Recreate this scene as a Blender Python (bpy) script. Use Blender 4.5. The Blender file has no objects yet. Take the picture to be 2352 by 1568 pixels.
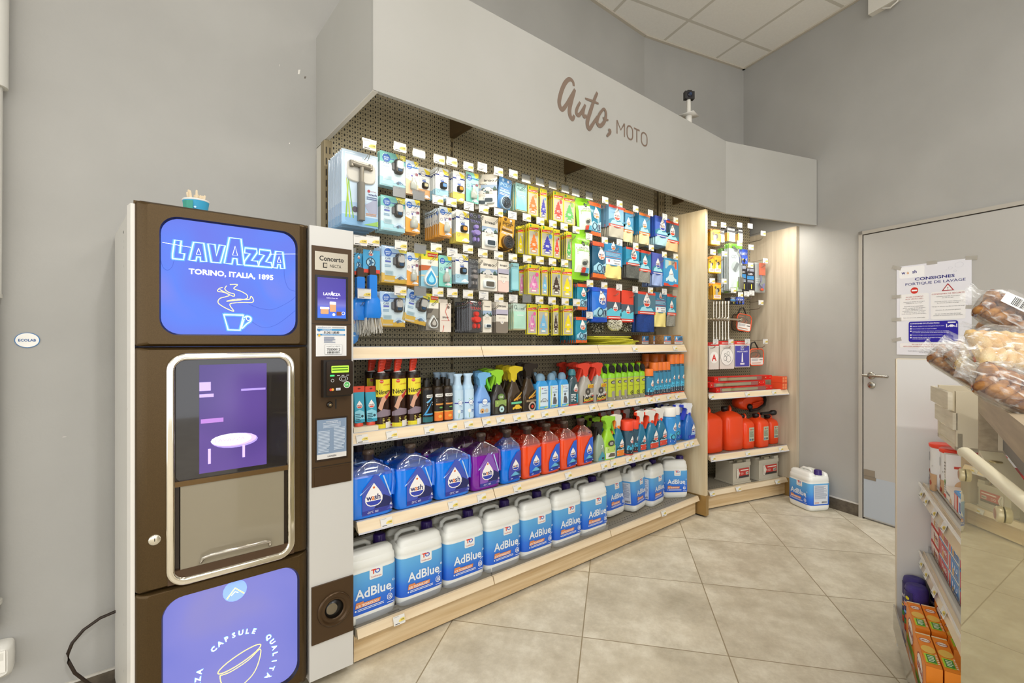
import bpy, math, random
from mathutils import Vector, Matrix
from mathutils.geometry import tessellate_polygon
random.seed(7)
SC = bpy.context.scene
COL = SC.collection
PI = math.pi
# ---------------------------------------------------------------- camera
F = 1087.0                       # focal length in pixels of the 2352x1568 frame
EYE = 1.28                       # eye height
VA = math.radians(50.74)         # view direction, measured from the shelf run (+X)
cd = bpy.data.cameras.new('camera'); cam = bpy.data.objects.new('camera', cd); COL.objects.link(cam)
cam.location = (0, 0, EYE); cam.rotation_euler = (PI/2, 0, VA-PI/2)
cd.sensor_width = 36; cd.lens = F/2352*36; cd.clip_start = 0.02; cd.clip_end = 60
SC.camera = cam
# ---------------------------------------------------------------- world, lights, exposure
SC.view_settings.view_transform = 'Standard'
SC.view_settings.look = 'None'
SC.view_settings.gamma = 1.0
SC.view_settings.use_curve_mapping = False
SC.view_settings.exposure = 0.2
W = bpy.data.worlds.new('world'); SC.world = W; W.use_nodes = True
W.node_tree.nodes['Background'].inputs[0].default_value = (.97, .985, 1.0, 1)
W.node_tree.nodes['Background'].inputs[1].default_value = 1.75
def area(name, loc, size, power, col=(1, .985, .97), sy=None, rot=(0, 0, 0), spread=None):
    l = bpy.data.lights.new(name, 'AREA'); l.energy = power; l.color = col; l.size = size
    if sy: l.shape = 'RECTANGLE'; l.size_y = sy
    if spread: l.spread = spread
    o = bpy.data.objects.new(name, l); COL.objects.link(o); o.location = loc; o.rotation_euler = rot
    return o
area('ceiling_light', (0.72, -2.0, 3.76), .16, 62)
area('ceiling_light', (2.2, -0.4, 3.76), .6, 12)
area('ceiling_light', (-1.2, -1.0, 3.76), .9, 18)
area('ceiling_light', (2.6, -2.6, 3.76), .9, 19)
area('ceiling_light', (0.4, 0.5, 3.76), .6, 8)
# LED strips fixed inside the canopy above the shelves
area('led_strip', (2.0, 1.72, 2.235), 2.5, 7, (1, .94, .8), .03, (math.radians(22), 0, 0))
area('led_strip', (3.78, 1.62, 2.235), .72, 7, (1, .96, .88), .03, (math.radians(18), 0, -.2559))

# ---------------------------------------------------------------- measuring helpers (real metres)
_v = (math.cos(VA), math.sin(VA)); _r = (_v[1], -_v[0])
def ray(px):
    l = (px-1176)/F
    return _v[0]+_r[0]*l, _v[1]+_r[1]*l
def onY(px, py, Y):              # point of the vertical plane y = Y
    d = ray(px); t = Y/d[1]
    return d[0]*t, EYE+(784-py)/F*t
def onP(px, py, n, dist):        # point of the vertical plane n.p = dist
    d = ray(px); t = dist/(n[0]*d[0]+n[1]*d[1])
    return Vector((d[0]*t, d[1]*t, EYE+(784-py)/F*t))
def onZ(px, py, z):              # point of the horizontal plane at height z
    d = ray(px); t = (EYE-z)*F/(py-784)
    return Vector((d[0]*t, d[1]*t, z))
A2 = math.radians(-14.66)        # the corner wall and its shelf bay are turned by this much
D2 = (math.cos(A2), math.sin(A2)); N2 = (-math.sin(A2), math.cos(A2))

# ---------------------------------------------------------------- materials (all procedural)
def lin(h):
    if not isinstance(h, str): return tuple(h)+(1,)
    c = [int(h[i:i+2], 16)/255 for i in (0, 2, 4)]
    return tuple((x/12.92 if x <= .04045 else ((x+.055)/1.055)**2.4) for x in c)+(1,)
MC = {}
def nm(name): m = bpy.data.materials.new(name); m.use_nodes = True; return m, m.node_tree.nodes, m.node_tree.links
def P(h, rough=.45, metal=0., tr=0., em=0., ior=1.45, coat=0., alpha=1.):
    k = (h, rough, metal, tr, em, coat, alpha)
    if k in MC: return MC[k]
    m, N, L = nm('paint_%s' % (h if isinstance(h, str) else len(MC)))
    b = N['Principled BSDF']
    b.inputs['Base Color'].default_value = lin(h)
    b.inputs['Metallic'].default_value = metal
    b.inputs['Transmission Weight'].default_value = tr
    b.inputs['IOR'].default_value = ior
    b.inputs['Coat Weight'].default_value = coat
    b.inputs['Alpha'].default_value = alpha
    if em: b.inputs['Emission Color'].default_value = lin(h); b.inputs['Emission Strength'].default_value = em
    n = N.new('ShaderNodeTexNoise'); n.inputs['Scale'].default_value = 35
    mr = N.new('ShaderNodeMapRange'); mr.inputs['To Min'].default_value = max(.02, rough-.05); mr.inputs['To Max'].default_value = rough+.05
    L.new(n.outputs[0], mr.inputs[0]); L.new(mr.outputs[0], b.inputs['Roughness'])
    MC[k] = m; return m
def CLEAR(h='ffffff', gl=.16, rough=.06):
    k = ('clear', h, gl)
    if k in MC: return MC[k]
    m, N, L = nm('clear_plastic'); N.remove(N['Principled BSDF'])
    t = N.new('ShaderNodeBsdfTransparent'); t.inputs[0].default_value = lin(h)
    g = N.new('ShaderNodeBsdfGlossy'); g.inputs['Roughness'].default_value = rough
    f = N.new('ShaderNodeLayerWeight'); f.inputs[0].default_value = .3
    mr = N.new('ShaderNodeMapRange'); mr.inputs['To Min'].default_value = gl*.5; mr.inputs['To Max'].default_value = min(1, gl*4)
    x = N.new('ShaderNodeMixShader'); L.new(f.outputs['Facing'], mr.inputs[0]); L.new(mr.outputs[0], x.inputs[0])
    L.new(t.outputs[0], x.inputs[1]); L.new(g.outputs[0], x.inputs[2]); L.new(x.outputs[0], N['Material Output'].inputs[0])
    MC[k] = m; return m
def noisy(name, c1, c2, scale=3, rough=.8, stretch=(1, 1, 1), bump=0., detail=4, metal=0., lo=.3, hi=.7, rot=(0, 0, 0)):
    if name in MC: return MC[name]
    m, N, L = nm(name); b = N['Principled BSDF']
    b.inputs['Roughness'].default_value = rough; b.inputs['Metallic'].default_value = metal
    tc = N.new('ShaderNodeTexCoord'); mp = N.new('ShaderNodeMapping'); mp.inputs['Scale'].default_value = stretch; mp.inputs['Rotation'].default_value = rot
    n = N.new('ShaderNodeTexNoise'); n.inputs['Scale'].default_value = scale; n.inputs['Detail'].default_value = detail
    r = N.new('ShaderNodeValToRGB'); r.color_ramp.elements[0].position = lo; r.color_ramp.elements[1].position = hi
    r.color_ramp.elements[0].color = lin(c1); r.color_ramp.elements[1].color = lin(c2)
    L.new(tc.outputs['Object'], mp.inputs[0]); L.new(mp.outputs[0], n.inputs['Vector']); L.new(n.outputs[0], r.inputs[0]); L.new(r.outputs[0], b.inputs['Base Color'])
    if bump:
        bp = N.new('ShaderNodeBump'); bp.inputs['Strength'].default_value = bump; bp.inputs['Distance'].default_value = .01
        n2 = N.new('ShaderNodeTexNoise'); n2.inputs['Scale'].default_value = scale*40
        L.new(tc.outputs['Object'], n2.inputs['Vector']); L.new(n2.outputs[0], bp.inputs['Height']); L.new(bp.outputs[0], b.inputs['Normal'])
    MC[name] = m; return m
def mth(N, L, op, a, b=None, c=None):
    n = N.new('ShaderNodeMath'); n.operation = op
    for i, x in enumerate((a, b, c)):
        if x is None: continue
        if isinstance(x, (int, float)): n.inputs[i].default_value = x
        else: L.new(x, n.inputs[i])
    return n.outputs[0]
def gradz(name, stops, z0, z1, rough=.4, em=0):          # printed vertical colour run of a label
    if name in MC: return MC[name]
    m, N, L = nm(name); b = N['Principled BSDF']; b.inputs['Roughness'].default_value = rough
    tc = N.new('ShaderNodeTexCoord'); s = N.new('ShaderNodeSeparateXYZ'); L.new(tc.outputs['Object'], s.inputs[0])
    mr = N.new('ShaderNodeMapRange'); mr.inputs['From Min'].default_value = z0; mr.inputs['From Max'].default_value = z1; L.new(s.outputs[2], mr.inputs[0])
    r = N.new('ShaderNodeValToRGB'); cr = r.color_ramp
    while len(cr.elements) < len(stops): cr.elements.new(.5)
    for e, (p, c) in zip(cr.elements, stops): e.position = p; e.color = lin(c)
    L.new(mr.outputs[0], r.inputs[0]); L.new(r.outputs[0], b.inputs['Base Color'])
    if em: L.new(r.outputs[0], b.inputs['Emission Color']); b.inputs['Emission Strength'].default_value = em
    MC[name] = m; return m
def pegmat():
    if 'peg' in MC: return MC['peg']
    m, N, L = nm('perforated_metal'); b = N['Principled BSDF']; b.inputs['Roughness'].default_value = .5
    tc = N.new('ShaderNodeTexCoord'); s = N.new('ShaderNodeSeparateXYZ'); L.new(tc.outputs['Object'], s.inputs[0])
    def dots(px, pz, ox, oz, rx, rz):
        u = mth(N, L, 'SUBTRACT', mth(N, L, 'FRACT', mth(N, L, 'MULTIPLY_ADD', s.outputs[0], 1/px, ox)), .5)
        w = mth(N, L, 'SUBTRACT', mth(N, L, 'FRACT', mth(N, L, 'MULTIPLY_ADD', s.outputs[2], 1/pz, oz)), .5)
        a = mth(N, L, 'POWER', mth(N, L, 'DIVIDE', u, rx/px), 2); c = mth(N, L, 'POWER', mth(N, L, 'DIVIDE', w, rz/pz), 2)
        return mth(N, L, 'LESS_THAN', mth(N, L, 'ADD', a, c), 1)
    d = mth(N, L, 'MAXIMUM', dots(.025, .025, 100, 100, .0036, .0058), dots(.025, .0125, 100.5, 100.25, .0026, .0026))
    x = N.new('ShaderNodeMix'); x.data_type = 'RGBA'; x.inputs['A'].default_value = lin('a2977b'); x.inputs['B'].default_value = lin('1c1812')
    L.new(d, x.inputs['Factor']); L.new(x.outputs['Result'], b.inputs['Base Color']); MC['peg'] = m; return m
def floormat():
    m, N, L = nm('beige_stone_tiles'); b = N['Principled BSDF']
    tc = N.new('ShaderNodeTexCoord'); mp = N.new('ShaderNodeMapping'); mp.vector_type = 'TEXTURE'
    mp.inputs['Location'].default_value = (2.364, 1.302, 0); mp.inputs['Rotation'].default_value = (0, 0, math.radians(38.6)); L.new(tc.outputs['Object'], mp.inputs[0])
    s = N.new('ShaderNodeSeparateXYZ'); L.new(mp.outputs[0], s.inputs[0])
    g = []; cells = []
    for i in (0, 1):
        q = mth(N, L, 'MULTIPLY_ADD', s.outputs[i], 1/.591, 50.0)
        u = mth(N, L, 'FRACT', q); cells.append(mth(N, L, 'FLOOR', q))
        g.append(mth(N, L, 'GREATER_THAN', mth(N, L, 'ABSOLUTE', mth(N, L, 'SUBTRACT', u, .5)), .4957))
    gr = mth(N, L, 'MAXIMUM', *g)
    cb = N.new('ShaderNodeCombineXYZ'); L.new(cells[0], cb.inputs[0]); L.new(cells[1], cb.inputs[1])
    wn = N.new('ShaderNodeTexWhiteNoise'); L.new(cb.outputs[0], wn.inputs['Vector'])
    va = N.new('ShaderNodeVectorMath'); va.operation = 'MULTIPLY_ADD'; va.inputs[1].default_value = (7, 7, 7)
    L.new(wn.outputs['Color'], va.inputs[0]); L.new(mp.outputs[0], va.inputs[2])
    n = N.new('ShaderNodeTexNoise'); n.inputs['Scale'].default_value = 5; n.inputs['Detail'].default_value = 12; n.inputs['Roughness'].default_value = .74
    L.new(va.outputs[0], n.inputs['Vector'])
    r = N.new('ShaderNodeValToRGB'); cr = r.color_ramp; cr.elements[0].position = .34; cr.elements[1].position = .64
    cr.elements[0].color = lin('b9ae97'); cr.elements[1].color = lin('e0d8c4'); e = cr.elements.new(.5); e.color = lin('cdc3ad')
    L.new(n.outputs[0], r.inputs[0])
    x = N.new('ShaderNodeMix'); x.data_type = 'RGBA'; x.inputs['B'].default_value = lin('96876a'); L.new(r.outputs[0], x.inputs['A']); L.new(gr, x.inputs['Factor'])
    L.new(x.outputs['Result'], b.inputs['Base Color'])
    rr = N.new('ShaderNodeMapRange'); rr.inputs['To Min'].default_value = .33; rr.inputs['To Max'].default_value = .6; L.new(n.outputs[0], rr.inputs[0]); L.new(rr.outputs[0], b.inputs['Roughness'])
    bp = N.new('ShaderNodeBump'); bp.inputs['Strength'].default_value = .12; bp.inputs['Distance'].default_value = .004
    L.new(mth(N, L, 'SUBTRACT', n.outputs[0], gr), bp.inputs['Height']); L.new(bp.outputs[0], b.inputs['Normal'])
    return m
def ceilmat():
    m, N, L = nm('ceiling_tiles'); b = N['Principled BSDF']; b.inputs['Roughness'].default_value = .9
    tc = N.new('ShaderNodeTexCoord'); mp = N.new('ShaderNodeMapping'); mp.vector_type = 'TEXTURE'; mp.inputs['Rotation'].default_value = (0, 0, A2); L.new(tc.outputs['Object'], mp.inputs[0])
    s = N.new('ShaderNodeSeparateXYZ'); L.new(mp.outputs[0], s.inputs[0]); g = []
    for i, o in ((0, 2.795), (1, 2.787)):
        u = mth(N, L, 'FRACT', mth(N, L, 'MULTIPLY_ADD', s.outputs[i], 1/.594, 50.5-o/.594))
        g.append(mth(N, L, 'LESS_THAN', mth(N, L, 'ABSOLUTE', mth(N, L, 'SUBTRACT', u, .5)), .021))
    gr = mth(N, L, 'MAXIMUM', *g)
    n = N.new('ShaderNodeTexNoise'); n.inputs['Scale'].default_value = 60; L.new(tc.outputs['Object'], n.inputs['Vector'])
    r = N.new('ShaderNodeValToRGB'); r.color_ramp.elements[0].color = lin('eae8e2'); r.color_ramp.elements[1].color = lin('f4f2ec'); L.new(n.outputs[0], r.inputs[0])
    x = N.new('ShaderNodeMix'); x.data_type = 'RGBA'; x.inputs['B'].default_value = lin('cfcbc0'); L.new(r.outputs[0], x.inputs['A']); L.new(gr, x.inputs['Factor'])
    L.new(x.outputs['Result'], b.inputs['Base Color']); return m
WALL = noisy('wall_paint', 'a5a39e', 'aeaca7', 2.2, .85, bump=.04)
FASC = noisy('canopy_laminate', 'adaba4', 'b3b1ab', 2, .55)
OAK = noisy('light_oak', 'c9aa7c', 'e2cba4', 6, .5, (.35, 3, 9))
OAKV = noisy('light_oak_upright', 'cbb48c', 'e3d3b1', 6, .5, (9, 3, .3))
OAKG = noisy('grey_oak', 'b3a48d', 'cabda6', 6, .55, (9, 5, .3))
RAIL = noisy('pale_wood_rail', 'dcc5a2', 'e9d8ba', 5, .45, (.6, 3, 12))
SHELF = P('8f8878', .5)
WIRE = P('b9b9b4', .25, 1.)
CREAM = P('e6ddbf', .4)
WHT, BLK = 'f4f2ee', '16130f'
CL = CLEAR()
# ---------------------------------------------------------------- text meshes
TC = {}
def textmesh(s, bold=False):
    k = (s, bold)
    if k in TC: return TC[k]
    c = bpy.data.curves.new('t', 'FONT'); c.body = s; c.resolution_u = 2; c.size = 1
    if bold: c.offset = .022
    o = bpy.data.objects.new('t', c); COL.objects.link(o)
    dg = bpy.context.evaluated_depsgraph_get(); me = bpy.data.meshes.new_from_object(o.evaluated_get(dg))
    V = [(v.co.x, v.co.y) for v in me.vertices]; Fc = [tuple(p.vertices) for p in me.polygons]
    bpy.data.objects.remove(o); bpy.data.curves.remove(c); bpy.data.meshes.remove(me)
    if V:
        x0 = min(v[0] for v in V); x1 = max(v[0] for v in V)
        V = [((v[0]-(x0+x1)/2)/.73, v[1]/.73-.5) for v in V]; w = (x1-x0)/.73
    else: w = 1
    TC[k] = (V, Fc, w); return TC[k]
# ---------------------------------------------------------------- mesh builder
def rr(x0, z0, x1, z1, r, k=6):           # rounded rectangle outline
    out = []
    for cx, cz, a in ((x1-r, z1-r, 0), (x0+r, z1-r, 90), (x0+r, z0+r, 180), (x1-r, z0+r, 270)):
        for i in range(k+1):
            t = math.radians(a+90*i/k); out.append((cx+r*math.cos(t), cz+r*math.sin(t)))
    return out
DROP = [(0, 1), (.1, .86), (.2, .72), (.31, .55), (.38, .38), (.37, .22), (.29, .09), (.16, .015), (0, 0), (-.16, .015), (-.29, .09), (-.37, .22), (-.38, .38), (-.31, .55), (-.2, .72), (-.1, .86)]
TREE = [(0, 1), (.12, .84), (.08, .83), (.22, .68), (.15, .67), (.3, .52), (.22, .51), (.38, .36), (.27, .35), (.4, .22), (.12, .24), (.12, .16), (.24, .15), (.24, 0), (-.24, 0), (-.24, .15), (-.12, .16), (-.12, .24), (-.4, .22), (-.27, .35), (-.38, .36), (-.22, .51), (-.3, .52), (-.15, .67), (-.22, .68), (-.08, .83), (-.12, .84)]
CAR = [(-1, .1), (-1, .4), (-.7, .5), (-.35, .85), (.3, .85), (.65, .5), (1, .4), (1, .1), (.75, .1), (.65, .25), (.5, .25), (.4, .1), (-.4, .1), (-.5, .25), (-.65, .25), (-.75, .1)]
class MB:
    cv = False
    def __init__(s): s.v = []; s.f = []; s.mi = []; s.sm = []; s.mats = []; s.M = None
    def m(s, mt):
        if isinstance(mt, str): mt = P(mt)
        if mt not in s.mats: s.mats.append(mt)
        return s.mats.index(mt)
    def add(s, V, Fs, mt, smooth=False):
        b = len(s.v); i = s.m(mt)
        s.v += [tuple(s.M @ Vector(v)) if s.M else tuple(v) for v in V]
        for f in Fs: s.f.append(tuple(b+q for q in f)); s.mi.append(i); s.sm.append(smooth)
        return s
    def box(s, x0, y0, z0, x1, y1, z1, mt):
        V = [(x, y, z) for z in (z0, z1) for y in (y0, y1) for x in (x0, x1)]
        return s.add(V, [(0, 2, 3, 1), (4, 5, 7, 6), (0, 1, 5, 4), (2, 6, 7, 3), (0, 4, 6, 2), (1, 3, 7, 5)], mt)
    def loops(s, L, mt, smooth=True, c0=True, c1=True):
        n = len(L[0]); V = [p for l in L for p in l]; Fs = []
        for j in range(len(L)-1):
            for i in range(n): a = j*n+i; b = j*n+(i+1) % n; Fs.append((a, b, b+n, a+n))
        s.add(V, Fs, mt, smooth)
        if c0: s.add(L[0], [tuple(range(n))[::-1]], mt)
        if c1: s.add(L[-1], [tuple(range(n))], mt)
        return s
    def loft(s, S, mt, e=4, n=28, cx=0, cy=0, smooth=True, c0=True, c1=True):   # S = (z, half width, half depth[, dx, dy])
        L = []
        for q in S:
            z, a, b = q[:3]; dx = q[3] if len(q) > 3 else 0; dy = q[4] if len(q) > 4 else 0; l = []
            for i in range(n):
                t = 2*PI*i/n; c, d = math.cos(t), math.sin(t)
                l.append((cx+dx+a*math.copysign(abs(c)**(2/e), c), cy+dy+b*math.copysign(abs(d)**(2/e), d), z))
            L.append(l)
        return s.loops(L, mt, smooth, c0, c1)
    def lathe(s, prof, mt, cx=0, cy=0, n=20, sy=1): return s.loft([(z, r, r*sy) for r, z in prof], mt, 2, n, cx, cy)
    def prism(s, O, y0, y1, mt, smooth=False):        # outline in x,z extruded along y
        n = len(O); V = [(x, y0, z) for x, z in O]+[(x, y1, z) for x, z in O]
        s.add(V, [(i, (i+1) % n, (i+1) % n+n, i+n) for i in range(n)], mt, smooth)
        T = tessellate_polygon([[Vector((x, z, 0)) for x, z in O]])
        return s.add(V, [tuple(t) for t in T]+[tuple(q+n for q in t[::-1]) for t in T], mt)
    def plan(s, O, z0, z1, mt):                       # outline in x,y extruded along z
        n = len(O); V = [(x, y, z0) for x, y in O]+[(x, y, z1) for x, y in O]
        s.add(V, [(i, (i+1) % n, (i+1) % n+n, i+n) for i in range(n)], mt)
        T = tessellate_polygon([[Vector((x, y, 0)) for x, y in O]])
        return s.add(V, [tuple(t) for t in T]+[tuple(q+n for q in t[::-1]) for t in T], mt)
    def tube(s, pts, r, mt, n=6, closed=False):
        pts = [Vector(p) for p in pts]; L = []; N = len(pts)
        up = Vector((0, 0, 1))
        for i, p in enumerate(pts):
            a = pts[(i-1) % N] if (i or closed) else p; b = pts[(i+1) % N] if (i < N-1 or closed) else p
            t = (b-a).normalized(); u = t.cross(up)
            if u.length < .05: u = t.cross(Vector((0, 1, 0)))
            u.normalize(); w = t.cross(u)
            ri = r[i] if isinstance(r, (list, tuple)) else r
            L.append([tuple(p+(u*math.cos(2*PI*k/n)+w*math.sin(2*PI*k/n))*ri) for k in range(n)])
        if closed: L.append(L[0])
        return s.loops(L, mt, True, not closed, not closed)
    def ball(s, c, rx, ry, rz, mt, n=14, e=2):
        S = []
        for i in range(n//2+1):
            t = -PI/2+PI*i/(n//2); S.append((c[2]+rz*math.sin(t), max(1e-5, rx*math.cos(t)), max(1e-5, ry*math.cos(t))))
        return s.loft(S, mt, e, n, c[0], c[1])
    def art(s, shapes, w, h, fn, off=.0005, step=.00015):
        for li, q in enumerate(shapes):
            k = q[0]; o = off+step*li
            def put(U, T, c):
                if s.cv and k not in ('t', 'tb', 'L', 'bar'):        # follow the curved surface with finer triangles
                    U = list(U); st = [(f[0], f[i], f[i+1]) for f in T for i in range(1, len(f)-1)]; T = []
                    while st:
                        a, b, c_ = st.pop(); us = [U[i][0] for i in (a, b, c_)]; vs = [U[i][1] for i in (a, b, c_)]
                        if max(us)-min(us) > .17 or (s.cv == 2 and max(vs)-min(vs) > .2):
                            e = max(((a, b), (b, c_), (c_, a)), key=lambda q: (U[q[0]][0]-U[q[1]][0])**2+(U[q[0]][1]-U[q[1]][1])**2*(1 if s.cv == 2 else .1)); m_ = len(U)
                            U.append(((U[e[0]][0]+U[e[1]][0])/2, (U[e[0]][1]+U[e[1]][1])/2)); th = ({a, b, c_}-set(e)).pop()
                            st += [(e[0], m_, th), (m_, e[1], th)] if (e == (a, b) or e == (b, c_) or e == (c_, a)) else []
                        else: T.append((a, b, c_))
                s.add([fn(u, v, o) for u, v in U], T, c)
            if k == 'r':
                u0, v0, u1, v1, c = q[1:6]; r = q[6] if len(q) > 6 else 0
                if r:
                    O = rr(u0*w, v0*h, u1*w, v1*h, r*w, 3); O = [(a/w, b/h) for a, b in O]; n = len(O)
                    put(O+[((u0+u1)/2, (v0+v1)/2)], [(i, (i+1) % n, n) for i in range(n)], c)
                else:
                    nu = max(1, int(abs(u1-u0)*8+.5)); nv = max(1, int(abs(v1-v0)*6+.5))
                    put([(u0+(u1-u0)*i/nu, v0+(v1-v0)*j/nv) for j in range(nv+1) for i in range(nu+1)],
                        [(j*(nu+1)+i, j*(nu+1)+i+1, (j+1)*(nu+1)+i+1, (j+1)*(nu+1)+i) for j in range(nv) for i in range(nu)], c)
            elif k == 'e':
                cu, cv, r, c = q[1:5]; ra = q[5] if len(q) > 5 else 1; n = 18
                put([(cu+x*math.cos(2*PI*i/n), cv+x*ra*w/h*math.sin(2*PI*i/n)) for x in (r, r*.5) for i in range(n)]+[(cu, cv)], [(i, (i+1) % n, (i+1) % n+n, i+n) for i in range(n)]+[(i+n, (i+1) % n+n, 2*n) for i in range(n)], c)
            elif k == 'o':                                # ring
                cu, cv, r, r2, c = q[1:6]; ra = q[6] if len(q) > 6 else 1; n = 22
                put([(cu+x*math.cos(2*PI*i/n), cv+x*ra*w/h*math.sin(2*PI*i/n)) for x in (r, r2) for i in range(n)], [(i, (i+1) % n, (i+1) % n+n, i+n) for i in range(n)], c)
            elif k == 'p':
                O = q[1]; T = tessellate_polygon([[Vector((a, b, 0)) for a, b in O]]); put(O, [tuple(t) for t in T], q[2])
            elif k in ('tree', 'car', 'd'):
                cu, cv, z, c = q[1:5]; B = {'tree': TREE, 'car': CAR, 'd': DROP}[k]
                O = [(cu+a*z, cv+b*z*w/h) for a, b in B]; T = tessellate_polygon([[Vector((a, b, 0)) for a, b in O]])
                if k == 'd':
                    put(O, [tuple(t) for t in T], 'f6f2ee')
                    o2 = o+step*.5; O2 = [(cu+a*.9*z, cv+(b*.9+.04)*z*w/h) for a, b in DROP if b < .24]
                    O2.sort(key=lambda p: math.atan2(p[1]-cv-.2*z*w/h, p[0]-cu))
                    oo = o; o = o2; put(O2, [tuple(range(len(O2)))], c); o = oo
                    for tx, dx, tc in (('w', -.2, '2b2b66'), ('a', -.035, 'e8853a'), ('sh', .15, '2b2b66')):
                        V, Fs, tw = textmesh(tx, True); H = .24*z
                        s.add([fn(cu+dx*z+a*H, cv+(.4*z+b*H)*w/h, o2) for a, b in V], Fs, tc)
                else: put(O, [tuple(t) for t in T], c)
            elif k in ('t', 'tb'):
                tx, cu, cv, H, c = q[1:6]; V, Fs, tw = textmesh(tx, k == 'tb'); mw = q[6] if len(q) > 6 else None; rot = q[7] if len(q) > 7 else 0
                sx = H if not mw else mw/tw
                cr, sr = math.cos(rot), math.sin(rot)
                put([(cu+a*sx*cr-b*H*sr, cv+(a*sx*sr+b*H*cr)*w/h) for a, b in V], Fs, c)
            elif k == 'L':
                u0, v0, u1, v1, n, c = q[1:7]; V = []; Fs = []; rd = random.Random(n)
                for i in range(n):
                    y = v1-(v1-v0)*(i+.5)/n; t = (v1-v0)/n*.24; e = u1-(u1-u0)*rd.choice((0, 0, .08, .25)); b = len(V)
                    V += [(u0, y-t), (e, y-t), (e, y+t), (u0, y+t)]; Fs.append((b, b+1, b+2, b+3))
                put(V, Fs, c)
            elif k == 'bar':
                u0, v0, u1, v1 = q[1:5]; V = []; Fs = []; rd = random.Random(5); u = u0
                while u < u1:
                    t = (u1-u0)*rd.choice((.012, .02, .035)); b = len(V)
                    V += [(u, v0), (min(u1, u+t), v0), (min(u1, u+t), v1), (u, v1)]; Fs.append((b, b+1, b+2, b+3)); u += t+(u1-u0)*rd.choice((.015, .03))
                put(V, Fs, '1a1a1a')
        return s
    def flat(s, shapes, w, h, x=0, y=0, z=0, off=.0005, step=.00015):   # art on a plane facing -Y; x centre, z bottom
        return s.art(shapes, w, h, lambda u, v, o: (x+(u-.5)*w, y-o, z+v*h), off, step)
    def curved(s, shapes, Wd, hh, a, b, z, e=2, off=.0012, step=.0002, cx=0, cy=0):
        def fn(u, v, o):
            x = (u-.5)*Wd; t = min(.9999, abs(x/a)); y = -b*(1-t**e)**(1/e); k = o
            return (cx+x*(1+o/a), cy+y-k, z+v*hh)
        s.cv = 1; s.art(shapes, Wd, hh, fn, off, step); s.cv = False; return s
    def build(s, name, parent=None, loc=(0, 0, 0), rz=0, label=None):
        me = bpy.data.meshes.new(name); me.from_pydata(s.v, [], s.f)
        for m in s.mats: me.materials.append(m)
        me.polygons.foreach_set('material_index', s.mi); me.polygons.foreach_set('use_smooth', s.sm); me.update()
        o = bpy.data.objects.new(name, me); COL.objects.link(o); o.parent = parent; o.location = loc; o.rotation_euler = (0, 0, rz)
        if label: o['label'] = label
        return o
def tag(o, label, cat, group=None):
    o['label'] = label; o['category'] = cat
    if group: o['group'] = group
    return o
def thing(name, label, cat, loc=(0, 0, 0), rz=0, group=None):
    o = bpy.data.objects.new(name, None); o.empty_display_size = .05; COL.objects.link(o); o.location = loc; o.rotation_euler = (0, 0, rz)
    return tag(o, label, cat, group)
def struct(o): o['kind'] = 'structure'; return o
KIDS = {}
def proto(key, name, parts):          # parts: {part: MB} or {part: (MB, {sub: MB})}; copies share mesh data
    if key not in KIDS:
        KIDS[key] = [name, [(pn, pv if isinstance(pv, tuple) else (pv, {})) for pn, pv in parts().items()], {}]
    return KIDS[key]
def put(key, label, cat, loc, rot=(0, 0, 0), group=None):
    name, parts, cache = KIDS[key]
    if cache:
        r = cache['r'].copy(); COL.objects.link(r)
        for k in ('label', 'category', 'group'):
            if k in r: del r[k]
        for c, subs in cache['c']:
            d = c.copy(); COL.objects.link(d); d.parent = r
            for q in subs: g = q.copy(); COL.objects.link(g); g.parent = d
    else:
        if len(parts) == 1 and not parts[0][1][1]: r = parts[0][1][0].build(name); cache['c'] = []
        else:
            r = bpy.data.objects.new(name, None); r.empty_display_size = .05; COL.objects.link(r); ch = []
            for pn, (mb, subs) in parts:
                c = mb.build(pn, r); ch.append((c, [sm.build(sn, c) for sn, sm in subs.items()]))
            cache['c'] = ch
        cache['r'] = r
    r.location = loc; r.rotation_euler = rot
    return tag(r, label, cat, group)
# ================================================================ ROOM
CZ = 3.787
C0 = Vector((3.298, 2.319)); C1 = Vector((4.412, 2.026)); TV = Vector((-.2531, -.9674))
def wallobj(name, a, b, z0=0, z1=CZ, th=.12, mt=None, base=0):
    a = Vector(a); b = Vector(b); d = (b-a).normalized(); n = Vector((-d.y, d.x))   # room side is on the right of a->b
    m = MB(); m.plan([a, b, b+n*th, a+n*th], z0, z1, mt or WALL)
    return struct(m.build(name))
struct(MB().box(-5, -6, -.05, 9, 4, 0, floormat()).build('floor'))
struct(MB().box(-5, -6, CZ, 9, 4, CZ+.05, ceilmat()).build('ceiling'))
wallobj('wall_back', (-5, 2.32), C0)
wallobj('wall_corner', C0, C1)
wallobj('wall_right', C1, C1+TV*6.5)
PLINTH = noisy('dark_tile_plinth', '4a4136', '6b6050', 30, .6)
def strip(name, a, b, z0, z1, th, mt): return wallobj(name, a, b, z0, z1, th, mt)
m = MB(); m.box(-5, 2.308, 0, .70, 2.3195, .055, PLINTH); m.box(-5, 2.311, .055, .70, 2.3195, .062, 'cfcac0'); struct(m.build('baseboard_back'))
def RW(px, py):                       # right wall: distance from the corner, height
    p = onP(px, py, D2, 3.755); return (Vector((p.x, p.y))-C1).dot(TV), p.z
RR = math.radians(-104.66)
dx0 = RW(1987, 900)[0]; m = MB()
m.box(.42, -.012, 0, dx0-.028, -.0005, .085, PLINTH); m.box(.42, -.009, .085, dx0-.028, -.0005, .094, 'd6d1c8')
struct(m.build('baseboard_right', None, (C1.x, C1.y, 0), RR))
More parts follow.
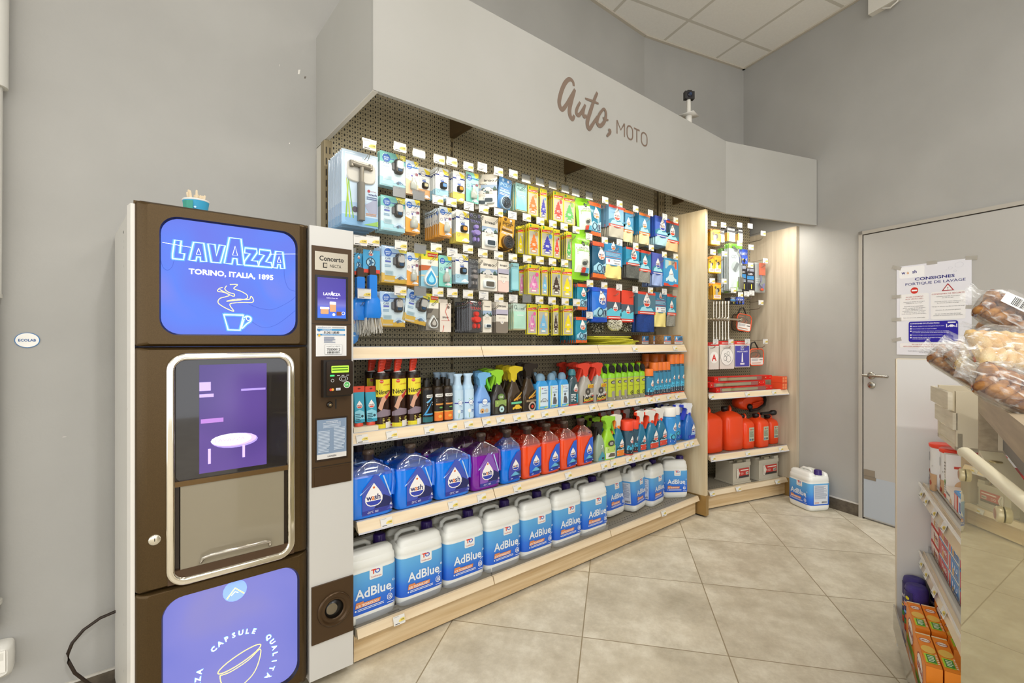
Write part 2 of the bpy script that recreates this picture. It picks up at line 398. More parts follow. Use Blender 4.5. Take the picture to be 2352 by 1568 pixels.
# ceiling edge trims
m = MB(); m.box(-5, 2.295, CZ-.012, 3.29, 2.319, CZ-.0005, 'c9c1b2'); struct(m.build('trim_1'))
m = MB(); m.box(0, -.024, CZ-.012, 1.15, -.001, CZ-.0005, 'c9c1b2'); struct(m.build('trim_2', None, (C0.x, C0.y, 0), A2))
m = MB(); m.box(0, -.024, CZ-.012, 6.5, -.001, CZ-.0005, 'c9c1b2'); struct(m.build('trim_3', None, (C1.x, C1.y, 0), RR))
# ---- door in the right wall
DG, DZ = P('b8b5af', .5), RW(1987, 541)[1]
dr = thing('door_1', '', '', (C1.x, C1.y, 0), RR); del dr['label']; del dr['category']; struct(dr)
m = MB(); m.box(dx0, -.02, .012, dx0+.98, -.0005, DZ, DG); m.build('door_leaf', dr)
m = MB(); m.box(dx0-.006, -.021, .0, dx0, -.0005, DZ+.006, '2a241e'); m.box(dx0, -.021, DZ, dx0+.98, -.0005, DZ+.006, '2a241e')
m.box(dx0-.03, -.026, 0, dx0-.006, -.0005, DZ+.03, 'b3ada2'); m.box(dx0-.03, -.026, DZ+.006, dx0+1, -.0005, DZ+.03, 'b3ada2'); m.build('door_frame', dr)
kz = RW(1987, 1091)[1]
m = MB(); m.box(dx0+.002, -.0215, .02, dx0+.97, -.02, kz, P('b3bac2', .45)); m.build('kick_plate', dr)
m = MB(); m.box(dx0+.004, -.0225, kz+.005, dx0+.075, -.0216, kz+.05, '8d8272'); m.box(dx0+.004, -.023, kz-.02, dx0+.082, -.0226, kz+.004, '857a6a'); m.build('brown_tape', dr)
hx, hz = RW(2006, 862); STEEL = P('b8b4ab', .28, 1.)
m = MB(); m.M = Matrix.Translation((hx, -.02, hz)) @ Matrix.Rotation(PI/2, 4, 'X'); m.lathe([(.001, .009), (.024, .009), (.026, .006), (.026, 0)], STEEL); m.M = None
m.tube([(hx, -.025, hz), (hx, -.062, hz), (hx+.02, -.066, hz), (hx+.125, -.066, hz)], .0095, STEEL, 10); m.tube([(hx, -.066, hz), (hx-.035, -.066, hz)], .0095, STEEL, 10); m.build('door_handle', dr)
m = MB(); m.M = Matrix.Translation((hx, -.02, hz-.068)) @ Matrix.Rotation(PI/2, 4, 'X'); m.lathe([(.001, .009), (.022, .009), (.025, .005), (.025, 0)], STEEL); m.lathe([(.001, .012), (.009, .012), (.009, .008)], '6a665e'); m.M = None; m.build('lock_rosette', dr)
# ---- poster on the door
pa, pz1 = RW(2064, 612); pb, pz1b = RW(2236, 594); _, pz0 = RW(2066, 814)
pw, ph = pb-pa, (pz1+pz1b)/2-pz0
m = MB(); m.box(-pw/2, -.001, 0, pw/2, 0, ph, 'e9e8ee')
gt = 'f3f1ef'; nv = '24207a'; dk = '4a4a55'; rd = 'b0353a'
m.flat([('r', .04, .86, .4, .985, 'f8f7f7', .03), ('tb', 'w', .1, .925, .055, nv), ('tb', 'a', .165, .925, .055, 'd9a05f'), ('tb', 'sh', .26, .925, .055, nv),
 ('o', .85, .945, .055, .052, 'c9c9d2', .75), ('o', .74, .92, .028, .025, 'c9c9d2', .75), ('o', .8, .885, .02, .017, 'c9c9d2', .75), ('o', .69, .905, .01, .008, 'c9c9d2', .75),
 ('tb', 'CONSIGNES', .53, .84, .048, nv, .53), ('t', 'PORTIQUE DE LAVAGE', .53, .79, .045, nv, .8),
 ('r', .05, .08, .93, .13, gt, .02), ('r', .05, .385, .46, .68, gt, .03), ('r', .485, .385, .93, .68, gt, .03), ('e', .26, .715, .062, gt), ('e', .26, .715, .055, 'd32a1c'), ('r', .22, .707, .3, .723, 'ffffff'),
 ('p', [(.71, .765), (.63, .685), (.79, .685)], rd), ('p', [(.71, .748), (.652, .692), (.768, .692)], gt), ('tb', '!', .71, .712, .045, '222222')]
 + [('t', t_, u_, v_, .0135 if c_ is dk else .02, c_, w_) for t_, u_, v_, w_, c_ in (('ACCÈS INTERDIT', .26, .645, .25, rd), ('AUX VÉHICULES :', .26, .622, .26, rd), ('Dépassant la hauteur et la largeur', .255, .592, .3, dk), ('indiquées sur le portique', .255, .576, .23, dk),
  ('ÉQUIPÉS D\'ACCESSOIRES :', .255, .54, .28, dk), ('galerie, enseigne de taxi, gyrophare,', .255, .523, .32, dk), ('antenne, échelle, porte-skis,', .255, .507, .25, dk), ('porte-vélos, coffre de toit, remorque,', .255, .491, .33, dk), ('roue de secours pour 4x4, treuil,', .255, .475, .29, dk), ("boule d'attelage, pick up sans hardtop...", .255, .459, .35, dk), ('Avec une carrosserie endommagée', .255, .415, .31, dk),
  ('CONSIGNES DE SÉCURITÉ', .71, .657, .42, rd), ('Utilisation interdite du portique', .71, .63, .3, dk), ("en cas d'orage", .71, .614, .14, dk), ("Personne ne doit rester à l'intérieur", .71, .576, .34, dk), ('du véhicule pendant le lavage', .71, .56, .28, dk), ("Vidange du véhicule interdite sur l'aire de lavage", .71, .523, .42, dk), ('Attention le sol peut être glissant', .71, .485, .32, dk), ("Ne pas circuler sur l'aire de lavage", .71, .445, .33, dk), ('pendant le fonctionnement du portique', .71, .429, .37, dk),
  ("EN CAS D'ANOMALIE DE FONCTIONNEMENT,", .5, .118, .54, rd), ("APPUYER IMMÉDIATEMENT SUR LE BOUTON D'URGENCE", .5, .095, .8, rd), ("L'appareil fonctionne en libre service", .5, .06, .3, dk), ("wash décline toute responsabilité pour les dommages causés", .5, .045, .66, dk), ('en cas de non-respect des consignes', .5, .03, .34, dk))]
 + [('r', .18, .145, .84, .37, '2a1fa0', .03), ('tb', "CONSIGNES D'UTILISATION", .4, .348, .02, 'f6f4fb', .4)]
 + [('tb', t_, .235+w_/2, v_, .0135, 'e9e6fa', w_) for t_, v_, w_ in (('Avancer et placer la roue avant gauche dans le sabot', .318, .43), ('Serrer le frein à main et couper le contact', .29, .33), ('Rabattre/démonter les rétroviseurs, antennes et enseignes', .264, .49), ("puis s'assurer que les portes et les vitres sont bien fermées", .249, .49), ('Pendant le lavage, rester à proximité de la borne', .221, .41), ("Attendre l'arrêt complet du portique de lavage", .193, .39), ('avant de rejoindre le véhicule', .178, .25))]
 + [('e', .212, v_, .012, 'f6f4fb') for v_ in (.318, .29, .264, .221, .193)]
 + [('car', .76, .3, .05, 'f6f4fb'), ('r', .71, .345, .81, .358, 'f6f4fb'), ('r', .69, .3, .702, .335, 'f6f4fb'), ('r', .818, .3, .83, .335, 'f6f4fb')], pw, ph, off=.0012, step=.00006)
for u, v, a in ((-.5, .99, .35), (.5, 1.0, .1), (0, 1.0, 0), (-.5, .66, 0), (-.5, .4, 0), (-.5, .17, -.2), (.5, .5, .1)):
    m.M = Matrix.Translation((u*pw, -.0016, v*ph)) @ Matrix.Rotation(a, 4, 'Y'); m.box(-.028, -.0006, -.012, .028, 0, .012, P('c9c3b6', .3, alpha=.45)); m.M = None
pc = C1+TV*((pa+pb)/2)-Vector(D2)*.0225
tag(m.build('poster', None, (pc.x, pc.y, pz0), RR), 'white car wash instruction poster taped to the grey door', 'poster')
# ---- ceiling mounted antenna box on the right wall
ax, az = RW(2040, 8); m = MB(); m.box(-.1, -.05, -.0, .1, 0, .34, P('dedad0', .4)); m.tube([(-.02, -.03, 0), (.03, -.035, -.03), (.07, -.03, -.01), (.09, -.03, .05)], .006, 'd8d4ca')
q = C1+TV*(ax); tag(m.build('access_point', None, (q.x, q.y, az-.03), RR), 'white plastic box with a short cable high on the right wall', 'wall box')
# ---- left wall: pipe, socket, sticker, cable
m = MB(); m.tube([(-.352, 2.285, .33), (-.352, 2.285, 1.43)], .03, 'd9d7d0', 16); m.tube([(-.348, 2.285, 1.43), (-.345, 2.285, 2.12)], .031, 'd9d7d0', 16); m.tube([(-.335, 2.285, 2.12), (-.325, 2.285, CZ-.001)], .034, 'd9d7d0', 16)
for z in (.42, 1.43, 2.12): m.tube([(-.352, 2.285, z-.006), (-.352, 2.285, z+.006)], .037, 'c9c6bd', 16)
m.tube([(-.352, 2.29, .2), (-.352, 2.29, .35)], .012, 'cfccc4')
tag(m.build('vertical_pipe'), 'white vertical plastic pipe on the wall at the left edge', 'pipe')
m = MB(); m.M = Matrix.Translation((-.38, 2.318, .225)) @ Matrix.Rotation(PI/2, 4, 'X'); m.loft([(0, .09, .055), (.04, .09, .055), (.055, .08, .045)], P('e6e3db', .3), 8); m.M = None
sk = tag(MB().build('socket_box'), 'white socket box on the wall under the vertical pipe', 'socket'); sk.location = (0, 0, 0)
m.build('housing', sk); m = MB(); m.box(-.36, 2.257, .195, -.305, 2.262, .265, P('f1eee6', .25)); m.box(-.355, 2.2565, .235, -.31, 2.257, .26, 'dcd9d0'); m.build('cover', sk)
ex, ez = onY(63, 781, 2.32); m = MB(); n = 32
m.M = Matrix.Translation((ex, 2.3195, ez)) @ Matrix.Rotation(PI/2, 4, 'X'); m.loft([(0, .031, .026), (.003, .031, .026)], '2a78b8', 2, 32); m.loft([(.003, .029, .0242), (.0036, .029, .0242)], 'f1efe9', 2, 32); m.M = None
m.flat([('tb', 'ECOLAB', .5, .5, .14, '14579b', .72)], .06, .05, ex, 2.3155, ez-.025)
tag(m.build('wall_sticker'), 'oval white sticker with a blue rim on the left wall', 'sticker')
pts = [onY(x, y, 2.27) for x, y in ((300, 1396), (272, 1401), (230, 1419), (192, 1446), (166, 1476), (156, 1500), (158, 1520), (172, 1545), (205, 1570), (260, 1590), (330, 1600))]
tag(MB().tube([(x, 2.27, z) for x, z in pts], .0055, '2a1c10', 8).build('power_cable'), 'black power cable looping out behind the coffee machine', 'cable')
# small marks left on the wall
m = MB()
for px, py, a, b in ((687, 165, .006, .012), (701, 178, .005, .006), (642, 150, .001, .005), (665, 329, .003, .003), (148, 1003, .006, .001)):
    x, z = onY(px, py, 2.3195); m.prism([(x-a, z-b), (x+a*.3, z-b*.8), (x+a, z+b), (x-a*.6, z+b*.7)], 2.3188, 2.3197, 'e3dfd6' if px != 701 else '6a6257')
struct(m.build('trim_4'))

# ================================================================ MAIN SHELVING
YP, YU, YL = 2.19, 1.92, 1.82            # pegboard face, upper shelf fronts, lower shelf fronts
XS = (.70, 1.37, 2.245, 3.25)
Z1, Z2, Z3, Z0 = 1.255, .90, .57, .15
BRN = P('5d4a2c', .5, .3); SLOT = P('2a241b', .6)
def upright(mb, x, y, z0, z1, w=.035, back=.04):
    mb.box(x-w/2, y-.004, z0, x+w/2, y+back, z1, P('8a7c5e', .5))
    z = z0+.03
    while z < z1-.03:
        for dx in (-w*.22, w*.22): mb.box(x+dx-.0025, y-.0045, z, x+dx+.0025, y-.004, z+.03, SLOT)
        z += .05
bays = ('left bay of the main shelving, beside the coffee machine', 'middle bay of the main shelving', 'right bay of the main shelving, against the wood divider')
for i in range(3):
    x0, x1 = XS[i], XS[i+1]
    b = thing('shelving_bay', 'brown perforated metal and pale oak '+bays[i], 'shelving', (0, 0, 0), 0, 'bays of the main shelving')
    m = MB()
    for za, zb in ((.15, .53), (.535, .90), (.905, 1.295), (1.298, 2.66)): m.box(x0+.008, YP, za, x1-.008, YP+.02, zb, pegmat())
    m.build('back_panel', b)
    m = MB(); upright(m, x0 if i else x0+.012, YP+.002, 0, 2.7 if i else 2.19, .016 if i else .036)
    if i == 2: upright(m, x1+.012, YP+.002, 0, 2.7, .03)
    m.box(x0+.001, YP+.021, 0, x0+.03, 2.318, 2.19, P('cfcabd', .6)); m.build('upright', b)
    m = MB(); m.box(x0+.001, YL+.012, .115, x1-.001, YP, .15, SHELF)
    for k in range(int((x1-x0)/.025)):                 # perforated edge of the deck
        for yy in (YL+.05, YL+.075): m.box(x0+.012+k*.025, yy, .1501, x0+.018+k*.025, yy+.006, .1504, '2c261d')
    m.build('base_deck', b)
    m = MB(); m.box(x0, YL+.023, .012, x1-.0005, YL+.043, .118, OAK); m.build('kick_board', b)
    m = MB(); m.box(x0, YL+.07, 0, x1, YL+.09, .03, BLK); m.build('toe_recess', b)
    m = MB(); O = [(YL-.012, .118), (YL, .15), (YL+.012, .15), (YL+.012, .118)]
    m.loops([[(x0+.003, y, z) for y, z in O], [(x1-.003, y, z) for y, z in O]], RAIL, False); m.build('price_rail', b)
    if i < 2:
        m = MB(); m.box(x0+.004, YL+.012, .15, x1-.004, YL+.0145, .185, CLEAR('e8ecf4', .2)); m.build('clear_lip', b)
    if i: m = MB(); m.box(x0-.014, 1.70, 2.38, x0+.014, YP, 2.6, BRN); m.build('canopy_bracket', b)
def shelf(x0, x1, y0, y1, z, h, lab, group, M=None, parent=None):
    t = thing('shelf', lab, 'shelf', (0, 0, 0), 0, group); m = MB(); m.box(x0+.002, y0+.008, z-.026, x1-.002, y1, z, SHELF)
    for k in range(int((x1-x0)/.03)): m.box(x0+.012+k*.03, y0+.04, z, x0+.018+k*.03, y0+.046, z+.0003, '4a4336')
    m.build('shelf_board', t)
    m = MB(); O = [(y0-.022, z-h), (y0, z+.002), (y0+.008, z+.002), (y0+.008, z-.03)]
    m.loops([[(x0+.002, y, q) for y, q in O], [(x1-.002, y, q) for y, q in O]], RAIL, False)
    O = [(y0-.0005, z-.001), (y0-.0005, z+.0035), (y0+.009, z+.0035), (y0+.009, z-.001)]
    m.loops([[(x0+.002, y, q) for y, q in O], [(x1-.002, y, q) for y, q in O]], P('b9bcc8', .3), False)
    O = [(y0-.0235, z-h-.002), (y0-.022, z-h+.004), (y0-.018, z-h+.004), (y0-.018, z-h-.002)]
    m.loops([[(x0+.002, y, q) for y, q in O], [(x1-.002, y, q) for y, q in O]], P('c9c9cf', .3), False)
    m.build('price_rail', t)
    m = MB()
    for xx in (x0+.004, x1-.012): m.box(xx, y0+.06, z-.055, xx+.006, y1, z-.026, P('2b251c', .5))
    m.build('shelf_bracket', t); return t
lv = (('upper', Z1, YU, .048), ('second', Z2, YU, .042), ('third', Z3, YL, .04))
for n, z, y0, h in lv:
    for i in range(3):
        shelf(XS[i], XS[i+1]-(.02 if i == 2 else 0), y0, YP, z, h, 'pale wood fronted metal shelf, %s level, %s bay' % (n, ('left', 'middle', 'right')[i]), 'shelves of the main shelving')
# dividers
t = thing('divider_panel', 'tall light oak divider between the main and corner shelving', 'panel', (3.268, 1.775, 0))
m = MB(); m.box(0, 0, .155, .03, .46, 2.243, OAKV); m.build('panel', t)
m = MB(); m.box(-.004, -.006, 0.012, .034, .46, .155, P('a98a55', .35, .5)); m.build('metal_plinth', t)
m = MB(); m.box(.003, .02, 0, .027, .44, .012, BLK); m.build('foot', t)
# canopy
cv = thing('canopy', 'off-white laminate canopy above the shelves with brown lettering', 'canopy')
m = MB(); m.box(.70, 1.656, 2.198, 3.332, 1.675, 2.715, FASC); m.build('front_panel', cv)
m = MB(); m.box(.70, 1.676, 2.198, .719, 2.319, 2.715, FASC); m.box(.7005, 1.66, 2.196, .72, 2.319, 2.1985, 'e2ded6'); m.build('side_panel', cv)
e = Vector((4.232, 1.372)); s0 = Vector((3.3325, 1.656)); d = (e-s0).normalized(); nn = Vector((-d.y, d.x))
m = MB(); m.plan([s0, e, e+nn*.019, s0+nn*.019], 2.198, 2.715, FASC); m.build('corner_panel', cv)
m = MB(); m.box(.72, 1.70, 2.246, 3.26, 1.76, 2.262, P('cfc8b8', .5)); m.box(.75, 1.71, 2.24, 3.23, 1.74, 2.246, P((1, .93, .75), .5, em=3)); m.build('strip_light', cv)
def ribbon(mb, pts, wd, y, mt, dy=.0025):
    V = []; n = len(pts)
    for i, p in enumerate(pts):
        a = Vector(pts[max(0, i-1)]); b = Vector(pts[min(n-1, i+1)]); t = (b-a).normalized(); q = Vector((-t.y, t.x)); w = (wd[i] if isinstance(wd, list) else wd)/2
        yy = y-.000006*i; V += [(p[0]+q.x*w, yy, p[1]+q.y*w), (p[0]-q.x*w, yy, p[1]-q.y*w)]
    mb.add(V, [(2*i, 2*i+1, 2*i+3, 2*i+2) for i in range(n-1)], mt)
def smooth(pts, k=5):
    out = []; n = len(pts)
    for i in range(n-1):
        p0, p1, p2, p3 = pts[max(0, i-1)], pts[i], pts[i+1], pts[min(n-1, i+2)]
        for j in range(k):
            t = j/k; out.append(tuple(.5*((2*p1[c])+(-p0[c]+p2[c])*t+(2*p0[c]-5*p1[c]+4*p2[c]-p3[c])*t*t+(-p0[c]+3*p1[c]-3*p2[c]+p3[c])*t**3) for c in range(len(p1))))
    return out+[tuple(pts[-1])]
LET = P('7d6a5c', .5); m = MB()
def fz(c): return onY(1250+c[0]/3.618, 140+c[1]/3.618, 1.656)
ST = [[(245, 210), (238, 172), (208, 152), (172, 185), (142, 255), (124, 335), (132, 385), (152, 402), (185, 362), (222, 295), (255, 235)],
 [(255, 238), (228, 325), (210, 400), (214, 455), (234, 483), (250, 452)],
 [(298, 342), (272, 395), (266, 435), (286, 450), (310, 422), (336, 372)], [(340, 362), (322, 425), (330, 462), (352, 455)],
 [(440, 262), (412, 330), (382, 420), (358, 500), (360, 545), (376, 562), (405, 520), (442, 462)], [(338, 312), (392, 332), (450, 355)],
 [(492, 398), (458, 440), (438, 500), (446, 532), (472, 536), (503, 492), (510, 435), (497, 402), (480, 405)], [(484, 470), (505, 486), (530, 492)], [(530, 572), (545, 580), (540, 600), (517, 626)]]
for si, s_ in enumerate(ST):
    q = smooth([fz(c) for c in s_]); L_ = len(q); wb = (.021, .022, .018, .018, .021, .011, .018, .010, .016)[si]
    ribbon(m, q, [wb*(.45+.75*math.sin(PI*min(1, .12+.8*i/L_))) for i in range(L_)], 1.6555-.0004*si, LET)
zb = onY(1417, 307, 1.656)[1]; zt = onY(1417, 276, 1.656)[1]; wl = .0095
m.build('script_lettering', cv, label='brown brushed word Auto'); m = MB()
X = [onY(p, 300, 1.656)[0] for p in (1417, 1434, 1440, 1453, 1456, 1469, 1473, 1486)]
ribbon(m, [(X[0], zb), (X[0], zt)], wl, 1.6552, LET); ribbon(m, [(X[0], zt), ((X[0]+X[1])/2, zb+.03), (X[1], zt)], wl, 1.655, LET); ribbon(m, [(X[1], zt), (X[1], zb)], wl, 1.6548, LET)
for a, b in ((X[2], X[3]), (X[6], X[7])):
    h_ = (b-a)/2; O = rr(a, zb, b, zt, h_*.95, 8); ribbon(m, O+[O[0]], wl, 1.6552, LET)
ribbon(m, [(X[4], zt), (X[5], zt)], wl, 1.6552, LET); ribbon(m, [((X[4]+X[5])/2, zt), ((X[4]+X[5])/2, zb)], wl, 1.6551, LET)
m.build('capital_lettering', cv, label='thin brown capitals MOTO')
# surveillance camera on a pole behind the canopy
sx, sz = onY(1583, 219, 1.78)
t = thing('security_camera', 'small black camera on a white pole above the canopy', 'camera', (sx, 1.78, sz))
m = MB(); m.box(-.034, -.012, -.028, .034, .02, .026, P('15100f', .35)); m.box(-.014, -.008, .026, .016, .015, .034, P('15100f', .35)); m.M = Matrix.Rotation(PI/2, 4, 'X'); m.lathe([(.001, .022), (.015, .022), (.02, .012)], P('22222c', .15)); m.lathe([(.001, .0235), (.011, .0235)], P('4a5a78', .05)); m.M = None; m.build('camera_body', t)
m = MB(); m.tube([(0, .01, -.028), (0, .01, -.135)], .014, 'dcd8ce', 12); m.tube([(.012, .012, -.04), (.014, .012, -.135)], .006, 'd0ccc2'); m.lathe([(.001, -.134), (.075, -.136), (.077, -.14), (.001, -.142)], 'e2ded5', 0, .01, 4); m.tube([(0, .01, -.142), (0, .01, -sz+2.5)], .022, 'e2ded5', 12); m.build('pole', t)
for ob in (t,): ob.rotation_euler = (0, 0, -.6)

# ================================================================ CORNER SHELVING (local frame turned with its wall)
# local x runs along the corner wall, local y into it; origin where both measures are zero
def C2(s, n): return (D2[0]*s+N2[0]*n, D2[1]*s+N2[1]*n)
NP, NF = 2.98, 2.625
SL, SR = 2.83, 3.715
b = thing('shelving_bay', 'narrow corner shelving bay of perforated brown metal and pale oak', 'shelving', (0, 0, 0), A2)
m = MB(); m.box(SL-.095, NP, .15, SR, NP+.02, 2.66, pegmat()); m.build('back_panel', b)
m = MB(); upright(m, SL-.135, NP+.002, 0, 2.68, .06); m.box(SL-.02, NF+.25, 2.4, SL+.0, NP, 2.6, BRN); m.build('upright', b)
m = MB(); m.box(SL, NF+.03, .115, SR, NP, .15, SHELF)
for k in range(32):
    for yy in (NF+.045, NF+.07): m.box(SL+.012+k*.025, yy, .1501, SL+.018+k*.025, yy+.006, .1504, '2c261d')
m.build('base_deck', b)
m = MB(); m.box(SL, NF+.02, .012, SR, NF+.04, .118, OAK); m.build('kick_board', b)
m = MB(); m.box(SL, NF+.05, 0, SR, NF+.07, .03, BLK); m.build('toe_recess', b)
m = MB(); O = [(NF-.012, .118), (NF+.005, .15), (NF+.03, .15), (NF+.03, .118)]; m.loops([[(SL+.003, y, z) for y, z in O], [(SR-.003, y, z) for y, z in O]], RAIL, False); m.build('price_rail', b)
for n, z in (('upper', .885), ('lower', .418)):
    s_ = shelf(SL, SR, NF, NP, z, .04, 'pale wood fronted shelf of the corner bay, %s of its two' % n, 'shelves of the corner bay'); s_.rotation_euler = (0, 0, A2)
t = thing('end_panel', 'tall grey oak end panel closing the corner bay at the right wall', 'panel', (0, 0, 0), A2)
m = MB(); m.box(3.718, 2.545, .15, 3.753, 3.07, 2.222, OAKG); m.build('panel', t); m = MB(); m.box(3.716, 2.541, 0, 3.7545, 3.07, .15, P('a98a55', .35, .5)); m.build('metal_plinth', t)
# ================================================================ COFFEE MACHINE
BR = noisy('bronze_metallic_plastic', '4a391f', '554226', 420, .3, metal=.6); DBR = P('4a3620', .4, .3); GRY = P('d2d0cb', .38, .15)
CH = P('e2dccf', .07, 1.); X0, XM, X1, YF = .019, .513, .674, 1.779
mc = thing('coffee_machine', 'tall bronze and grey coffee vending machine with a blue backlit panel', 'vending machine')
m = MB(); m.plan([(.008, 1.845), (X1, 1.845), (X1, 2.30), (-.03, 2.30)], .03, 1.675, P('c6c3bb', .45)); m.plan([(.004, 1.842), (.022, 1.842), (.022, 1.80), (.012, 1.80)], .05, 1.69, P('e6e2da', .3))
m.build('cabinet', mc)
m = MB()
for x in (.06, .6):
    for y in (1.9, 2.22): m.tube([(x, y, 0), (x, y, .03)], .02, BLK, 10)
m.build('feet', mc)
m = MB(); rd_ = []
for z in (1.63, 1.6, 1.58, 1.52, .36, .21): m.box(-.0005-(.005 if z > 1.6 else .003), 1.98, z, .0, 1.985, z+.008, '8c8a84')
m.build('side_screws', mc)
def frame(mb, o, oi, ho, r_o, r_i, ys, mt):      # ring panel: outer rect o, front rim inset oi, hole ho; ys = (back, front)
    yb, yf = ys; k = 7
    A = rr(*o, r_o, k); B = rr(o[0]+oi, o[1]+oi*.25, o[2]-oi, o[3]-oi*.25, max(r_o, .004), k); H = rr(*ho, r_i, k)
    H2 = rr(ho[0]+.004, ho[1]+.004, ho[2]-.004, ho[3]-.004, r_i, k)
    mid = rr(o[0]+oi*.3, o[1]+oi*.05, o[2]-oi*.3, o[3]-oi*.05, r_o, k)
    mb.loops([[(x, yb, z) for x, z in A], [(x, yf+(yb-yf)*.45, z) for x, z in A], [(x, yf+(yb-yf)*.12, z) for x, z in mid], [(x, yf, z) for x, z in B]], mt, True, False, False)
    mb.loops([[(x, yf, z) for x, z in B], [(x, yf, z) for x, z in H]], mt, False, False, False)
    mb.loops([[(x, yf, z) for x, z in H], [(x, yf+.012, z) for x, z in H2]], P('1d1a22', .3), True, False, False)
RU, RM, RL = (X0, 1.265, XM-.001, 1.70), (X0, .529, XM-.001, 1.2625), (X0, .06, XM-.001, .5265)
HU, HM, HL = (.08, 1.299, .473, 1.664), (.098, .535, .46, 1.236), (.085, .085, .479, .492)
m = MB(); frame(m, RU, .032, HU, .008, .05, (1.842, YF), BR); m.box(X0, YF+.02, 1.69, XM-.001, 1.842, 1.7, BR); m.build('upper_door', mc)
m = MB(); frame(m, RM, .032, HM, .008, .06, (1.842, YF), BR); m.build('middle_door', mc)
m = MB(); frame(m, RL, .032, HL, .008, .055, (1.842, YF), BR); m.build('lower_door', mc)
# backlit picture panels
def litmat(name, ca, cb, cc, s=.5):
    m, N, L = nm(name); b = N['Principled BSDF']; b.inputs['Roughness'].default_value = .12
    tc = N.new('ShaderNodeTexCoord'); n = N.new('ShaderNodeTexNoise'); n.inputs['Scale'].default_value = 3.2; n.inputs['Detail'].default_value = 1.5; n.inputs['Distortion'].default_value = .4
    L.new(tc.outputs['Object'], n.inputs['Vector']); r = N.new('ShaderNodeValToRGB'); cr = r.color_ramp
    cr.elements[0].position = .3; cr.elements[1].position = .72; cr.elements[0].color = lin(ca); cr.elements[1].color = lin(cc); e = cr.elements.new(.5); e.color = lin(cb)
    L.new(n.outputs[0], r.inputs[0]); L.new(r.outputs[0], b.inputs['Emission Color']); b.inputs['Emission Strength'].default_value = s; b.inputs['Base Color'].default_value = lin('20204a'); return m
LIT = litmat('backlit_print_blue', '5f62d8', '4a7af0', '8f7fd6', .85); LIT2 = litmat('backlit_print_violet', '8187e0', '8f90e2', 'a19ad2', .75)
GL1, GL2, GL3, NEO, YEL = P('4a80f8', .3, em=.85), P('5a94ff', .3, em=.95), P('7ab0ff', .3, em=1.0), P('eef6ff', .3, em=1.7), P('f6e27a', .3, em=1.25)
m = MB(); m.prism(rr(HU[0]-.003, HU[1]-.003, HU[2]+.003, HU[3]+.003, .05), YF+.012, YF+.02, LIT)
def neon(mb, pts, w, y, col, halo=True, closed=False):
    q = list(pts)+([pts[0], pts[1]] if closed else [])
    if halo:
        ribbon(mb, q, w*6, y+.0012, GL1); ribbon(mb, q, w*3.8, y+.0008, GL2)
        if col is NEO: ribbon(mb, q, w*2.1, y+.0004, GL3)
    ribbon(mb, q, w, y, col)
YN = YF+.0095
Z0l, Hl = 1.536, .058
def sl(u, z): return (u+z*.02, z)
GLY = {'L': [(0, 0), (.0, .25), (.12, 1), (.52, 1), (.44, .33), (.72, .33), (.66, 0)], 'A': [(0, 0), (.22, 1), (.72, 1), (.86, 0), (.56, 0), (.54, .22), (.38, .22), (.33, 0)],
 'V': [(.0, 1), (.18, 0), (.68, 0), (.95, 1), (.62, 1), (.46, .38), (.38, 1)], 'Z': [(.04, 1), (.78, 1), (.8, .78), (.46, .3), (.84, .3), (.88, 0), (0, 0), (.02, .25), (.36, .7), (.02, .7)]}
for ch, xa, xb, k in (('L', .113, .152, 1), ('A', .155, .205, 1), ('V', .205, .252, 1), ('A', .25, .312, 1.48), ('Z', .308, .352, 1), ('Z', .352, .394, 1), ('A', .394, .436, 1)):
    O = [(xa+u*(xb-xa)*1.08, Z0l+(z*k-.02)*Hl) for u, z in GLY[ch]]; neon(m, O, .0018, YN, NEO, True, True)
    if ch == 'A': x = xa+(xb-xa)*.5; neon(m, [(x-.006*k**.5, Z0l+.33*Hl*k), (x, Z0l+.68*Hl*k), (x+.006*k**.5, Z0l+.33*Hl*k)], .0014, YN, NEO, False, True)
m.flat([('tb', 'TORINO, ITALIA, 1895', .5, .5, .068, NEO, .97)], .25, .03, .275, YN, 1.486)
def mz(c): return onY(260+c[0]/3.92, 420+c[1]/3.92, YF+.01)
for s_ in ([(1050, 915), (1120, 915), (1085, 950), (1150, 975), (1205, 1010), (1190, 1045), (1020, 1065), (1120, 1045), (1220, 1050), (1240, 1020), (1262, 1050), (1250, 1075), (1165, 1075), (1060, 1085), (1055, 1110), (1085, 1155), (1010, 1125), (945, 1080), (960, 1040), (1010, 1025), (1045, 1010), (1000, 985), (940, 975), (955, 950), (985, 940)],
           [(1020, 925), (1005, 955), (1040, 985), (1090, 1000), (1080, 1020), (990, 975), (960, 960)]):
    neon(m, smooth([mz(c) for c in s_], 4), .0021, YN, YEL, False)
cup = [mz(c) for c in ((995, 1185), (1172, 1190), (1142, 1325), (1035, 1322))]; neon(m, cup, .0022, YN, NEO, True, True)
hd = [mz(c) for c in ((1178, 1215), (1205, 1198), (1240, 1215), (1235, 1245), (1200, 1270), (1158, 1310), (1165, 1265), (1180, 1225))]; neon(m, smooth(hd, 3), .0018, YN, NEO, True)
O = [(hd[1][0]+.004+.006*math.cos(t*PI/6), hd[1][1]-.008+.007*math.sin(t*PI/6)) for t in range(12)]; neon(m, O, .0014, YN, NEO, False, True)
for w in (((430, 700), (450, 760), (490, 785), (530, 755), (550, 690)), ((1540, 770), (1545, 860), (1580, 950), (1645, 975)), ((1220, 1090), (1330, 1130), (1450, 1135), (1600, 1060), (1650, 1010)), ((1250, 1250), (1350, 1300), (1480, 1270), (1650, 1140))): neon(m, smooth([mz(c) for c in w], 4), .0007, YN, P('2b3a9a', .3, em=.5), False)
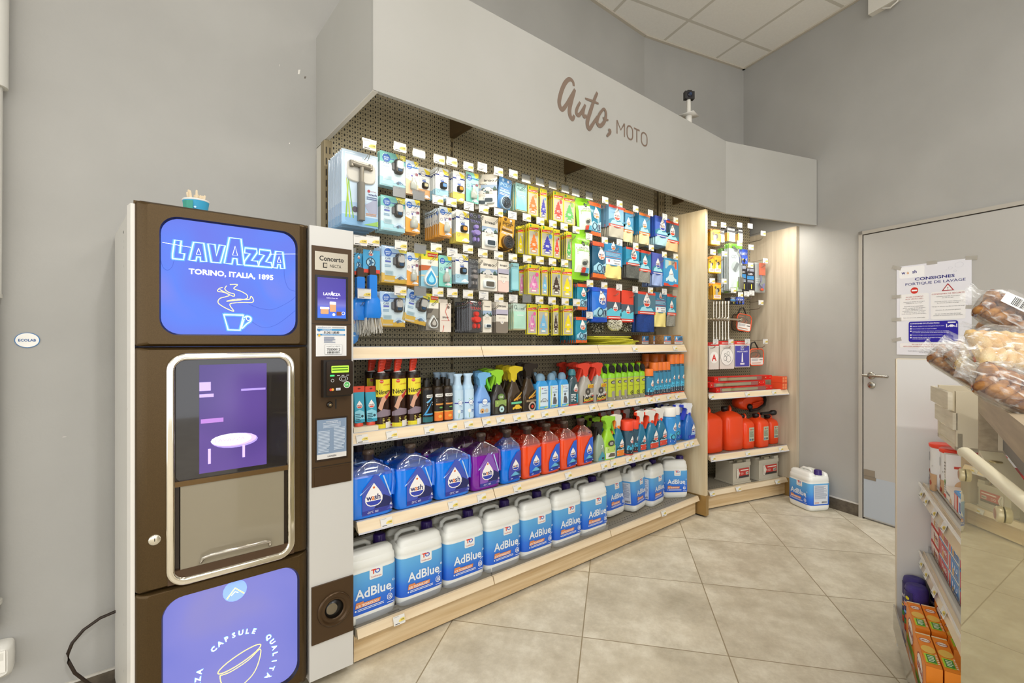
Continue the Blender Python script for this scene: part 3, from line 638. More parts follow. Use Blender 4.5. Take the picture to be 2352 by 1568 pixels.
neon(m, [mz((442, 535)), mz((700, 580))], .0011, YN, NEO, False); neon(m, [mz((1405, 642)), mz((1640, 640))], .0011, YN, NEO, False)
m.build('backlit_panel', mc, label='glowing blue panel with a neon style logo and steaming cup')
# lower backlit panel
m = MB(); m.prism(rr(HL[0]-.003, HL[1]-.003, HL[2]+.003, HL[3]+.003, .055), YF+.012, YF+.02, LIT2)
a = onY(541, 1352, YN)
ac, (cx, cz) = [onY(x, y, YN) for x, y in ((521, 1376), (540, 1350), (561, 1362))], (.290, .200)
m.flat([('e', .5, .5, .5, P('7d9cf2', .3, em=.8))], .07, .05, ac[1][0], YN+.002, ac[1][1]-.034); neon(m, ac, .0035, YN, YEL, False)
neon(m, [(ac[1][0]-.011, ac[1][1]-.022), (ac[1][0], ac[1][1]-.012), (ac[1][0]+.009, ac[1][1]-.018)], .002, YN, NEO, False)
m.flat([('e', .5, .5, .5, P('7a96f4', .3, em=.85)), ('e', .5, .5, .4, P('6fa0fb', .3, em=.95))], .3, .3, cx+.01, YN+.0035, cz-.15)
for tx, a0, st in (('CAPSULE', 128, -10.5), ('QUALITÀ', 35, -12), ('LAVAZZA', 232, -11.5)):
    for i, chh in enumerate(tx):
        an = math.radians(a0+st*i); V, Fs, tw = textmesh(chh, True); H = .0145; ro = an-PI/2; c_, s_ = math.cos(ro), math.sin(ro)
        for kk, (mt, yy) in enumerate(((GL3, YN+.0015), (NEO, YN))):
            sc_ = H*(1.25 if kk == 0 else 1)
            m.add([(cx+.113*math.cos(an)+(p*c_-q*s_)*sc_, yy, cz+.113*math.sin(an)+(p*s_+q*c_)*sc_) for p, q in V], Fs, mt)
El = []
for i in range(25):
    t = 2*PI*i/24; x, z = .066*math.cos(t), .016*math.sin(t); El.append((cx+.005+x*.95-z*.3, cz+.027+x*.32+z*.95))
neon(m, El, .003, YN, YEL, False)
neon(m, smooth([(cx-.052, cz-.004), (cx-.02, cz-.004), (cx+.03, cz+.012), (cx+.066, cz+.034), (cx+.06, cz-.01), (cx+.04, cz-.045), (cx, cz-.07)], 5), .0026, YN, YEL, False)
neon(m, smooth([(cx-.052, cz-.004), (cx-.048, cz-.03), (cx-.03, cz-.06), (cx, cz-.075), (cx+.02, cz-.066)], 4), .0026, YN, YEL, False)
m.build('lower_backlit_panel', mc, label='glowing violet panel with a neon style coffee capsule')
# chrome surround and serving window
def ring(mb, o, w, r, y0, prof, mt):
    L = []
    for t, yy in prof: L.append([(x, y0+yy, z) for x, z in rr(o[0]+w*t, o[1]+w*t, o[2]-w*t, o[3]-w*t, max(.006, r-w*t), 8)])
    mb.loops(L, mt, True, False, False)
m = MB(); ring(m, (.094, .526, .464, 1.246), .026, .055, YF, [(0, .002), (.08, -.009), (.3, -.014), (.5, -.008), (.62, -.012), (.85, -.01), (1, .012), (1.02, .03)], CH); m.build('chrome_surround', mc, label='polished chrome surround of the serving window')
DK = P('2b2016', .25)
m = MB(); m.box(.1, YF+.05, .535, .46, YF+.055, 1.236, DK); m.box(.1, YF+.008, .535, .13, YF+.05, 1.236, DK); m.box(.43, YF+.008, .535, .46, YF+.05, 1.236, DK); m.box(.1, YF+.008, 1.225, .46, YF+.05, 1.236, DK); m.box(.1, YF-.002, .535, .46, YF+.05, .575, P('4b351f', .55))
for k in range(7): m.box(.15, YF+.001, .577+k*.0065, .41, YF+.03, .5795+k*.0065, P('6d6048', .3, .6))
m.build('serving_recess', mc)
GLS = P('17131a', .06, 0, coat=1.)
m = MB(); m.prism(rr(.121, .845, .442, 1.222, .02), YF+.004, YF+.012, GLS); m.build('dark_glass', mc)
m2 = MB(); sv = litmat('menu_screen_print', '6a4aa8', '8a62c8', '9f8ae6', .42); m2.prism([(.181, .862), (.374, .862), (.374, 1.206), (.181, 1.206)], YF+.0025, YF+.0035, sv)
q0 = P('ffffff', .3, em=1.3); q1 = P('b9a4ec', .3, em=.7)
m2.flat([('e', .52, .27, .34, P('9a86dc', .3, em=.6), .35), ('e', .5, .28, .34, q1, .32), ('e', .46, .285, .3, q0, .33), ('tb', 'LAVAZZA', .44, .285, .05, q1, .45), ('r', .12, .08, .16, .22, q1), ('r', .62, .1, .66, .22, q1), ('r', 0, .76, .16, .84, P('b9a4ec', .3, em=.5)), ('r', 0, .70, .2, .73, P('b9a4ec', .3, em=.45)), ('r', .6, .74, .98, .76, P('a08ae0', .3, em=.4)), ('r', .02, .46, .34, .5, P('a878c8', .3, em=.4))], .193, .344, .2775, YF+.002, .862, .0003)
m2.build('menu_screen', mc, label='violet menu screen behind dark glass')
m = MB(); m.box(.118, YF-.003, .832, .446, YF+.012, .848, P('6a5231', .3, .5)); m.build('screen_ledge', mc)
m = MB(); m.box(.132, YF+.0, .572, .428, YF+.004, .832, P('8d8470', .12, 0, coat=.5)); m.build('hatch_door', mc, label='greenish clear hatch door')
for z_ in (.602,): 
    m = MB(); m.tube([(.185, YF-.001, z_-.018), (.19, YF-.016, z_), (.21, YF-.022, z_+.006), (.36, YF-.022, z_+.006), (.378, YF-.016, z_), (.383, YF-.001, z_-.018)], .0055, P('c9c3b8', .1, .8), 8); m.build('hatch_handle', mc)
lx, lz = onY(355, 1239, YF)
m = MB(); m.M = Matrix.Translation((lx, YF, lz)) @ Matrix.Rotation(PI/2, 4, 'X'); m.lathe([(.0155, -.002), (.0155, .005), (.0125, .007), (.001, .007)], P('ddd6c6', .2, .8), n=24); m.M = None; m.box(lx-.001, YF-.0078, lz-.003, lx+.001, YF-.007, lz+.006, BLK); m.build('door_lock', mc)
# right column
m = MB(); m.box(XM+.001, YF+.003, .05, X1, 1.845, 1.70, GRY); m.build('side_column', mc, label='light grey column of the machine')
m = MB(); m.box(.521, YF-.001, .752, .666, YF+.003, 1.628, DBR); m.box(.521, YF-.0015, 1.343, .666, YF-.001, 1.345, BLK); m.box(.521, YF-.0015, .822, .666, YF-.001, .824, BLK); m.build('control_fascia', mc)
m = MB(); m.box(.531, YF-.003, 1.54, .651, YF-.001, 1.608, P('bdb3a0', .25, .8)); m.flat([('tb', 'Concerto', .5, .66, .15, '1c1712', .74), ('t', 'NECTA', .62, .28, .1, '2a241e', .34), ('r', .24, .14, .36, .42, '2a241e'), ('r', .265, .19, .35, .37, 'bdb3a0')], .12, .068, .591, YF-.003, 1.54, .0003, .0002); m.build('name_plate', mc)
m = MB(); m.box(.532, YF-.0035, 1.358, .651, YF-.001, 1.522, P('14121c', .15))
V1 = gradz('selection_screen_print', ((0, '2a5cc0'), (.25, '3a4fae'), (.33, '5a5aa0'), (.5, '3a2f86'), (1, '342a7c')), 1.366, 1.514, .2, .75)
m.prism([(.540, 1.366), (.643, 1.366), (.643, 1.514), (.540, 1.514)], YF-.0042, YF-.0038, V1)
e_ = P('e9e4f2', .3, em=.8); f_ = P('b98a62', .3, em=.6)
m.flat([('tb', 'LAVAZZA', .5, .6, .1, e_, .6), ('tb', 'A', .5, .62, .15, e_, .13), ('t', 'TORINO, ITALIA, 1895', .5, .5, .03, e_, .4), ('r', .42, .16, .64, .4, f_, .02), ('r', .42, .34, .64, .41, e_, .02), ('r', .1, .1, .38, .25, f_, .03), ('r', .08, .22, .4, .27, e_, .02), ('r', .66, .07, .84, .17, P('6b3f26', .3, em=.5), .02), ('e', .56, .09, .05, e_), ('o', .9, .13, .06, .045, e_)], .103, .148, .5915, YF-.0043, 1.366, .0002, .0002); m.build('selection_screen', mc)
m = MB(); m.box(.535, YF-.002, 1.226, .646, YF-.001, 1.338, P('e6e4e2', .4)); m.flat([('t', 'aventfrance.com', .27, .95, .05, '2a6ba8', .42), ('L', .52, .92, .93, .97, 2, '8a8a92'), ('r', .03, .84, .95, .9, '3f93c8'), ('t', 'ASSISTANCE', .35, .87, .05, 'f2f2f2', .3), ('tb', '01.34.11.80.80', .5, .78, .075, '333338', .5), ('r', .03, .68, .95, .73, '3f93c8'), ('t', "INSTRUCTIONS D'UTILISATION", .55, .705, .04, 'f2f2f2', .7), ('e', .1, .68, .04, 'e8b53a'), ('e', .1, .85, .04, '2f6fb0'), ('L', .25, .44, .62, .64, 5, '6a7a9a'), ('r', .28, .06, .85, .38, 'b9b7b4', .02), ('r', .29, .068, .84, .372, 'ecebe9', .02), ('t', 'POINT DE VENTE', .56, .32, .05, '55555c', .45), ('tb', '75000012', .56, .22, .08, '333338', .44), ('bar', .36, .09, .76, .16)], .111, .112, .5905, YF-.002, 1.226, .0003, .0002); m.build('service_sticker', mc)
# payment terminal
m = MB(); m.box(.553, YF-.030, 1.078, .655, YF-.001, 1.212, P('1d1610', .3)); m.build('payment_terminal', mc)
m3 = MB(); m3.prism(rr(.562, 1.083, .658, 1.209, .008), YF-.038, YF-.03, P('2c2017', .18))
m3.flat([('r', .17, .66, .83, .86, P('9fd43a', .3, em=.7), .02), ('L', .2, .7, .8, .84, 2, '4a7a1a'), ('r', .12, .56, .28, .6, P('3af06a', .3, em=1.2), .01), ('r', .38, .57, .48, .585, 'cfcfcf'), ('r', .55, .57, .65, .585, 'cfcfcf'), ('r', .73, .57, .83, .585, 'cfcfcf'), ('o', .62, .48, .17, .15, 'cfcfcf', .6), ('o', .62, .48, .1, .085, 'cfcfcf', .6), ('e', .75, .3, .13, 'e8e8e0'), ('e', .75, .3, .105, '4fb55a'), ('tb', 'OK', .75, .3, .06, 'f2f2e8'), ('e', .14, .18, .05, 'd9372a'), ('e', .21, .18, .05, 'e8a03a'), ('r', .33, .15, .5, .22, 'e8e8f0'), ('tb', 'VISA', .415, .185, .05, '26307a', .14), ('o', .2, .44, .06, .045, 'cfcfcf')], .096, .126, .61, YF-.038, 1.083, .0004, .0002); m3.build('terminal_face', mc)
m = MB(); m.M = Matrix.Translation((.583, YF, 1.048)) @ Matrix.Rotation(PI/2, 4, 'X'); m.lathe([(.011, 0), (.011, .01), (.008, .012), (.001, .012)], P('1c140d', .25), n=18); m.lathe([(.006, .012), (.006, .018), (.001, .019)], P('8a7a5e', .2, .8), n=12); m.M = None; m.box(.604, YF-.002, 1.03, .609, YF-.001, 1.066, BLK); m.build('coin_slot', mc)
m = MB(); m.box(.533, YF-.003, .842, .65, YF-.001, 1.0, P('2d1f13', .35)); m.box(.538, YF-.0038, .85, .645, YF-.003, .994, P('8396ae', .25)); m.box(.538, YF-.0042, .85, .645, YF-.0038, .868, 'd9d6d2')
m.flat([('t', 'INFORMATION', .5, .94, .04, 'f2f4f8', .4), ('t', 'DES CONSOMMATEURS', .5, .9, .04, 'f2f4f8', .6), ('L', .04, .17, .42, .72, 15, 'c9d4e2'), ('L', .56, .2, .94, .78, 15, 'c9d4e2'), ('L', .2, .78, .8, .87, 3, 'c9d4e2'), ('tb', 'LAVAZZA', .5, .06, .05, '3a3a42', .3)], .107, .144, .5915, YF-.0042, .85, .0003, .0002); m.build('information_card', mc)
m = MB(); m.box(.53, YF-.003, .757, .658, YF-.001, .815, P('47331f', .4, .3)); m.build('coin_box_flap', mc)
m = MB(); m.box(.52, YF-.004, .183, .672, YF+.003, .392, DBR); m.M = Matrix.Translation((.6, YF-.004, .29)) @ Matrix.Rotation(PI/2, 4, 'X'); m.lathe([(.062, 0), (.06, .007), (.052, .008), (.048, .003), (.043, .003), (.04, .0045), (.036, .004), (.034, .0005), (.001, .0005)], P('4b3824', .2, .5), n=40); m.M = None
m.build('cup_return', mc, label='round dark opening plate low on the grey column')
m = MB(); m.M = Matrix.Translation((.6, YF-.0047, .29)) @ Matrix.Rotation(PI/2, 4, 'X'); m.lathe([(.0335, 0), (.0335, .0006), (.001, .0006)], P('0f0b08', .3), n=32); m.lathe([(.02, .0006), (.019, .001), (.001, .001)], P('6e6350', .2), cx=-.009, cy=.003, n=24); m.M = None; m.build('cup_return_hole', mc)
# cup with stirrers on top
cx_, cz_ = onY(450, 473, 1.93); cup_ = thing('paper_cup', 'blue and green paper cup of wooden stirrers on the coffee machine', 'cup', (cx_, 1.93, 1.675))
m = MB(); m.loft([(0, .027, .027), (.082, .039, .039)], '3aa3c9', 2, 24, c1=False); m.lathe([(.0385, .079), (.041, .082), (.0385, .085), (.037, .082)], 'efece4', n=24); m.loft([(.085, .037, .037), (.03, .03, .03)], 'e4e0d6', 2, 24, c0=False)
m.curved([('r', 0, .1, .34, .98, '3f9a86'), ('e', .42, .7, .05, 'bfe3ee'), ('tb', 'you', .66, .5, .14, 'f2f6f4', .24), ('tb', 'be', .68, .3, .12, 'f2f6f4', .14)], .066, .075, .034, .034, .002, 2, .0045); m.build('cup', cup_)
m = MB(); rdm = random.Random(3)
for i in range(14):
    a_ = rdm.uniform(0, 6.28); R_ = rdm.uniform(.005, .03); x, y = R_*math.cos(a_), R_*math.sin(a_)
    m.M = Matrix.Translation((x*.6, y*.6, .01)) @ Matrix.Rotation(rdm.uniform(-.12, .12)+x*5, 4, 'Y') @ Matrix.Rotation(-y*5, 4, 'X'); m.prism(rr(-.003, 0, .003, .088+rdm.uniform(0, .016), .0028, 2), -.0006, .0006, 'e3cfae'); m.M = None
o = m.build('wooden_stirrers', None, (cx_, 1.93, 1.677)); tag(o, 'bunch of pale wooden stirrers standing in the paper cup', 'stirrers'); o['kind'] = 'stuff'
# ================================================================ HANGING GOODS
def bump(mb, w, h, u, v, a, b, d, mt, e=4, n=20, y=0, ins=.8):      # raised rounded form on a card, a/b in fractions of w
    mb.M = Matrix.Translation(((u-.5)*w, y, -h+v*h)) @ Matrix.Rotation(PI/2, 4, 'X')
    mb.loft([(0, a*w, b*w), (d*.7, a*w, b*w), (d, a*w*ins, b*w*ins)], mt, e, n); mb.M = None; return mb
def card(w, h, base, sh, t=.0015, r=.06, y=0):
    m = MB(); m.prism(rr(-w/2, -h, w/2, 0, r*w, 3), y, y+t, base)
    m.flat(sh, w, h, 0, y, -h); return m
def shell(w, h, d=.008, r=.08):
    m = MB(); m.loops([[(x, y, z) for x, z in rr(-w/2+i, -h+i, w/2-i, -i, r*w, 4)] for i, y in ((0, 0), (0, -.002), (.006, -.0025), (.010, -d), (.013, -d))], CLEAR('f4fbff', .13), True, False, True); return m
def pillow(w, h, d, base, sh, crimp=.08):
    m = MB(); nx, nz = 8, 12
    def dep(u, v):
        a = max(0, min(1, (v-crimp)/(1-2*crimp))); return d*(max(0, 1-abs(2*u-1)**2.6))*(max(0, 1-abs(2*a-1)**3))+.0008+.0012*math.sin(u*17+v*9)*(1 if 0 < a < 1 else 0)
    def fn(u, v, o): return ((u-.5)*w*(1-.05*math.sin(PI*v)), -dep(u, v)-o, -h+v*h)
    V = [fn(i/nx, j/nz, 0) for j in range(nz+1) for i in range(nx+1)]; B = [(x, -y*.6+.0004, z) for x, y, z in V]; n = len(V); q = nx+1
    Fs = [(j*q+i, j*q+i+1, (j+1)*q+i+1, (j+1)*q+i) for j in range(nz) for i in range(nx)]
    m.add(V, Fs, base, True); m.add(B, [f[::-1] for f in Fs], base, True)
    m.cv = 2; m.art(sh, w, h, fn, .0024, .0004); m.cv = False; return m
def cloth(w, h, d, mt, z0=0, wob=.004):            # folded cloth hanging below its card
    m = MB(); n = 10; L = []
    for j, (zz, k) in enumerate(((0, .9), (-.3, 1), (-.7, 1.02), (-.96, 1.0), (-1, .96))):
        l = []
        for i in range(n+1): u = i/n; l.append(((u-.5)*w*k, -d/2-wob*math.sin(u*9+j), z0+zz*h))
        for i in range(n, -1, -1): u = i/n; l.append(((u-.5)*w*k, d/2-wob*math.sin(u*7+j), z0+zz*h))
        L.append(l)
    return m.loops(L, mt, True)
TW = lambda s, **k: noisy('terry_'+s, s, 'ffffff' if k.get('l') else s, 90, .95, bump=.6)
FUZ = {}
def fuzz(c1, c2, sc=160): return noisy('fuzzy_%s' % c1, c1, c2, sc, .95, bump=.8, detail=2)
LOGO = lambda u, v, s=.15: [('e', u, v, s, '2456ad'), ('e', u, v, s*.86, '3a72c8'), ('tb', 'ambi', u, v+s*.16, s*.42, 'f6f8fb', s*1.3), ('tb', 'pur', u, v-s*.2, s*.42, 'f6f8fb', s*1.0)]
def k_clip(c1, c2, mid='eef4f4'):
    def f(w, h):
        s = [('r', 0, 0, 1, 1, mid), ('r', 0, .7, 1, 1, c1), ('p', [(0, 0), (1, 0), (1, .12), (.5, .2), (0, .27)], c2), ('r', .2, .80, 1, .825, '2f62b4'), ('p', [(.6, 1), (1, 1), (1, .845), (.72, .845)], 'f3dc3c'), ('t', '70%', .84, .91, .07, 'b0562a'),
             *LOGO(.25, .82), ('t', 'CAR', .25, .66, .085, '2f4f8c', .22), ('r', .14, .555, .36, .6, '5a63c0'), ('L', .12, .42, .36, .5, 2, '8fb0c8'), ('r', .12, .2, .46, .33, 'c9d6d8', .03), ('r', .16, .22, .42, .31, 'a9bfc4', .03), ('car', .76, .1, .24, 'd9e4ee'), ('car', .76, .115, .13, '6f8aa8'), ('e', .7, .14, .05, '5d6a78'), ('L', .1, .03, .5, .08, 2, 'e8eef0')]
        dv = bump(MB(), w, h, .7, .62, .17, .27, .022, P('55504a', .3, .3)); bump(dv, w, h, .7, .66, .145, .17, .027, P('c9c8c4', .2, .5)); bump(dv, w, h, .71, .52, .1, .08, .025, P('2f4a66', .1)); bump(dv, w, h, .5, .6, .06, .15, .012, P('6b6b6b', .3))
        return {'card': card(w, h, 'e9eeee', s), 'vent_freshener': dv, 'blister_shell': shell(w, h)}
    return f
def k_diff(c1, c2, mid='f1ece6'):
    def f(w, h):
        s = [('r', 0, 0, 1, 1, mid), ('r', 0, .78, 1, 1, c1), ('p', [(0, 0), (1, 0), (1, .3), (.5, .38), (0, .46)], c2), ('r', .2, .80, 1, .83, '2f7fd0'), ('p', [(.62, 1), (1, 1), (1, .86), (.75, .86)], 'f3dc3c'), *LOGO(.27, .82, .2), ('t', 'CAR', .55, .62, .11, '2f4f8c', .34), ('r', .42, .54, .72, .58, '5a50b0'), ('o', .17, .55, .1, .085, '4a5a8a'), ('car', .72, .03, .25, 'eef2f4'), ('r', .74, .58, .96, .66, '8f5a6a', .05)]
        dv = MB(); dv.M = Matrix.Translation((.04*w, -.012, -h+.14*h)); q = w*.24
        dv.lathe([(q*.8, 0), (q, .02*h), (q, .2*h), (q*.5, .28*h), (q*.5, .33*h)], P('dfe3da', .08, tr=.5), n=12, sy=.6); dv.lathe([(q*.42, .33*h), (q*.42, .42*h), (q*.2, .44*h)], P('eef0f2', .2), n=10, sy=.6); dv.M = None
        return {'card': card(w, h, 'e9eeee', s, r=.18), 'perfume_bottle': dv}
    return f
def k_feb(c2, dot):
    def f(w, h):
        s = [('r', 0, 0, 1, 1, 'eef0ee'), ('r', 0, .0, 1, .3, c2), ('r', 0, .74, 1, .785, '223a8c'), ('p', [(.5, .98), (1, .9), (1, .8), (.7, .8)], 'f3dc3c'), ('e', .45, .79, .2, '223a8c'), ('e', .45, .79, .18, 'f6f4f0'), ('t', 'fèbrèze', .45, .79, .09, '3a4a8a', .28), ('t', 'CAR', .5, .62, .11, '2f4f8c', .34), ('r', .38, .55, .66, .59, '4f6fc0'), ('car', .75, .02, .28, 'f2f4f4'), ('o', .2, .22, .1, .085, '8a8a7a')]
        dv = bump(MB(), w, h, .58, .42, .24, .22, .016, P('2a2622', .3)); bump(dv, w, h, .58, .42, .16, .14, .019, P(dot, .12, coat=1)); 
        return {'card': card(w, h, 'f0f2f0', s, r=.2), 'vent_freshener': dv}
    return f
def k_imao(c, thin=False):
    def f(w, h):
        s = [('r', 0, 0, 1, 1, 'e9e2d3'), ('tb', 'imao', .5, .82, .16, '2a2624', .62), ('r', .0, .52, 1, .68, '9db2cc'), ('p', [(0, .52), (.15, .6), (.3, .55), (.5, .62), (.72, .56), (.86, .64), (1, .54), (1, .52)], '4f6a5e'), ('r', 0, .5, 1, .53, '2c2c30'), ('car', .45, .485, .3, 'd9d9d6'), ('t', 'NEW YORK', .5, .42, .06, '8a837a', .5), ('L', .3, .45, .7, .475, 1, '9a948a')]
        if c == 'leaf': s += [('e', .5, .3, .1, 'e9e2d3')]
        dv = bump(MB(), w, h, .5, .2, .36, .2, .014, P('d9e0e0', .1), 5); bump(dv, w, h, .5, .2, .28, .14, .016, P(c if c != 'leaf' else '6a5e50', .2), 6)
        return {'card': card(w, h, 'e9e2d3', s, r=.02), 'vent_freshener': dv}
    return f
def k_imaoc(c):
    def f(w, h): return {'card': card(w, h, c, [('r', 0, .36, 1, 1, 'ece5d8'), ('tb', 'imao', .5, .87, .17, '2a2624', .66), ('r', 0, .58, 1, .75, 'b9b4c6'), ('r', .05, .57, .95, .6, '3a3638'), ('t', 'NEW YORK', .5, .48, .07, '8a837a', .55), ('e', .5, .35, .14, 'ece5d8'), ('tb', 'G', .5, .35, .08, '5a6aa0')], r=.1)}
    return f
def k_titan(c, bg='3f3b3c'):
    def f(w, h):
        s = [('r', 0, 0, 1, 1, bg), ('o', .2, .93, .1, .07, c), ('o', .82, .93, .09, .06, c), ('o', .5, .9, .13, .1, 'b9b6b2', .8), ('tb', 'TITAN', .5, .76, .16, c, .8), ('L', .2, .69, .8, .72, 1, '8f8a86')]
        dv = MB(); g = P(c, .25, .2)
        for u, v, a, b, d in ((.5, .58, .17, .15, .02), (.5, .4, .26, .2, .026), (.36, .2, .09, .16, .018), (.64, .2, .09, .16, .018), (.22, .42, .07, .1, .014), (.78, .42, .07, .1, .014)): bump(dv, w, h, u, v, a, b, d, g, 2.3)
        return {'card': card(w, h, bg, s, r=.05), 'freshener': dv, 'blister_shell': shell(w, h, .012, .05)}
    return f
def k_pop(c, c2):
    def f(w, h):
        s = [('r', 0, 0, 1, 1, c), ('e', .3, .92, .1, c2), ('e', .7, .92, .08, 'e9e9ee'), ('tb', 'POP', .5, .78, .2, c2, .75), ('t', 'Organic', .5, .65, .11, 'f2f2f2', .7), ('r', .1, .54, .9, .6, c2), ('L', .1, .44, .9, .52, 2, 'f2f2f2')]
        dv = MB(); dv.M = Matrix.Translation((.05*w, 0, -h+.2*h)) @ Matrix.Rotation(PI/2, 4, 'X'); R_ = w*.42
        dv.lathe([(R_, 0), (R_, .016), (R_*.95, .019), (.001, .019)], P(c2, .3, .2), n=24)
        for q in (.85, .65, .45, .25): dv.lathe([(R_*q, .019), (R_*q, .021), (R_*(q-.09), .021), (R_*(q-.09), .019)], P('2f3236', .4), n=24)
        dv.M = None; return {'card': card(w, h, c, s, r=.12), 'tin': dv}
    return f
def k_tree(c, badge, stripe=None, bg='b9b4a0'):
    def f(w, h):
        s = [('r', 0, 0, 1, 1, 'ddd02e'), ('r', .07, .03, .93, .76, bg, .04), ('tree', .2, .89, .2, '2f9a3f'), ('p', [(.06, .78), (.94, .82), (.94, .9), (.06, .86)], 'd33327'), ('tb', 'Arbre Magique', .5, .835, .07, 'f6ead0', .76, .05), ('p', [(.5+a*.98, .09+b*.6) for a, b in TREE], c), ('r', .32, .105, .68, .155, 'f0ead8')]
        if stripe: s += [('p', [(.38+.06*math.sin(j+i)+.12*i-.12, .2+.08*j) for j in range(6)]+[(.42+.06*math.sin(j+i)+.12*i-.12, .2+.08*j) for j in range(5, -1, -1)], stripe) for i in range(3)]
        s += [('L', .36, .3, .64, .38, 2, 'f6f0e6'), ('e', .74, .68, .13, badge)]
        return {'card': card(w, h, 'd4c82c', s, r=.04)}
    return f
def k_sachet(c, c2='8ab8b4', bg='d8d0a8'):
    def f(w, h):
        m = pillow(w*.94, h*.66, .004, P(c, .3), [('L', .25, .75, .75, .8, 1, 'ffffff')]); m.v = [(x, y-.002, z-.3*h) for x, y, z in m.v]
        return {'card': card(w, h, bg, [('r', 0, .7, 1, 1, c2), ('t', 'ALOHA', .55, .8, .15, '5a7a7a', .7), ('o', .2, .86, .12, .09, '4a6a66'), ('t', 'Nature', .5, .72, .08, 'eef2ee', .5)], r=.08), 'scented_sachet': m}
    return f
def k_wipes(w, h): return {'pouch': pillow(w, h, .03, P('8fd12c', .25), [('r', .08, .16, .94, .78, 'e6ebe0'), ('e', .5, .8, .1, '3a4a30'), ('t', 'GS27', .5, .8, .06, 'dfe8d0', .15), ('t', 'LINGETTES', .5, .70, .08, '3f4a40', .5), ('tb', 'DÉSINFECTANTES', .5, .645, .07, '7fc02c', .7), ('L', .15, .55, .85, .62, 2, '8fc85a'), ('e', .55, .38, .2, 'b9bdb4', .7), ('e', .5, .36, .13, '4a4f4a', .6), ('e', .62, .4, .08, '6f756c', .6), ('r', .38, .16, .6, .27, 'd84a3a'), ('r', .62, .16, .84, .27, '5ab8dc'), ('r', .38, .1, .84, .155, '3f3a38')])}
def k_pouch(c, top, low, dc, fat=.012, car=True):
    def f(w, h): return {'pouch': pillow(w, h, fat, P(c, .22), [('r', .02, .88, .98, 1, top), ('r', .02, 0, .98, .12, low), ('e', .5, .1, .35, c, .3), *([('d', .55, .5, .62, dc)]), ('p', [(.05, .14), (.05, .3), (.3, .42), (.6, .36), (.95, .44), (.95, .14)], '9fd0e4' if car else 'd6dcd6'), ('o', .42, .27, .18, .13, '274a60'), ('r', .62, .16, .9, .34, '2b3f5a', .02), ('L', .64, .18, .88, .32, 4, 'cfe2ee'), ('L', .08, .14, .5, .2, 2, '1f6f94')])}
    return f
def k_cloth(c, top, band, mt, dc, frac=.62, d=.014, back=False, win=False):
    def f(w, h):
        hc = h*frac; mt_ = mt() if callable(mt) else mt
        if back: s = [('r', 0, 0, 1, 1, c), ('d', .5, .72, .3, dc), ('L', .2, .66, .8, .69, 1, 'cfe2ee'), ('r', .05, .6, .95, .615, band), ('L', .08, .42, .92, .58, 5, 'a9cfe4'), ('r', .05, .36, .95, .375, band), ('r', .08, .04, .92, .3, 'e9ecee', .02), ('bar', .55, .08, .85, .14), ('e', .25, .2, .06, 'c9788a'), ('L', .5, .2, .86, .26, 1, '6a6a74')]
        elif win: s = [('r', 0, 0, 1, 1, c), ('r', 0, .0, 1, .1, band), ('r', .1, .62, .9, .92, 'b9c6c4', .03), ('r', .12, .64, .3, .9, '9fd0dc'), ('r', .34, .64, .5, .9, 'e2d2a0'), ('r', .54, .64, .7, .9, 'a9b0ac'), ('r', .74, .64, .88, .9, 'e0583a'), ('e', .5, .4, .4, c), ('d', .5, .28, .42, dc), ('car', .5, .14, .36, 'cfe6ee')]
        else: s = [('r', 0, 0, 1, 1, c), ('r', 0, .88, 1, 1, top), ('r', 0, 0, 1, .13, band), ('p', [(0, .13), (0, .3), (.25, .42), (.45, .34), (.62, .38), (.8, .28), (1, .36), (1, .13)], '2f7f9c'), ('p', [(.1, .14), (.2, .3), (.38, .36), (.5, .26), (.75, .3), (.9, .16)], '9fd8e6'), ('d', .5, .33, .5, dc), ('L', .1, .03, .9, .1, 1, 'f2e6e0')]
        m = card(w, hc, c, s, r=.01, t=d, y=-d/2)
        p = {'card_sleeve': m}
        if frac < 1: p['cloth'] = cloth(w*.95, h-hc*.97, d*.8, mt_, -hc*.97)
        return p
    return f
def k_mitt(w, h):
    return {'card_sleeve': card(w, h, 'e0472f', [('r', 0, 0, 1, 1, 'de452e'), ('r', 0, 0, 1, .56, '4a5a68'), ('r', 0, 0, 1, .1, 'd33a2c'), ('p', [(0, .1), (0, .26), (.3, .36), (.6, .24), (1, .34), (1, .1)], '5fc0d4'), ('d', .58, .26, .42, 'd8432f'), ('L', .1, .02, .9, .08, 1, 'f2e6e0')], t=.012, r=.01)}
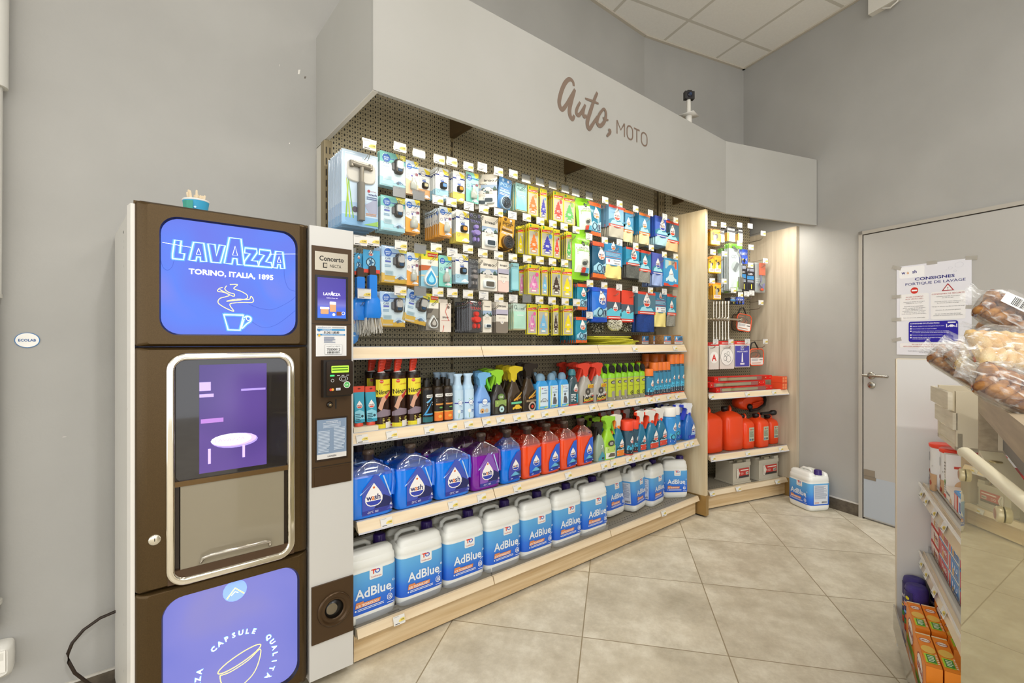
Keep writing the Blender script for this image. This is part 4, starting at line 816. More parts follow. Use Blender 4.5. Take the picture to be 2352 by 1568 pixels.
def k_squeegee(w, h):
    s = [('r', 0, 0, 1, 1, 'e3ebf6'), ('r', 0, .0, 1, .14, '9cc6e8'), ('p', [(0, .14), (.4, .2), (1, .16), (1, .34), (0, .3)], 'c2d6ee'), ('p', [(.1, .1), (.14, .1), (.2, .62), (.17, .62)], 'a9cf3a'), ('p', [(.2, .1), (.24, .1), (.14, .62), (.12, .62)], 'd8de4a'), ('p', [(.3, .1), (.33, .1), (.2, .6), (.18, .6)], '8fbf3a'), ('p', [(.62, .3), (.98, .42), (.98, .2), (.8, .16)], 'b9b4c8'), ('e', .36, .22, .08, '5a4a58'), ('e', .74, .5, .04, 'c8323a'), ('t', 'TOTAL', .86, .5, .035, 'b0464a', .2), ('tb', 'wash', .84, .46, .06, '3a3f7a', .24), ('L', .68, .38, .96, .43, 2, '5a6a96'), ('p', [(.6, .03), (1, .03), (1, .1)], 'a9d060'), ('L', .66, .16, .95, .2, 2, 'e8a070')]
    tool = MB(); G = P('8a8478', .35, .35)
    bump(tool, w, h, .52, .73, .4, .29, .008, P('c9c6bd', .25), 4.5, 30, 0, .9)
    tool.tube([((-.26)*w, -.016, -.18*h), ((-.05)*w, -.022, -.2*h), ((.05)*w, -.022, -.2*h), (.26*w, -.016, -.2*h)], .009, G, 8); tool.tube([((-.26)*w, -.012, -.15*h), ((-.26)*w, -.016, -.23*h)], .009, G, 8); tool.tube([((.26)*w, -.012, -.15*h), ((.26)*w, -.016, -.23*h)], .009, G, 8)
    tool.tube([(0, -.02, -.2*h), (0, -.02, -.42*h), (0, -.02, -.44*h)], .009, G, 10); tool.tube([(0, -.02, -.42*h), (0, -.02, -.92*h), (.0, -.02, -.93*h)], .013, P('77736a', .5), 12)
    return {'card': card(w, h, 'dfe8f4', s, r=.07), 'squeegee': tool, 'blister_shell': shell(w, h, .006, .06)}
def k_drop(c, bg):
    def f(w, h):
        s = [('r', 0, 0, 1, 1, '8fc4d8' if bg else '8a8478'), ('r', 0, .62, 1, 1, 'e8dc3a'), ('r', 0, .6, 1, .76, 'f2efe2'), ('r', .38, .84, .97, .94, 'd33327'), ('tb', 'ARBRE MAGIQUE', .67, .89, .07, 'f4ead2', .54), ('tree', .2, .85, .17, '2f9a3f'), ('t', 'Clip', .5, .7, .12, '4a5a3a', .22), ('p', [(0, .6), (0, .45), (.4, .48), (.6, .6)], 'c86a3a' if bg else '5a544c'), ('r', .0, .3, 1, .34, 'd9c9a8' if bg else '6a645a')]
        dv = MB(); O = [(a*w*.95, -h+.05*h+b*w*.95) for a, b in DROP]; dv.prism(O, -.014, -.001, P('e2e6e4', .25)); O = [(a*w*.72, -h+.08*h+b*w*.72) for a, b in DROP]; dv.prism(O, -.017, -.014, P(c, .25)); O = [(a*w*.42, -h+.13*h+b*w*.42) for a, b in DROP]; dv.prism(O, -.019, -.017, P('9adcf0' if bg else 'b9b4ac', .25))
        return {'card': card(w, h, 'e2dcc0', s, r=.04), 'clip_freshener': dv}
    return f
def k_spraybox(w, h):
    m = MB(); m.box(-w/2, -.0, -h, w/2, .035, -.02, 'e6dccf'); m.box(-w/2, .033, -.021, w/2, .035, 0, 'e6dccf'); m.M = None
    m.flat([('e', .75, .85, .12, '7a6a60'), ('tb', 'SPRAY', .5, .5, .14, '4a4442', .6), ('L', .1, .38, .9, .4, 1, 'c0453a'), ('p', [(.7, 1), (.74, 1), (.5, .7), (.8, .4), (.76, .38), (.44, .7)], 'd0685a'), ('p', [(.2, .0), (.24, 0), (.36, .2), (.1, .36), (.3, .24)], 'd0685a')], w, h-.02, 0, 0, -h); return {'box': m}
def k_brush(w, h):
    c = card(w, h*.42, '3f9fd4', [('r', 0, 0, 1, 1, '4aa6d8'), ('r', 0, 0, 1, .16, 'd8452f'), ('e', .45, .46, .28, '2a3a4a'), ('e', .45, .46, .23, 'a9cfe0'), *[('p', [(.45+.05*math.cos(a+1.6), .46+.07*math.sin(a+1.6)), (.45+.22*math.cos(a), .46+.3*math.sin(a)), (.45-.05*math.cos(a+1.6), .46-.07*math.sin(a+1.6))], '2f5f84') for a in [i*1.2566 for i in range(5)]], ('d', .45, .74, .36, 'd8452f')], r=.05, y=-.01)
    b = MB(); B_ = P('1f7fe0', .25); z = -h*.42
    b.prism(rr(-.014, z-.09, .014, z+.03, .008), -.026, -.006, P('3d2c22', .35)) ; b.prism(rr(-.017, z-.11, .017, z-.01, .006), -.03, -.004, B_)
    b.M = Matrix.Translation((0, -.012, z-.145)); b.loft([(.05, .018, .012), (.03, .034, .02), (-.03, .04, .024), (-.05, .036, .02)], B_, 4, 20); b.M = None
    br = MB(); rd = random.Random(2)
    for i in range(90):
        x = rd.uniform(-.034, .034); y = rd.uniform(-.028, .006); L_ = rd.uniform(.05, .075); br.tube([(x, y, z-.19), (x*1.3+rd.uniform(-.004, .004), y-.006, z-.19-L_)], .0012, 'e2dfd6', 3)
    return {'card': c, 'brush_head': b, 'bristles': br}
def k_strip(w, h):
    return {'card': card(w, h, '8ec0c8', [('r', 0, 0, 1, .8, '79b8c4'), ('r', .12, .05, .88, .78, '9ad2da', .05), ('t', 'ALOHA', .5, .88, .15, '3a6a70', .7)], t=.006)}
KN = {'clipT': (k_clip('8fd6c8', 'bfe6ea'), 'car_freshener_blister'), 'clipO': (k_clip('bcd2ea', 'f0b93a'), 'car_freshener_blister'), 'clipB': (k_clip('a9c8ee', 'efc24a', 'e4ecf4'), 'car_freshener_blister'),
 'diffO': (k_diff('d6e4f0', 'eba64a'), 'car_diffuser_card'), 'diffG': (k_diff('8fd8c8', '7fd0c0', 'a9e0d8'), 'car_diffuser_card'), 'diffP': (k_diff('cfe0f0', 'f0c8a4', 'f4efe8'), 'car_diffuser_card'),
 'febB': (k_feb('9cc8de', '6a96c8'), 'car_freshener_card'), 'febY': (k_feb('efd864', 'e8983a'), 'car_freshener_card'), 'febO': (k_feb('e8b07a', 'c8c09a'), 'car_freshener_card'), 'febC': (k_feb('a6d0e2', '4a6a8a'), 'car_freshener_card'),
 'imao': (k_imao('3f4a52'), 'car_freshener_card'), 'imaoN': (k_imao('5f5a50'), 'car_freshener_card'), 'imaoP': (k_imaoc('e6c8bc'), 'car_freshener_card'), 'imaoG': (k_imaoc('8a7f72'), 'car_freshener_card'),
 'titP': (k_titan('9a8ac8'), 'car_freshener_blister'), 'titK': (k_titan('8f8a88'), 'car_freshener_blister'), 'titR': (k_titan('e0463c'), 'car_freshener_blister'),
 'popB': (k_pop('4a86c0', 'a9ccea'), 'car_freshener_card'), 'popY': (k_pop('d9a53a', '6a4a1a'), 'car_freshener_card'),
 'trO': (k_tree('e8742e', 'c89a4a'), 'tree_air_freshener'), 'trV': (k_tree('3f3fa8', '4a9ac8'), 'tree_air_freshener'), 'trR': (k_tree('d8453a', 'c8323a'), 'tree_air_freshener'), 'trG': (k_tree('5ab05a', '8fc05a'), 'tree_air_freshener'), 'trY': (k_tree('f0d820', 'e8dcae'), 'tree_air_freshener'),
 'trP': (k_tree('d878b0', 'e85a9a', 'f0b8d4'), 'tree_air_freshener'), 'trB': (k_tree('7ab8dc', 'e8d08a'), 'tree_air_freshener'), 'trK': (k_tree('4a3a30', '8a9a9a'), 'tree_air_freshener'), 'trD': (k_tree('5a5a3a', '8a9a6a', None, '7a7460'), 'tree_air_freshener'),
 'sacB': (k_sachet('8fdcda', '9cc8c4'), 'scented_sachet_card'), 'sacG': (k_sachet('b6e2cc', 'c9dcd0'), 'scented_sachet_card'), 'wip': (k_wipes, 'wipes_pouch'),
 'poO': (k_pouch('2f7f9c', 'e2682c', 'e2682c', 'e87a2e'), 'wipes_pouch'), 'poT': (k_pouch('2a5a78', 'e2582c', 'e0702e', 'e8622e', .014), 'wipes_pouch'), 'poW': (k_pouch('2f8fa8', 'e2582c', 'e2682c', 'e8622e', .008), 'wipes_pouch'), 'poB': (k_pouch('2f74d4', '2a55c8', '1f4fc0', '3a5aa8', .02), 'wipes_pouch'),
 'clR': (k_cloth('7fb0d4', 'dc4632', 'dc4632', P('b9b4a4', .95), 'd8432f', .68), 'cleaning_cloth_pack'), 'clO': (k_cloth('2a86b4', 'e8782e', 'e8782e', P('dccfa4', .95), 'e8782e', .7), 'cleaning_cloth_pack'), 'clV': (k_cloth('3a5fc0', '4a55b4', '3a4fa8', P('a9cfd8', .95), '3a4fa8', .72), 'cleaning_cloth_pack'),
 'clK': (k_cloth('4a6a80', 'd84632', 'd84632', P('d9bf90', .95), 'd8432f', .72), 'cleaning_cloth_pack'), 'clT': (k_cloth('2f96bc', 'd84632', 'd84632', lambda: fuzz('8a8c86', '6a6e68'), 'd8432f', .58), 'cleaning_cloth_pack'), 'clW': (k_cloth('257f9c', 'd84632', 'd84632', lambda: fuzz('c9c8be', 'a9a89c'), 'd8432f', .66), 'cleaning_cloth_pack'),
 'clS': (k_cloth('5360b4', '5360b4', '3a4fa8', P('9cb0dc', .95), '3a4fa8', .66), 'cleaning_cloth_pack'), 'clU': (k_cloth('50788a', 'd84632', 'd84632', lambda: fuzz('2f5fc0', '244a9c'), 'd8432f', .56, .03), 'cleaning_cloth_pack'),
 'bkY': (k_cloth('2f88bc', '', 'e8782e', P('ead98a', .9), 'e8782e', .64, .014, True), 'cleaning_cloth_pack'), 'bkR': (k_cloth('2a7094', '', 'd84632', P('ead98a', .9), 'd84632', .6, .014, True), 'cleaning_cloth_pack'), 'wbx': (k_cloth('3a96cc', '', 'd84632', None, 'd84632', 1, .025, False, True), 'cleaning_cloth_pack'),
 'mit': (k_mitt, 'duster_card'), 'sqz': (k_squeegee, 'squeegee_blister'), 'drB': (k_drop('3f9fd0', True), 'clip_freshener_card'), 'drK': (k_drop('6a645c', False), 'clip_freshener_card'), 'spb': (k_spraybox, 'spray_box'), 'bru': (k_brush, 'wheel_brush_pack'), 'stp': (k_strip, 'scented_sachet_card')}
def ticket_art(m, w, h, y, z, x=0, kind='y'):
    m.box(x-w/2, y, z, x+w/2, y+.0012, z+h, 'dedcd7')
    s = [('L', .05, .86, .5, .93, 1, '8a8a8a'), ('L', .1, .06, .5, .2, 1, '2f2f33')]
    if kind == 'y': s += [('p', [(.42, .28), (.46, .45), (.58, .58), (.8, .64), (.97, .64), (.97, .28)], 'e6cf6a'), ('tb', '5,90€', .78, .46, .1, '6a5c2a', .28), ('L', .55, .2, .9, .24, 1, '9a9a9a')]
    else: s += [('L', .25, .7, .75, .8, 1, '7a86a0'), ('L', .2, .5, .8, .6, 1, 'b9b9b9'), ('tb', '5,90', .5, .3, .09, '5a5a60', .22)]
    m.flat(s, w, h, x, y, z, .0004, .0002)
def hookproto(kind, hc):
    def parts():
        L = .245; m = MB()
        for dx in (-.007, .007): m.tube([(dx, 0, -.052), (dx, -L+.03, -.052), (dx*.6, -L+.01, -.044), (dx*.3, -L+.002, -.034)], .0017, WIRE, 5)
        m.box(-.02, -.004, -.062, .02, 0, .012, P('a9a79f', .3, .9))
        a = MB(); a.tube([(0, 0, .005), (0, -L+.01, .012), (0, -L, .02)], .0015, hc and P(hc, .3) or WIRE, 5)
        d = MB(); d.box(-.031, -L-.003, -.021, .031, -L+.001, .023, CLEAR('eef0f2', .3) if kind == 'e' else CLEAR('ffffff', .12)); d.box(-.031, -L-.004, .021, .031, -L+.002, .0245, CLEAR('ffffff', .3))
        if kind == 'e': d.box(-.029, -L+.0011, -.019, .029, -L+.0016, .02, P('bdbab4', .35)); return {'hook_wire': m, 'ticket_arm': a, 'ticket_holder': d}
        t = MB(); ticket_art(t, .058, .04, -L-.0045, -.0195, 0, kind)
        return {'hook_wire': m, 'ticket_arm': a, 'ticket_holder': (d, {'price_ticket': t})}
    return parts
ROWS = {1: 'top row', 2: 'second row', 3: 'third row', 4: 'bottom row'}
YT, YH = 1.945, 1.985
def hook(px, py, kind, row, near, hc=None, Y=YT, group='display hooks of the main shelving'):
    x, z = onY(px, py, Y); k = ('hook', kind, hc); proto(k, 'display_hook', hookproto(kind, hc))
    d = {'y': 'yellow', 'w': 'white', 'e': 'empty'}[kind]
    put(k, 'hook with %s ticket for the %s, %s' % (d, near, ROWS[row]), 'display hook', (x, Y+.245, z), (0, 0, 0), group)
LAST = {}
def hang(kind, x0, x1, y0, y1, n, desc, cat, row, Y=None, dy=.016, tilt=0, rz=0):
    Y = Y or YH; pc = (x0+x1)/2; xa = onY(x0, 500, Y)[0]; xb = onY(x1, 500, Y)[0]; xc = (xa+xb)/2
    d = ray(pc); t = Y/d[1]; za = EYE+(784-y0)/F*t; zb = EYE+(784-y1)/F*t
    w = round((xb-xa)/(math.cos(rz) if rz else 1), 3); h = round(za-zb, 3)
    b, name = KN[kind]; k = (kind, w, h); proto(k, name, lambda: b(w, h))
    nm_ = '%s, %s' % (desc, ROWS[row])
    for i in range(n):
        yy = Y+i*dy
        if yy > YP-.03: break
        g = 'cards hanging behind the front %s, %s' % (desc, ROWS[row]) if i else 'front packs on the main shelving hooks'
        put(k, nm_ if i == 0 else '%s, behind the front one' % nm_, cat, (xc+(random.uniform(-.002, .002) if i else 0), yy, za-(random.uniform(0, .004) if i else 0)), (0, tilt, rz+(random.uniform(-.03, .03) if i else 0)), g)
AF = 'air freshener'
T1 = [('sqz', 784, 868, 350, 520, 9, 'silver squeegee in a large blister', 'squeegee', (848, 334, 'y'), {'dy': .02}),
 ('clipT', 872, 931, 352, 430, 3, 'mint green vent clip blister', AF, (918, 339, 'y'), {}), ('diffP', 932, 961, 370, 446, 2, 'peach diffuser card', AF, (962, 353, 'e'), {}),
 ('febO', 959, 987, 385, 456, 1, 'beige vent clip card', AF, None, {'Y': 2.03}), ('febB', 1000, 1030, 386, 456, 5, 'light blue round top vent clip card', AF, (1008, 367, 'y'), {}), ('febY', 1040, 1067, 394, 463, 3, 'yellow round top vent clip card', AF, (1037, 372, 'y'), {}),
 ('diffG', 1070, 1099, 397, 466, 1, 'mint green diffuser card', AF, (1075, 383, 'y'), {}), ('imao', 1112, 1134, 400, 476, 1, 'cream card turned edge on', AF, (1107, 384, 'w'), {'rz': -.75}), ('imao', 1097, 1117, 410, 480, 1, 'cream card turned edge on, left of its twin', AF, None, {'rz': -.75, 'Y': 2.01}),
 ('popB', 1147, 1176, 410, 482, 2, 'blue card with a round tin', AF, (1144, 394, 'y'), {'tilt': .1, 'dy': .03}), ('sacB', 1184, 1210, 422, 485, 8, 'aqua scented sachet', AF, (1178, 400, 'y'), {}),
 ('trO', 1212, 1236, 428, 495, 2, 'orange tree freshener', AF, (1208, 410, 'e'), {}), ('trV', 1240, 1256, 434, 504, 3, 'narrow purple tree freshener', AF, (1240, 418, 'e'), {'hc': 'd8c83a'}), ('trR', 1270, 1294, 441, 508, 8, 'red tree freshener', AF, (1269, 425, 'e'), {'hc': 'd8c83a'}),
 ('trG', 1294, 1321, 448, 516, 5, 'green tree freshener', AF, (1298, 434, 'e'), {'hc': 'd8c83a'}), ('wip', 1319, 1354, 455, 542, 1, 'green wipes bag', 'wipes', (1322, 442, 'e'), {'tilt': -.12}), ('poO', 1349, 1380, 465, 541, 1, 'teal pouch with an orange top', 'wipes', (1353, 450, 'e'), {}),
 ('clR', 1396, 1434, 474, 546, 5, 'chamois pack with a red top', 'cloth', (1389, 460, 'y'), {'hc': 'd86a4a'}), ('clO', 1430, 1453, 484, 556, 1, 'orange banded cloth pack', 'cloth', (1422, 468, 'y'), {}), ('clO', 1466, 1491, 491, 561, 7, 'orange banded cloth pack in a thick stack', 'cloth', (1459, 480, 'y'), {}),
 ('clV', 1503, 1536, 499, 564, 7, 'violet blue cloth pack', 'cloth', (1493, 489, 'w'), {}), ('clK', 1528, 1557, 509, 577, 1, 'red topped pack of beige cloth', 'cloth', (1526, 498, 'w'), {}), (None, 0, 0, 0, 0, 0, 'red topped pack beside the wood divider', '', (1551, 506, 'y'), {})]
T2 = [('clipT', 874, 930, 452, 531, 5, 'mint green vent clip blister with grey clip', AF, (917, 442, 'e'), {}), ('diffO', 931, 964, 458, 534, 4, 'orange and lilac diffuser card', AF, (962, 449, 'e'), {}), ('diffO', 1009, 1037, 476, 542, 9, 'orange diffuser card in a long fan', AF, (1005, 460, 'y'), {'dy': .018}),
 ('febY', 1047, 1077, 483, 556, 5, 'yellow card with a black vent clip', AF, (1036, 465, 'y'), {}), ('titP', 1077, 1105, 490, 566, 2, 'black blister with a purple figure', AF, (1076, 474, 'w'), {}), ('imao', 1107, 1143, 497, 573, 2, 'cream card with a grey square', AF, (1110, 481, 'y'), {}),
 ('popY', 1152, 1183, 500, 572, 4, 'yellow card with a round tin', AF, (1144, 488, 'y'), {'tilt': .12, 'dy': .026}), ('trY', 1189, 1202, 520, 582, 2, 'narrow yellow tree freshener', AF, (1176, 495, 'w'), {'Y': 2.03}), ('trO', 1214, 1238, 514, 586, 7, 'orange tree freshener', AF, (1209, 500, 'y'), {}),
 ('trV', 1243, 1271, 520, 589, 7, 'deep blue tree freshener', AF, (1240, 508, 'y'), {}), ('trR', 1272, 1286, 527, 593, 2, 'narrow red tree freshener', AF, (1269, 515, 'y'), {}), ('trG', 1300, 1313, 532, 597, 5, 'narrow pale green tree freshener', AF, (1295, 521, 'y'), {}), ('wip', 1313, 1354, 540, 643, 3, 'wide green wipes bag', 'wipes', (1322, 528, 'y'), {'dy': .05}),
 ('poT', 1359, 1392, 556, 638, 5, 'dark teal bottle pouch with an orange foot', 'wipes', (1352, 544, 'w'), {}), ('bkY', 1386, 1427, 560, 639, 2, 'blue backside pack with yellow cloth', 'cloth', (1388, 552, 'y'), {}), ('clT', 1436, 1471, 570, 639, 5, 'teal pack of grey fluffy cloth', 'cloth', (1422, 557, 'w'), {}),
 ('clW', 1466, 1493, 576, 649, 1, 'teal pack of pale fluffy cloth', 'cloth', (1459, 565, 'y'), {}), ('clS', 1496, 1522, 582, 656, 6, 'violet pack of pale blue cloth', 'cloth', (1495, 569, 'y'), {}), ('wbx', 1521, 1554, 594, 658, 1, 'blue box with striped window', 'cloth', (1525, 585, 'y'), {}), (None, 0, 0, 0, 0, 0, 'blue window box beside the wood divider', '', (1551, 590, 'y'), {})]
T3 = [('bru', 812, 834, 582, 700, 1, 'blue wheel brush half behind the machine', 'brush', (827, 553, 'y'), {'Y': 2.0}), ('bru', 832, 870, 575, 700, 1, 'blue wheel brush with white bristles', 'brush', (856, 554, 'y'), {}), ('clipO', 876, 934, 566, 650, 4, 'blue and yellow vent clip blister', AF, (920, 564, 'y'), {'dy': .025}), ('diffO', 934, 961, 580, 655, 5, 'slim orange diffuser card', AF, (965, 572, 'e'), {}),
 ('drB', 967, 1006, 576, 661, 3, 'tropical card with a blue drop clip', AF, (1001, 570, 'y'), {}), ('diffG', 1008, 1037, 587, 658, 2, 'mint diffuser card with leaves', AF, (1038, 581, 'w'), {}), ('febC', 1046, 1075, 583, 650, 4, 'pale blue card with a black vent clip', AF, None, {}), ('titK', 1075, 1098, 594, 664, 1, 'black blister with a grey figure', AF, (1074, 572, 'y'), {}),
 ('imaoN', 1103, 1142, 594, 667, 6, 'cream New York card with a dark square', AF, (1108, 582, 'y'), {}), ('imaoP', 1144, 1169, 600, 670, 4, 'cream card with a pink tag', AF, (1144, 587, 'y'), {}), ('stp', 1174, 1192, 604, 667, 3, 'folded teal sachet card', AF, (1177, 592, 'y'), {'dy': .03}), ('trP', 1192, 1204, 612, 678, 1, 'pink striped tree half hidden', AF, None, {'Y': 2.03}),
 ('trP', 1212, 1240, 608, 676, 5, 'pink striped tree freshener', AF, (1210, 595, 'y'), {}), ('trB', 1244, 1258, 612, 678, 3, 'narrow light blue tree freshener', AF, (1239, 598, 'y'), {}), ('trK', 1266, 1289, 613, 680, 4, 'black tree freshener', AF, (1268, 602, 'y'), {}), ('trY', 1290, 1315, 616, 684, 2, 'bright yellow tree freshener', AF, (1296, 605, 'y'), {}),
 ('poW', 1325, 1348, 652, 711, 5, 'teal wipes pouch with orange ends', 'wipes', None, {}), ('poB', 1358, 1394, 660, 739, 6, 'bright blue wipes pouch', 'wipes', (1354, 651, 'y'), {}), ('mit', 1394, 1427, 662, 733, 1, 'red duster card', 'duster', (1387, 656, 'y'), {}), ('mit', 1425, 1455, 667, 739, 3, 'wide red duster card', 'duster', (1421, 660, 'w'), {}),
 ('clU', 1461, 1501, 671, 762, 2, 'teal pack of bright blue fluffy cloth', 'cloth', (1458, 665, 'w'), {'dy': .035}), ('bkR', 1501, 1529, 672, 750, 2, 'dark blue backside pack with yellow cloth', 'cloth', (1493, 667, 'y'), {}), ('clW', 1530, 1551, 676, 749, 2, 'slim teal pack of pale cloth', 'cloth', (1525, 670, 'w'), {}), (None, 0, 0, 0, 0, 0, 'slim teal pack beside the wood divider', '', (1550, 673, 'e'), {})]
T4 = [('clipO', 872, 930, 670, 750, 4, 'yellow footed vent clip blister', AF, (919, 668, 'y'), {'dy': .03}), ('clipO', 936, 990, 670, 744, 1, 'tilted yellow footed vent clip blister', AF, (965, 669, 'e'), {'tilt': .2}), ('drK', 979, 1007, 675, 758, 6, 'grey card with a dark drop clip', AF, (1005, 671, 'y'), {}),
 ('spb', 1011, 1036, 686, 762, 1, 'cream spray box with red branches', AF, (1038, 673, 'y'), {}), ('titR', 1076, 1107, 690, 763, 9, 'black blister with a red figure', AF, (1074, 676, 'y'), {}), ('imao', 1109, 1129, 690, 763, 3, 'slim cream card with a grey square', AF, (1110, 679, 'w'), {}), ('imaoG', 1139, 1167, 693, 764, 4, 'cream card with a brown leather tag', AF, (1145, 685, 'y'), {}),
 ('sacG', 1178, 1208, 697, 757, 10, 'pale green scented sachet', AF, (1178, 686, 'w'), {}), ('trP', 1211, 1233, 698, 767, 2, 'pink striped tree freshener', AF, (1210, 686, 'e'), {}), ('trB', 1236, 1260, 699, 769, 2, 'light blue tree freshener', AF, (1238, 689, 'y'), {}), ('trD', 1259, 1270, 702, 767, 1, 'olive tree mostly hidden', AF, None, {'Y': 2.02}), ('trK', 1270, 1283, 700, 769, 2, 'narrow black tree freshener', AF, (1267, 691, 'y'), {}),
 ('trY', 1293, 1316, 701, 769, 6, 'yellow tree freshener in a thick stack', AF, (1297, 693, 'y'), {}), ('poW', 1321, 1348, 728, 787, 9, 'teal wipes pouch low beside the yellow trees', 'wipes', (1323, 695, 'y'), {}), (None, 0, 0, 0, 0, 0, 'low teal wipes pouches', '', (1353, 724, 'w'), {})]
for row, T in ((1, T1), (2, T2), (3, T3), (4, T4)):
    for kd, a, b_, c, d_, n, desc, cat, tg, o in T:
        hc = o.pop('hc', None)
        if kd: hang(kd, a, b_, c, d_, n, desc, cat, row, **o)
        if tg: hook(tg[0], tg[1], tg[2], row, desc, hc)
x, z = onY(836, 675, YT); hook(836, 675, 'y', 4, 'blue sponge blister behind the machine')
proto('oval', 'sponge_blister', lambda: {'card': card(.07, .16, '2f8fdc', [('r', .2, .55, .8, .62, 'e8702e'), ('L', .2, .2, .8, .5, 5, 'd9e6f0'), ('car', .5, .62, .25, 'a9d0e6')], r=.45), 'blister_shell': shell(.07, .16, .02, .4)})
x, z = onY(805, 704, YH); put('oval', 'blue rounded sponge blister half hidden by the coffee machine', 'sponge', (x, YH, z), (0, 0, 0))
# grey microfibre dusters under the red cards
def duster(c1, c2, sd):
    m = MB(); rd = random.Random(sd)
    for i in range(330):
        a, b = rd.uniform(0, 2*PI), rd.uniform(-.6, 1.2); r = .062
        x, y, z = r*math.cos(b)*math.cos(a), r*.5*math.cos(b)*math.sin(a), -r*.72*math.sin(b)
        m.tube([(x*.75, y*.75, z*.75), (x*1.08, y*1.1, z*1.05-.006)], .0034, c1 if i % 3 else c2, 4)
    return m
for key, c1, c2, pts in (('duA', 'cfcbb8', 'e2dfd0', ((1412, 742, 1.99),)), ('duB', '5d5950', 'b9b5a8', ((1372, 748, 2.07), (1437, 746, 2.05), (1458, 744, 2.1)))):
    proto(key, 'microfibre_duster', lambda: {'fringe': duster(c1, c2, len(key)+len(c1))})
    for i, (px, py, Y) in enumerate(pts):
        x, z = onY(px, py, Y); put(key, ('pale cream microfibre duster head under the red card' if key == 'duA' else 'grey microfibre duster head %s' % ('behind the blue wipes pouch', 'under the wide red card', 'behind the blue fluffy cloth')[i]), 'duster', (x, Y, max(z, Z1+.047)), (0, 0, 0), 'microfibre dusters')
# yellow cloths and sponges lying on the top shelf
YC = P('e2dc3c', .9); proto('ych', 'folded_cloth', lambda: {'cloth': MB().loops([[(x, y, z) for y, z in ((-.09, .001), (-.085+.01*math.sin(x*40), .007), (.09, .009), (.09, .0))] for x in [-.17+.034*i for i in range(11)]], YC, True)})
for i in range(6):
    x0, z0 = onY(1400, 780, 2.03); put('ych', 'folded yellow cleaning cloth in the pile on the top shelf, %s' % ('lowest of six', 'second from the bottom', 'third from the bottom', 'third from the top', 'second from the top', 'topmost of six')[i], 'cloth', (2.48+.035*(i % 3)-.02*i*(i > 3), 2.03+.012*(i % 2), Z1+.004+.0095*i), (0, 0, .05*((i*7) % 5-2)), 'pile of yellow cloths')
SPG = noisy('sponge_brown', 'a06c3c', 'cf9c62', 120, .95, bump=.8)
def sponge():
    m = MB(); m.M = Matrix.Translation((0, 0, 0)); m.loft([(0, .058, .04), (.006, .062, .043), (.062, .062, .043), (.07, .056, .038)], SPG, 6, 28); m.M = None
    l = MB(); l.box(-.045, -.0447, .006, .06, -.0437, .062, 'e9e4de'); l.flat([('r', 0, .3, 1, 1, '4a90c4'), ('r', 0, .28, 1, .36, 'd84632'), ('d', .24, .4, .3, 'd84632'), ('p', [(.4, .5), (.6, .8), (.9, .9), (1, .6), (1, .45)], '2f5a80'), ('L', .1, .08, .9, .22, 2, '6a6a70')], .105, .056, .0075, -.0447, .006)
    return {'sponge': m, 'label': l}
proto('spg', 'jumbo_sponge', sponge)
for px, Y, lb in ((1482, 2.09, 'leftmost and furthest back'), (1508, 2.06, 'second from the left'), (1532, 1.995, 'in the middle'), (1556, 1.975, 'at the right end by the divider')):
    x, _ = onY(px, 770, Y-.04); put('spg', 'brown car sponge on the top shelf, '+lb, 'sponge', (x, Y, Z1+.003), (0, 0, 0), 'sponges on the top shelf')
# ================================================================ BOTTLES, CANS AND JERRYCANS
WD = ('w', 'a', 'sh')
def aero(body, cap, cf, sh, capr=.47, band=None):
    def f(w, h):
        r = w*.47; zc = h*(1-cf); m = MB(); B = P(body, .25, .2)
        m.lathe([(r*.96, 0), (r, .004), (r, zc*.94), (r*.9, zc*.98), (capr*w*.8, zc)], B, n=20)
        if band: m.lathe([(r*1.01, .002), (r*1.01, h*.06)], band, n=20)
        m.curved(sh, r*1.75, zc*.86, r, r, zc*.05, 2)
        c = MB(); c.lathe([(capr*w, zc-.002), (capr*w, h*.985), (capr*w*.93, h)], P(cap, .35), n=20)
        return {'can': m, 'cap': c}
    return f
WSH = lambda c1, c2, dc: [('r', 0, 0, 1, 1, c1), ('r', 0, 0, 1, .2, c2), ('d', .55, .5, .62, dc), ('p', [(.05, .2), (.1, .42), (.4, .36), (.6, .46), (.98, .3), (.98, .2)], '4ab4d8'), ('o', .35, .26, .2, .14, '1f4a60'), ('L', .1, .05, .55, .28, 4, 'e6eef2'), ('L', .6, .06, .95, .16, 2, 'f2e6e0')]
def trig(body, head, lever, sh, flip=1, clear=False, fat=.62, lw=.86, sc=1):
    def f(w, h):
        B = P(body, .15, tr=.35 if clear else 0, coat=.5); a, b = w*.48, w*.48*fat; m = MB()
        m.loft([(0, a*.94, b*.9), (.008, a, b), (h*.3, a, b), (h*.42, a*.93, b*.95), (h*.56, a*.6, b*.75), (h*.66, a*.34, a*.34), (h*.72, a*.3, a*.3)], B, 3, 24)
        m.curved(sh, a*2*lw, h*.44, a, b, h*.04, 3, .0018)
        g = MB(); s = w*.62*sc; z = h*.71; H = h-z; X = lambda p: [(q[0]*s*flip, z+q[1]*H/1.1) for q in p]
        g.prism(X([(-.85, .98), (-.85, .7), (-.5, .62), (-.3, .45), (-.27, -.02), (.27, -.02), (.3, .45), (.5, .75), (.4, 1.02), (-.15, 1.1)]), -w*.13, w*.13, P(head, .3)); g.lathe([(a*.36, z-.012), (a*.36, z+.006)], P(lever if clear else head, .3), n=14)
        t = MB(); t.prism(X([(-.9, 1.0), (-1.0, .95), (-1.0, .72), (-.84, .68), (-.5, .6), (-.55, .3), (-.78, -.25), (-.92, -.6), (-.75, -.6), (-.5, -.1), (-.36, .35), (-.32, .64)]), -w*.1, w*.1, P(lever, .3))
        return {'bottle': m, 'spray_head': g, 'trigger': t}
    return f
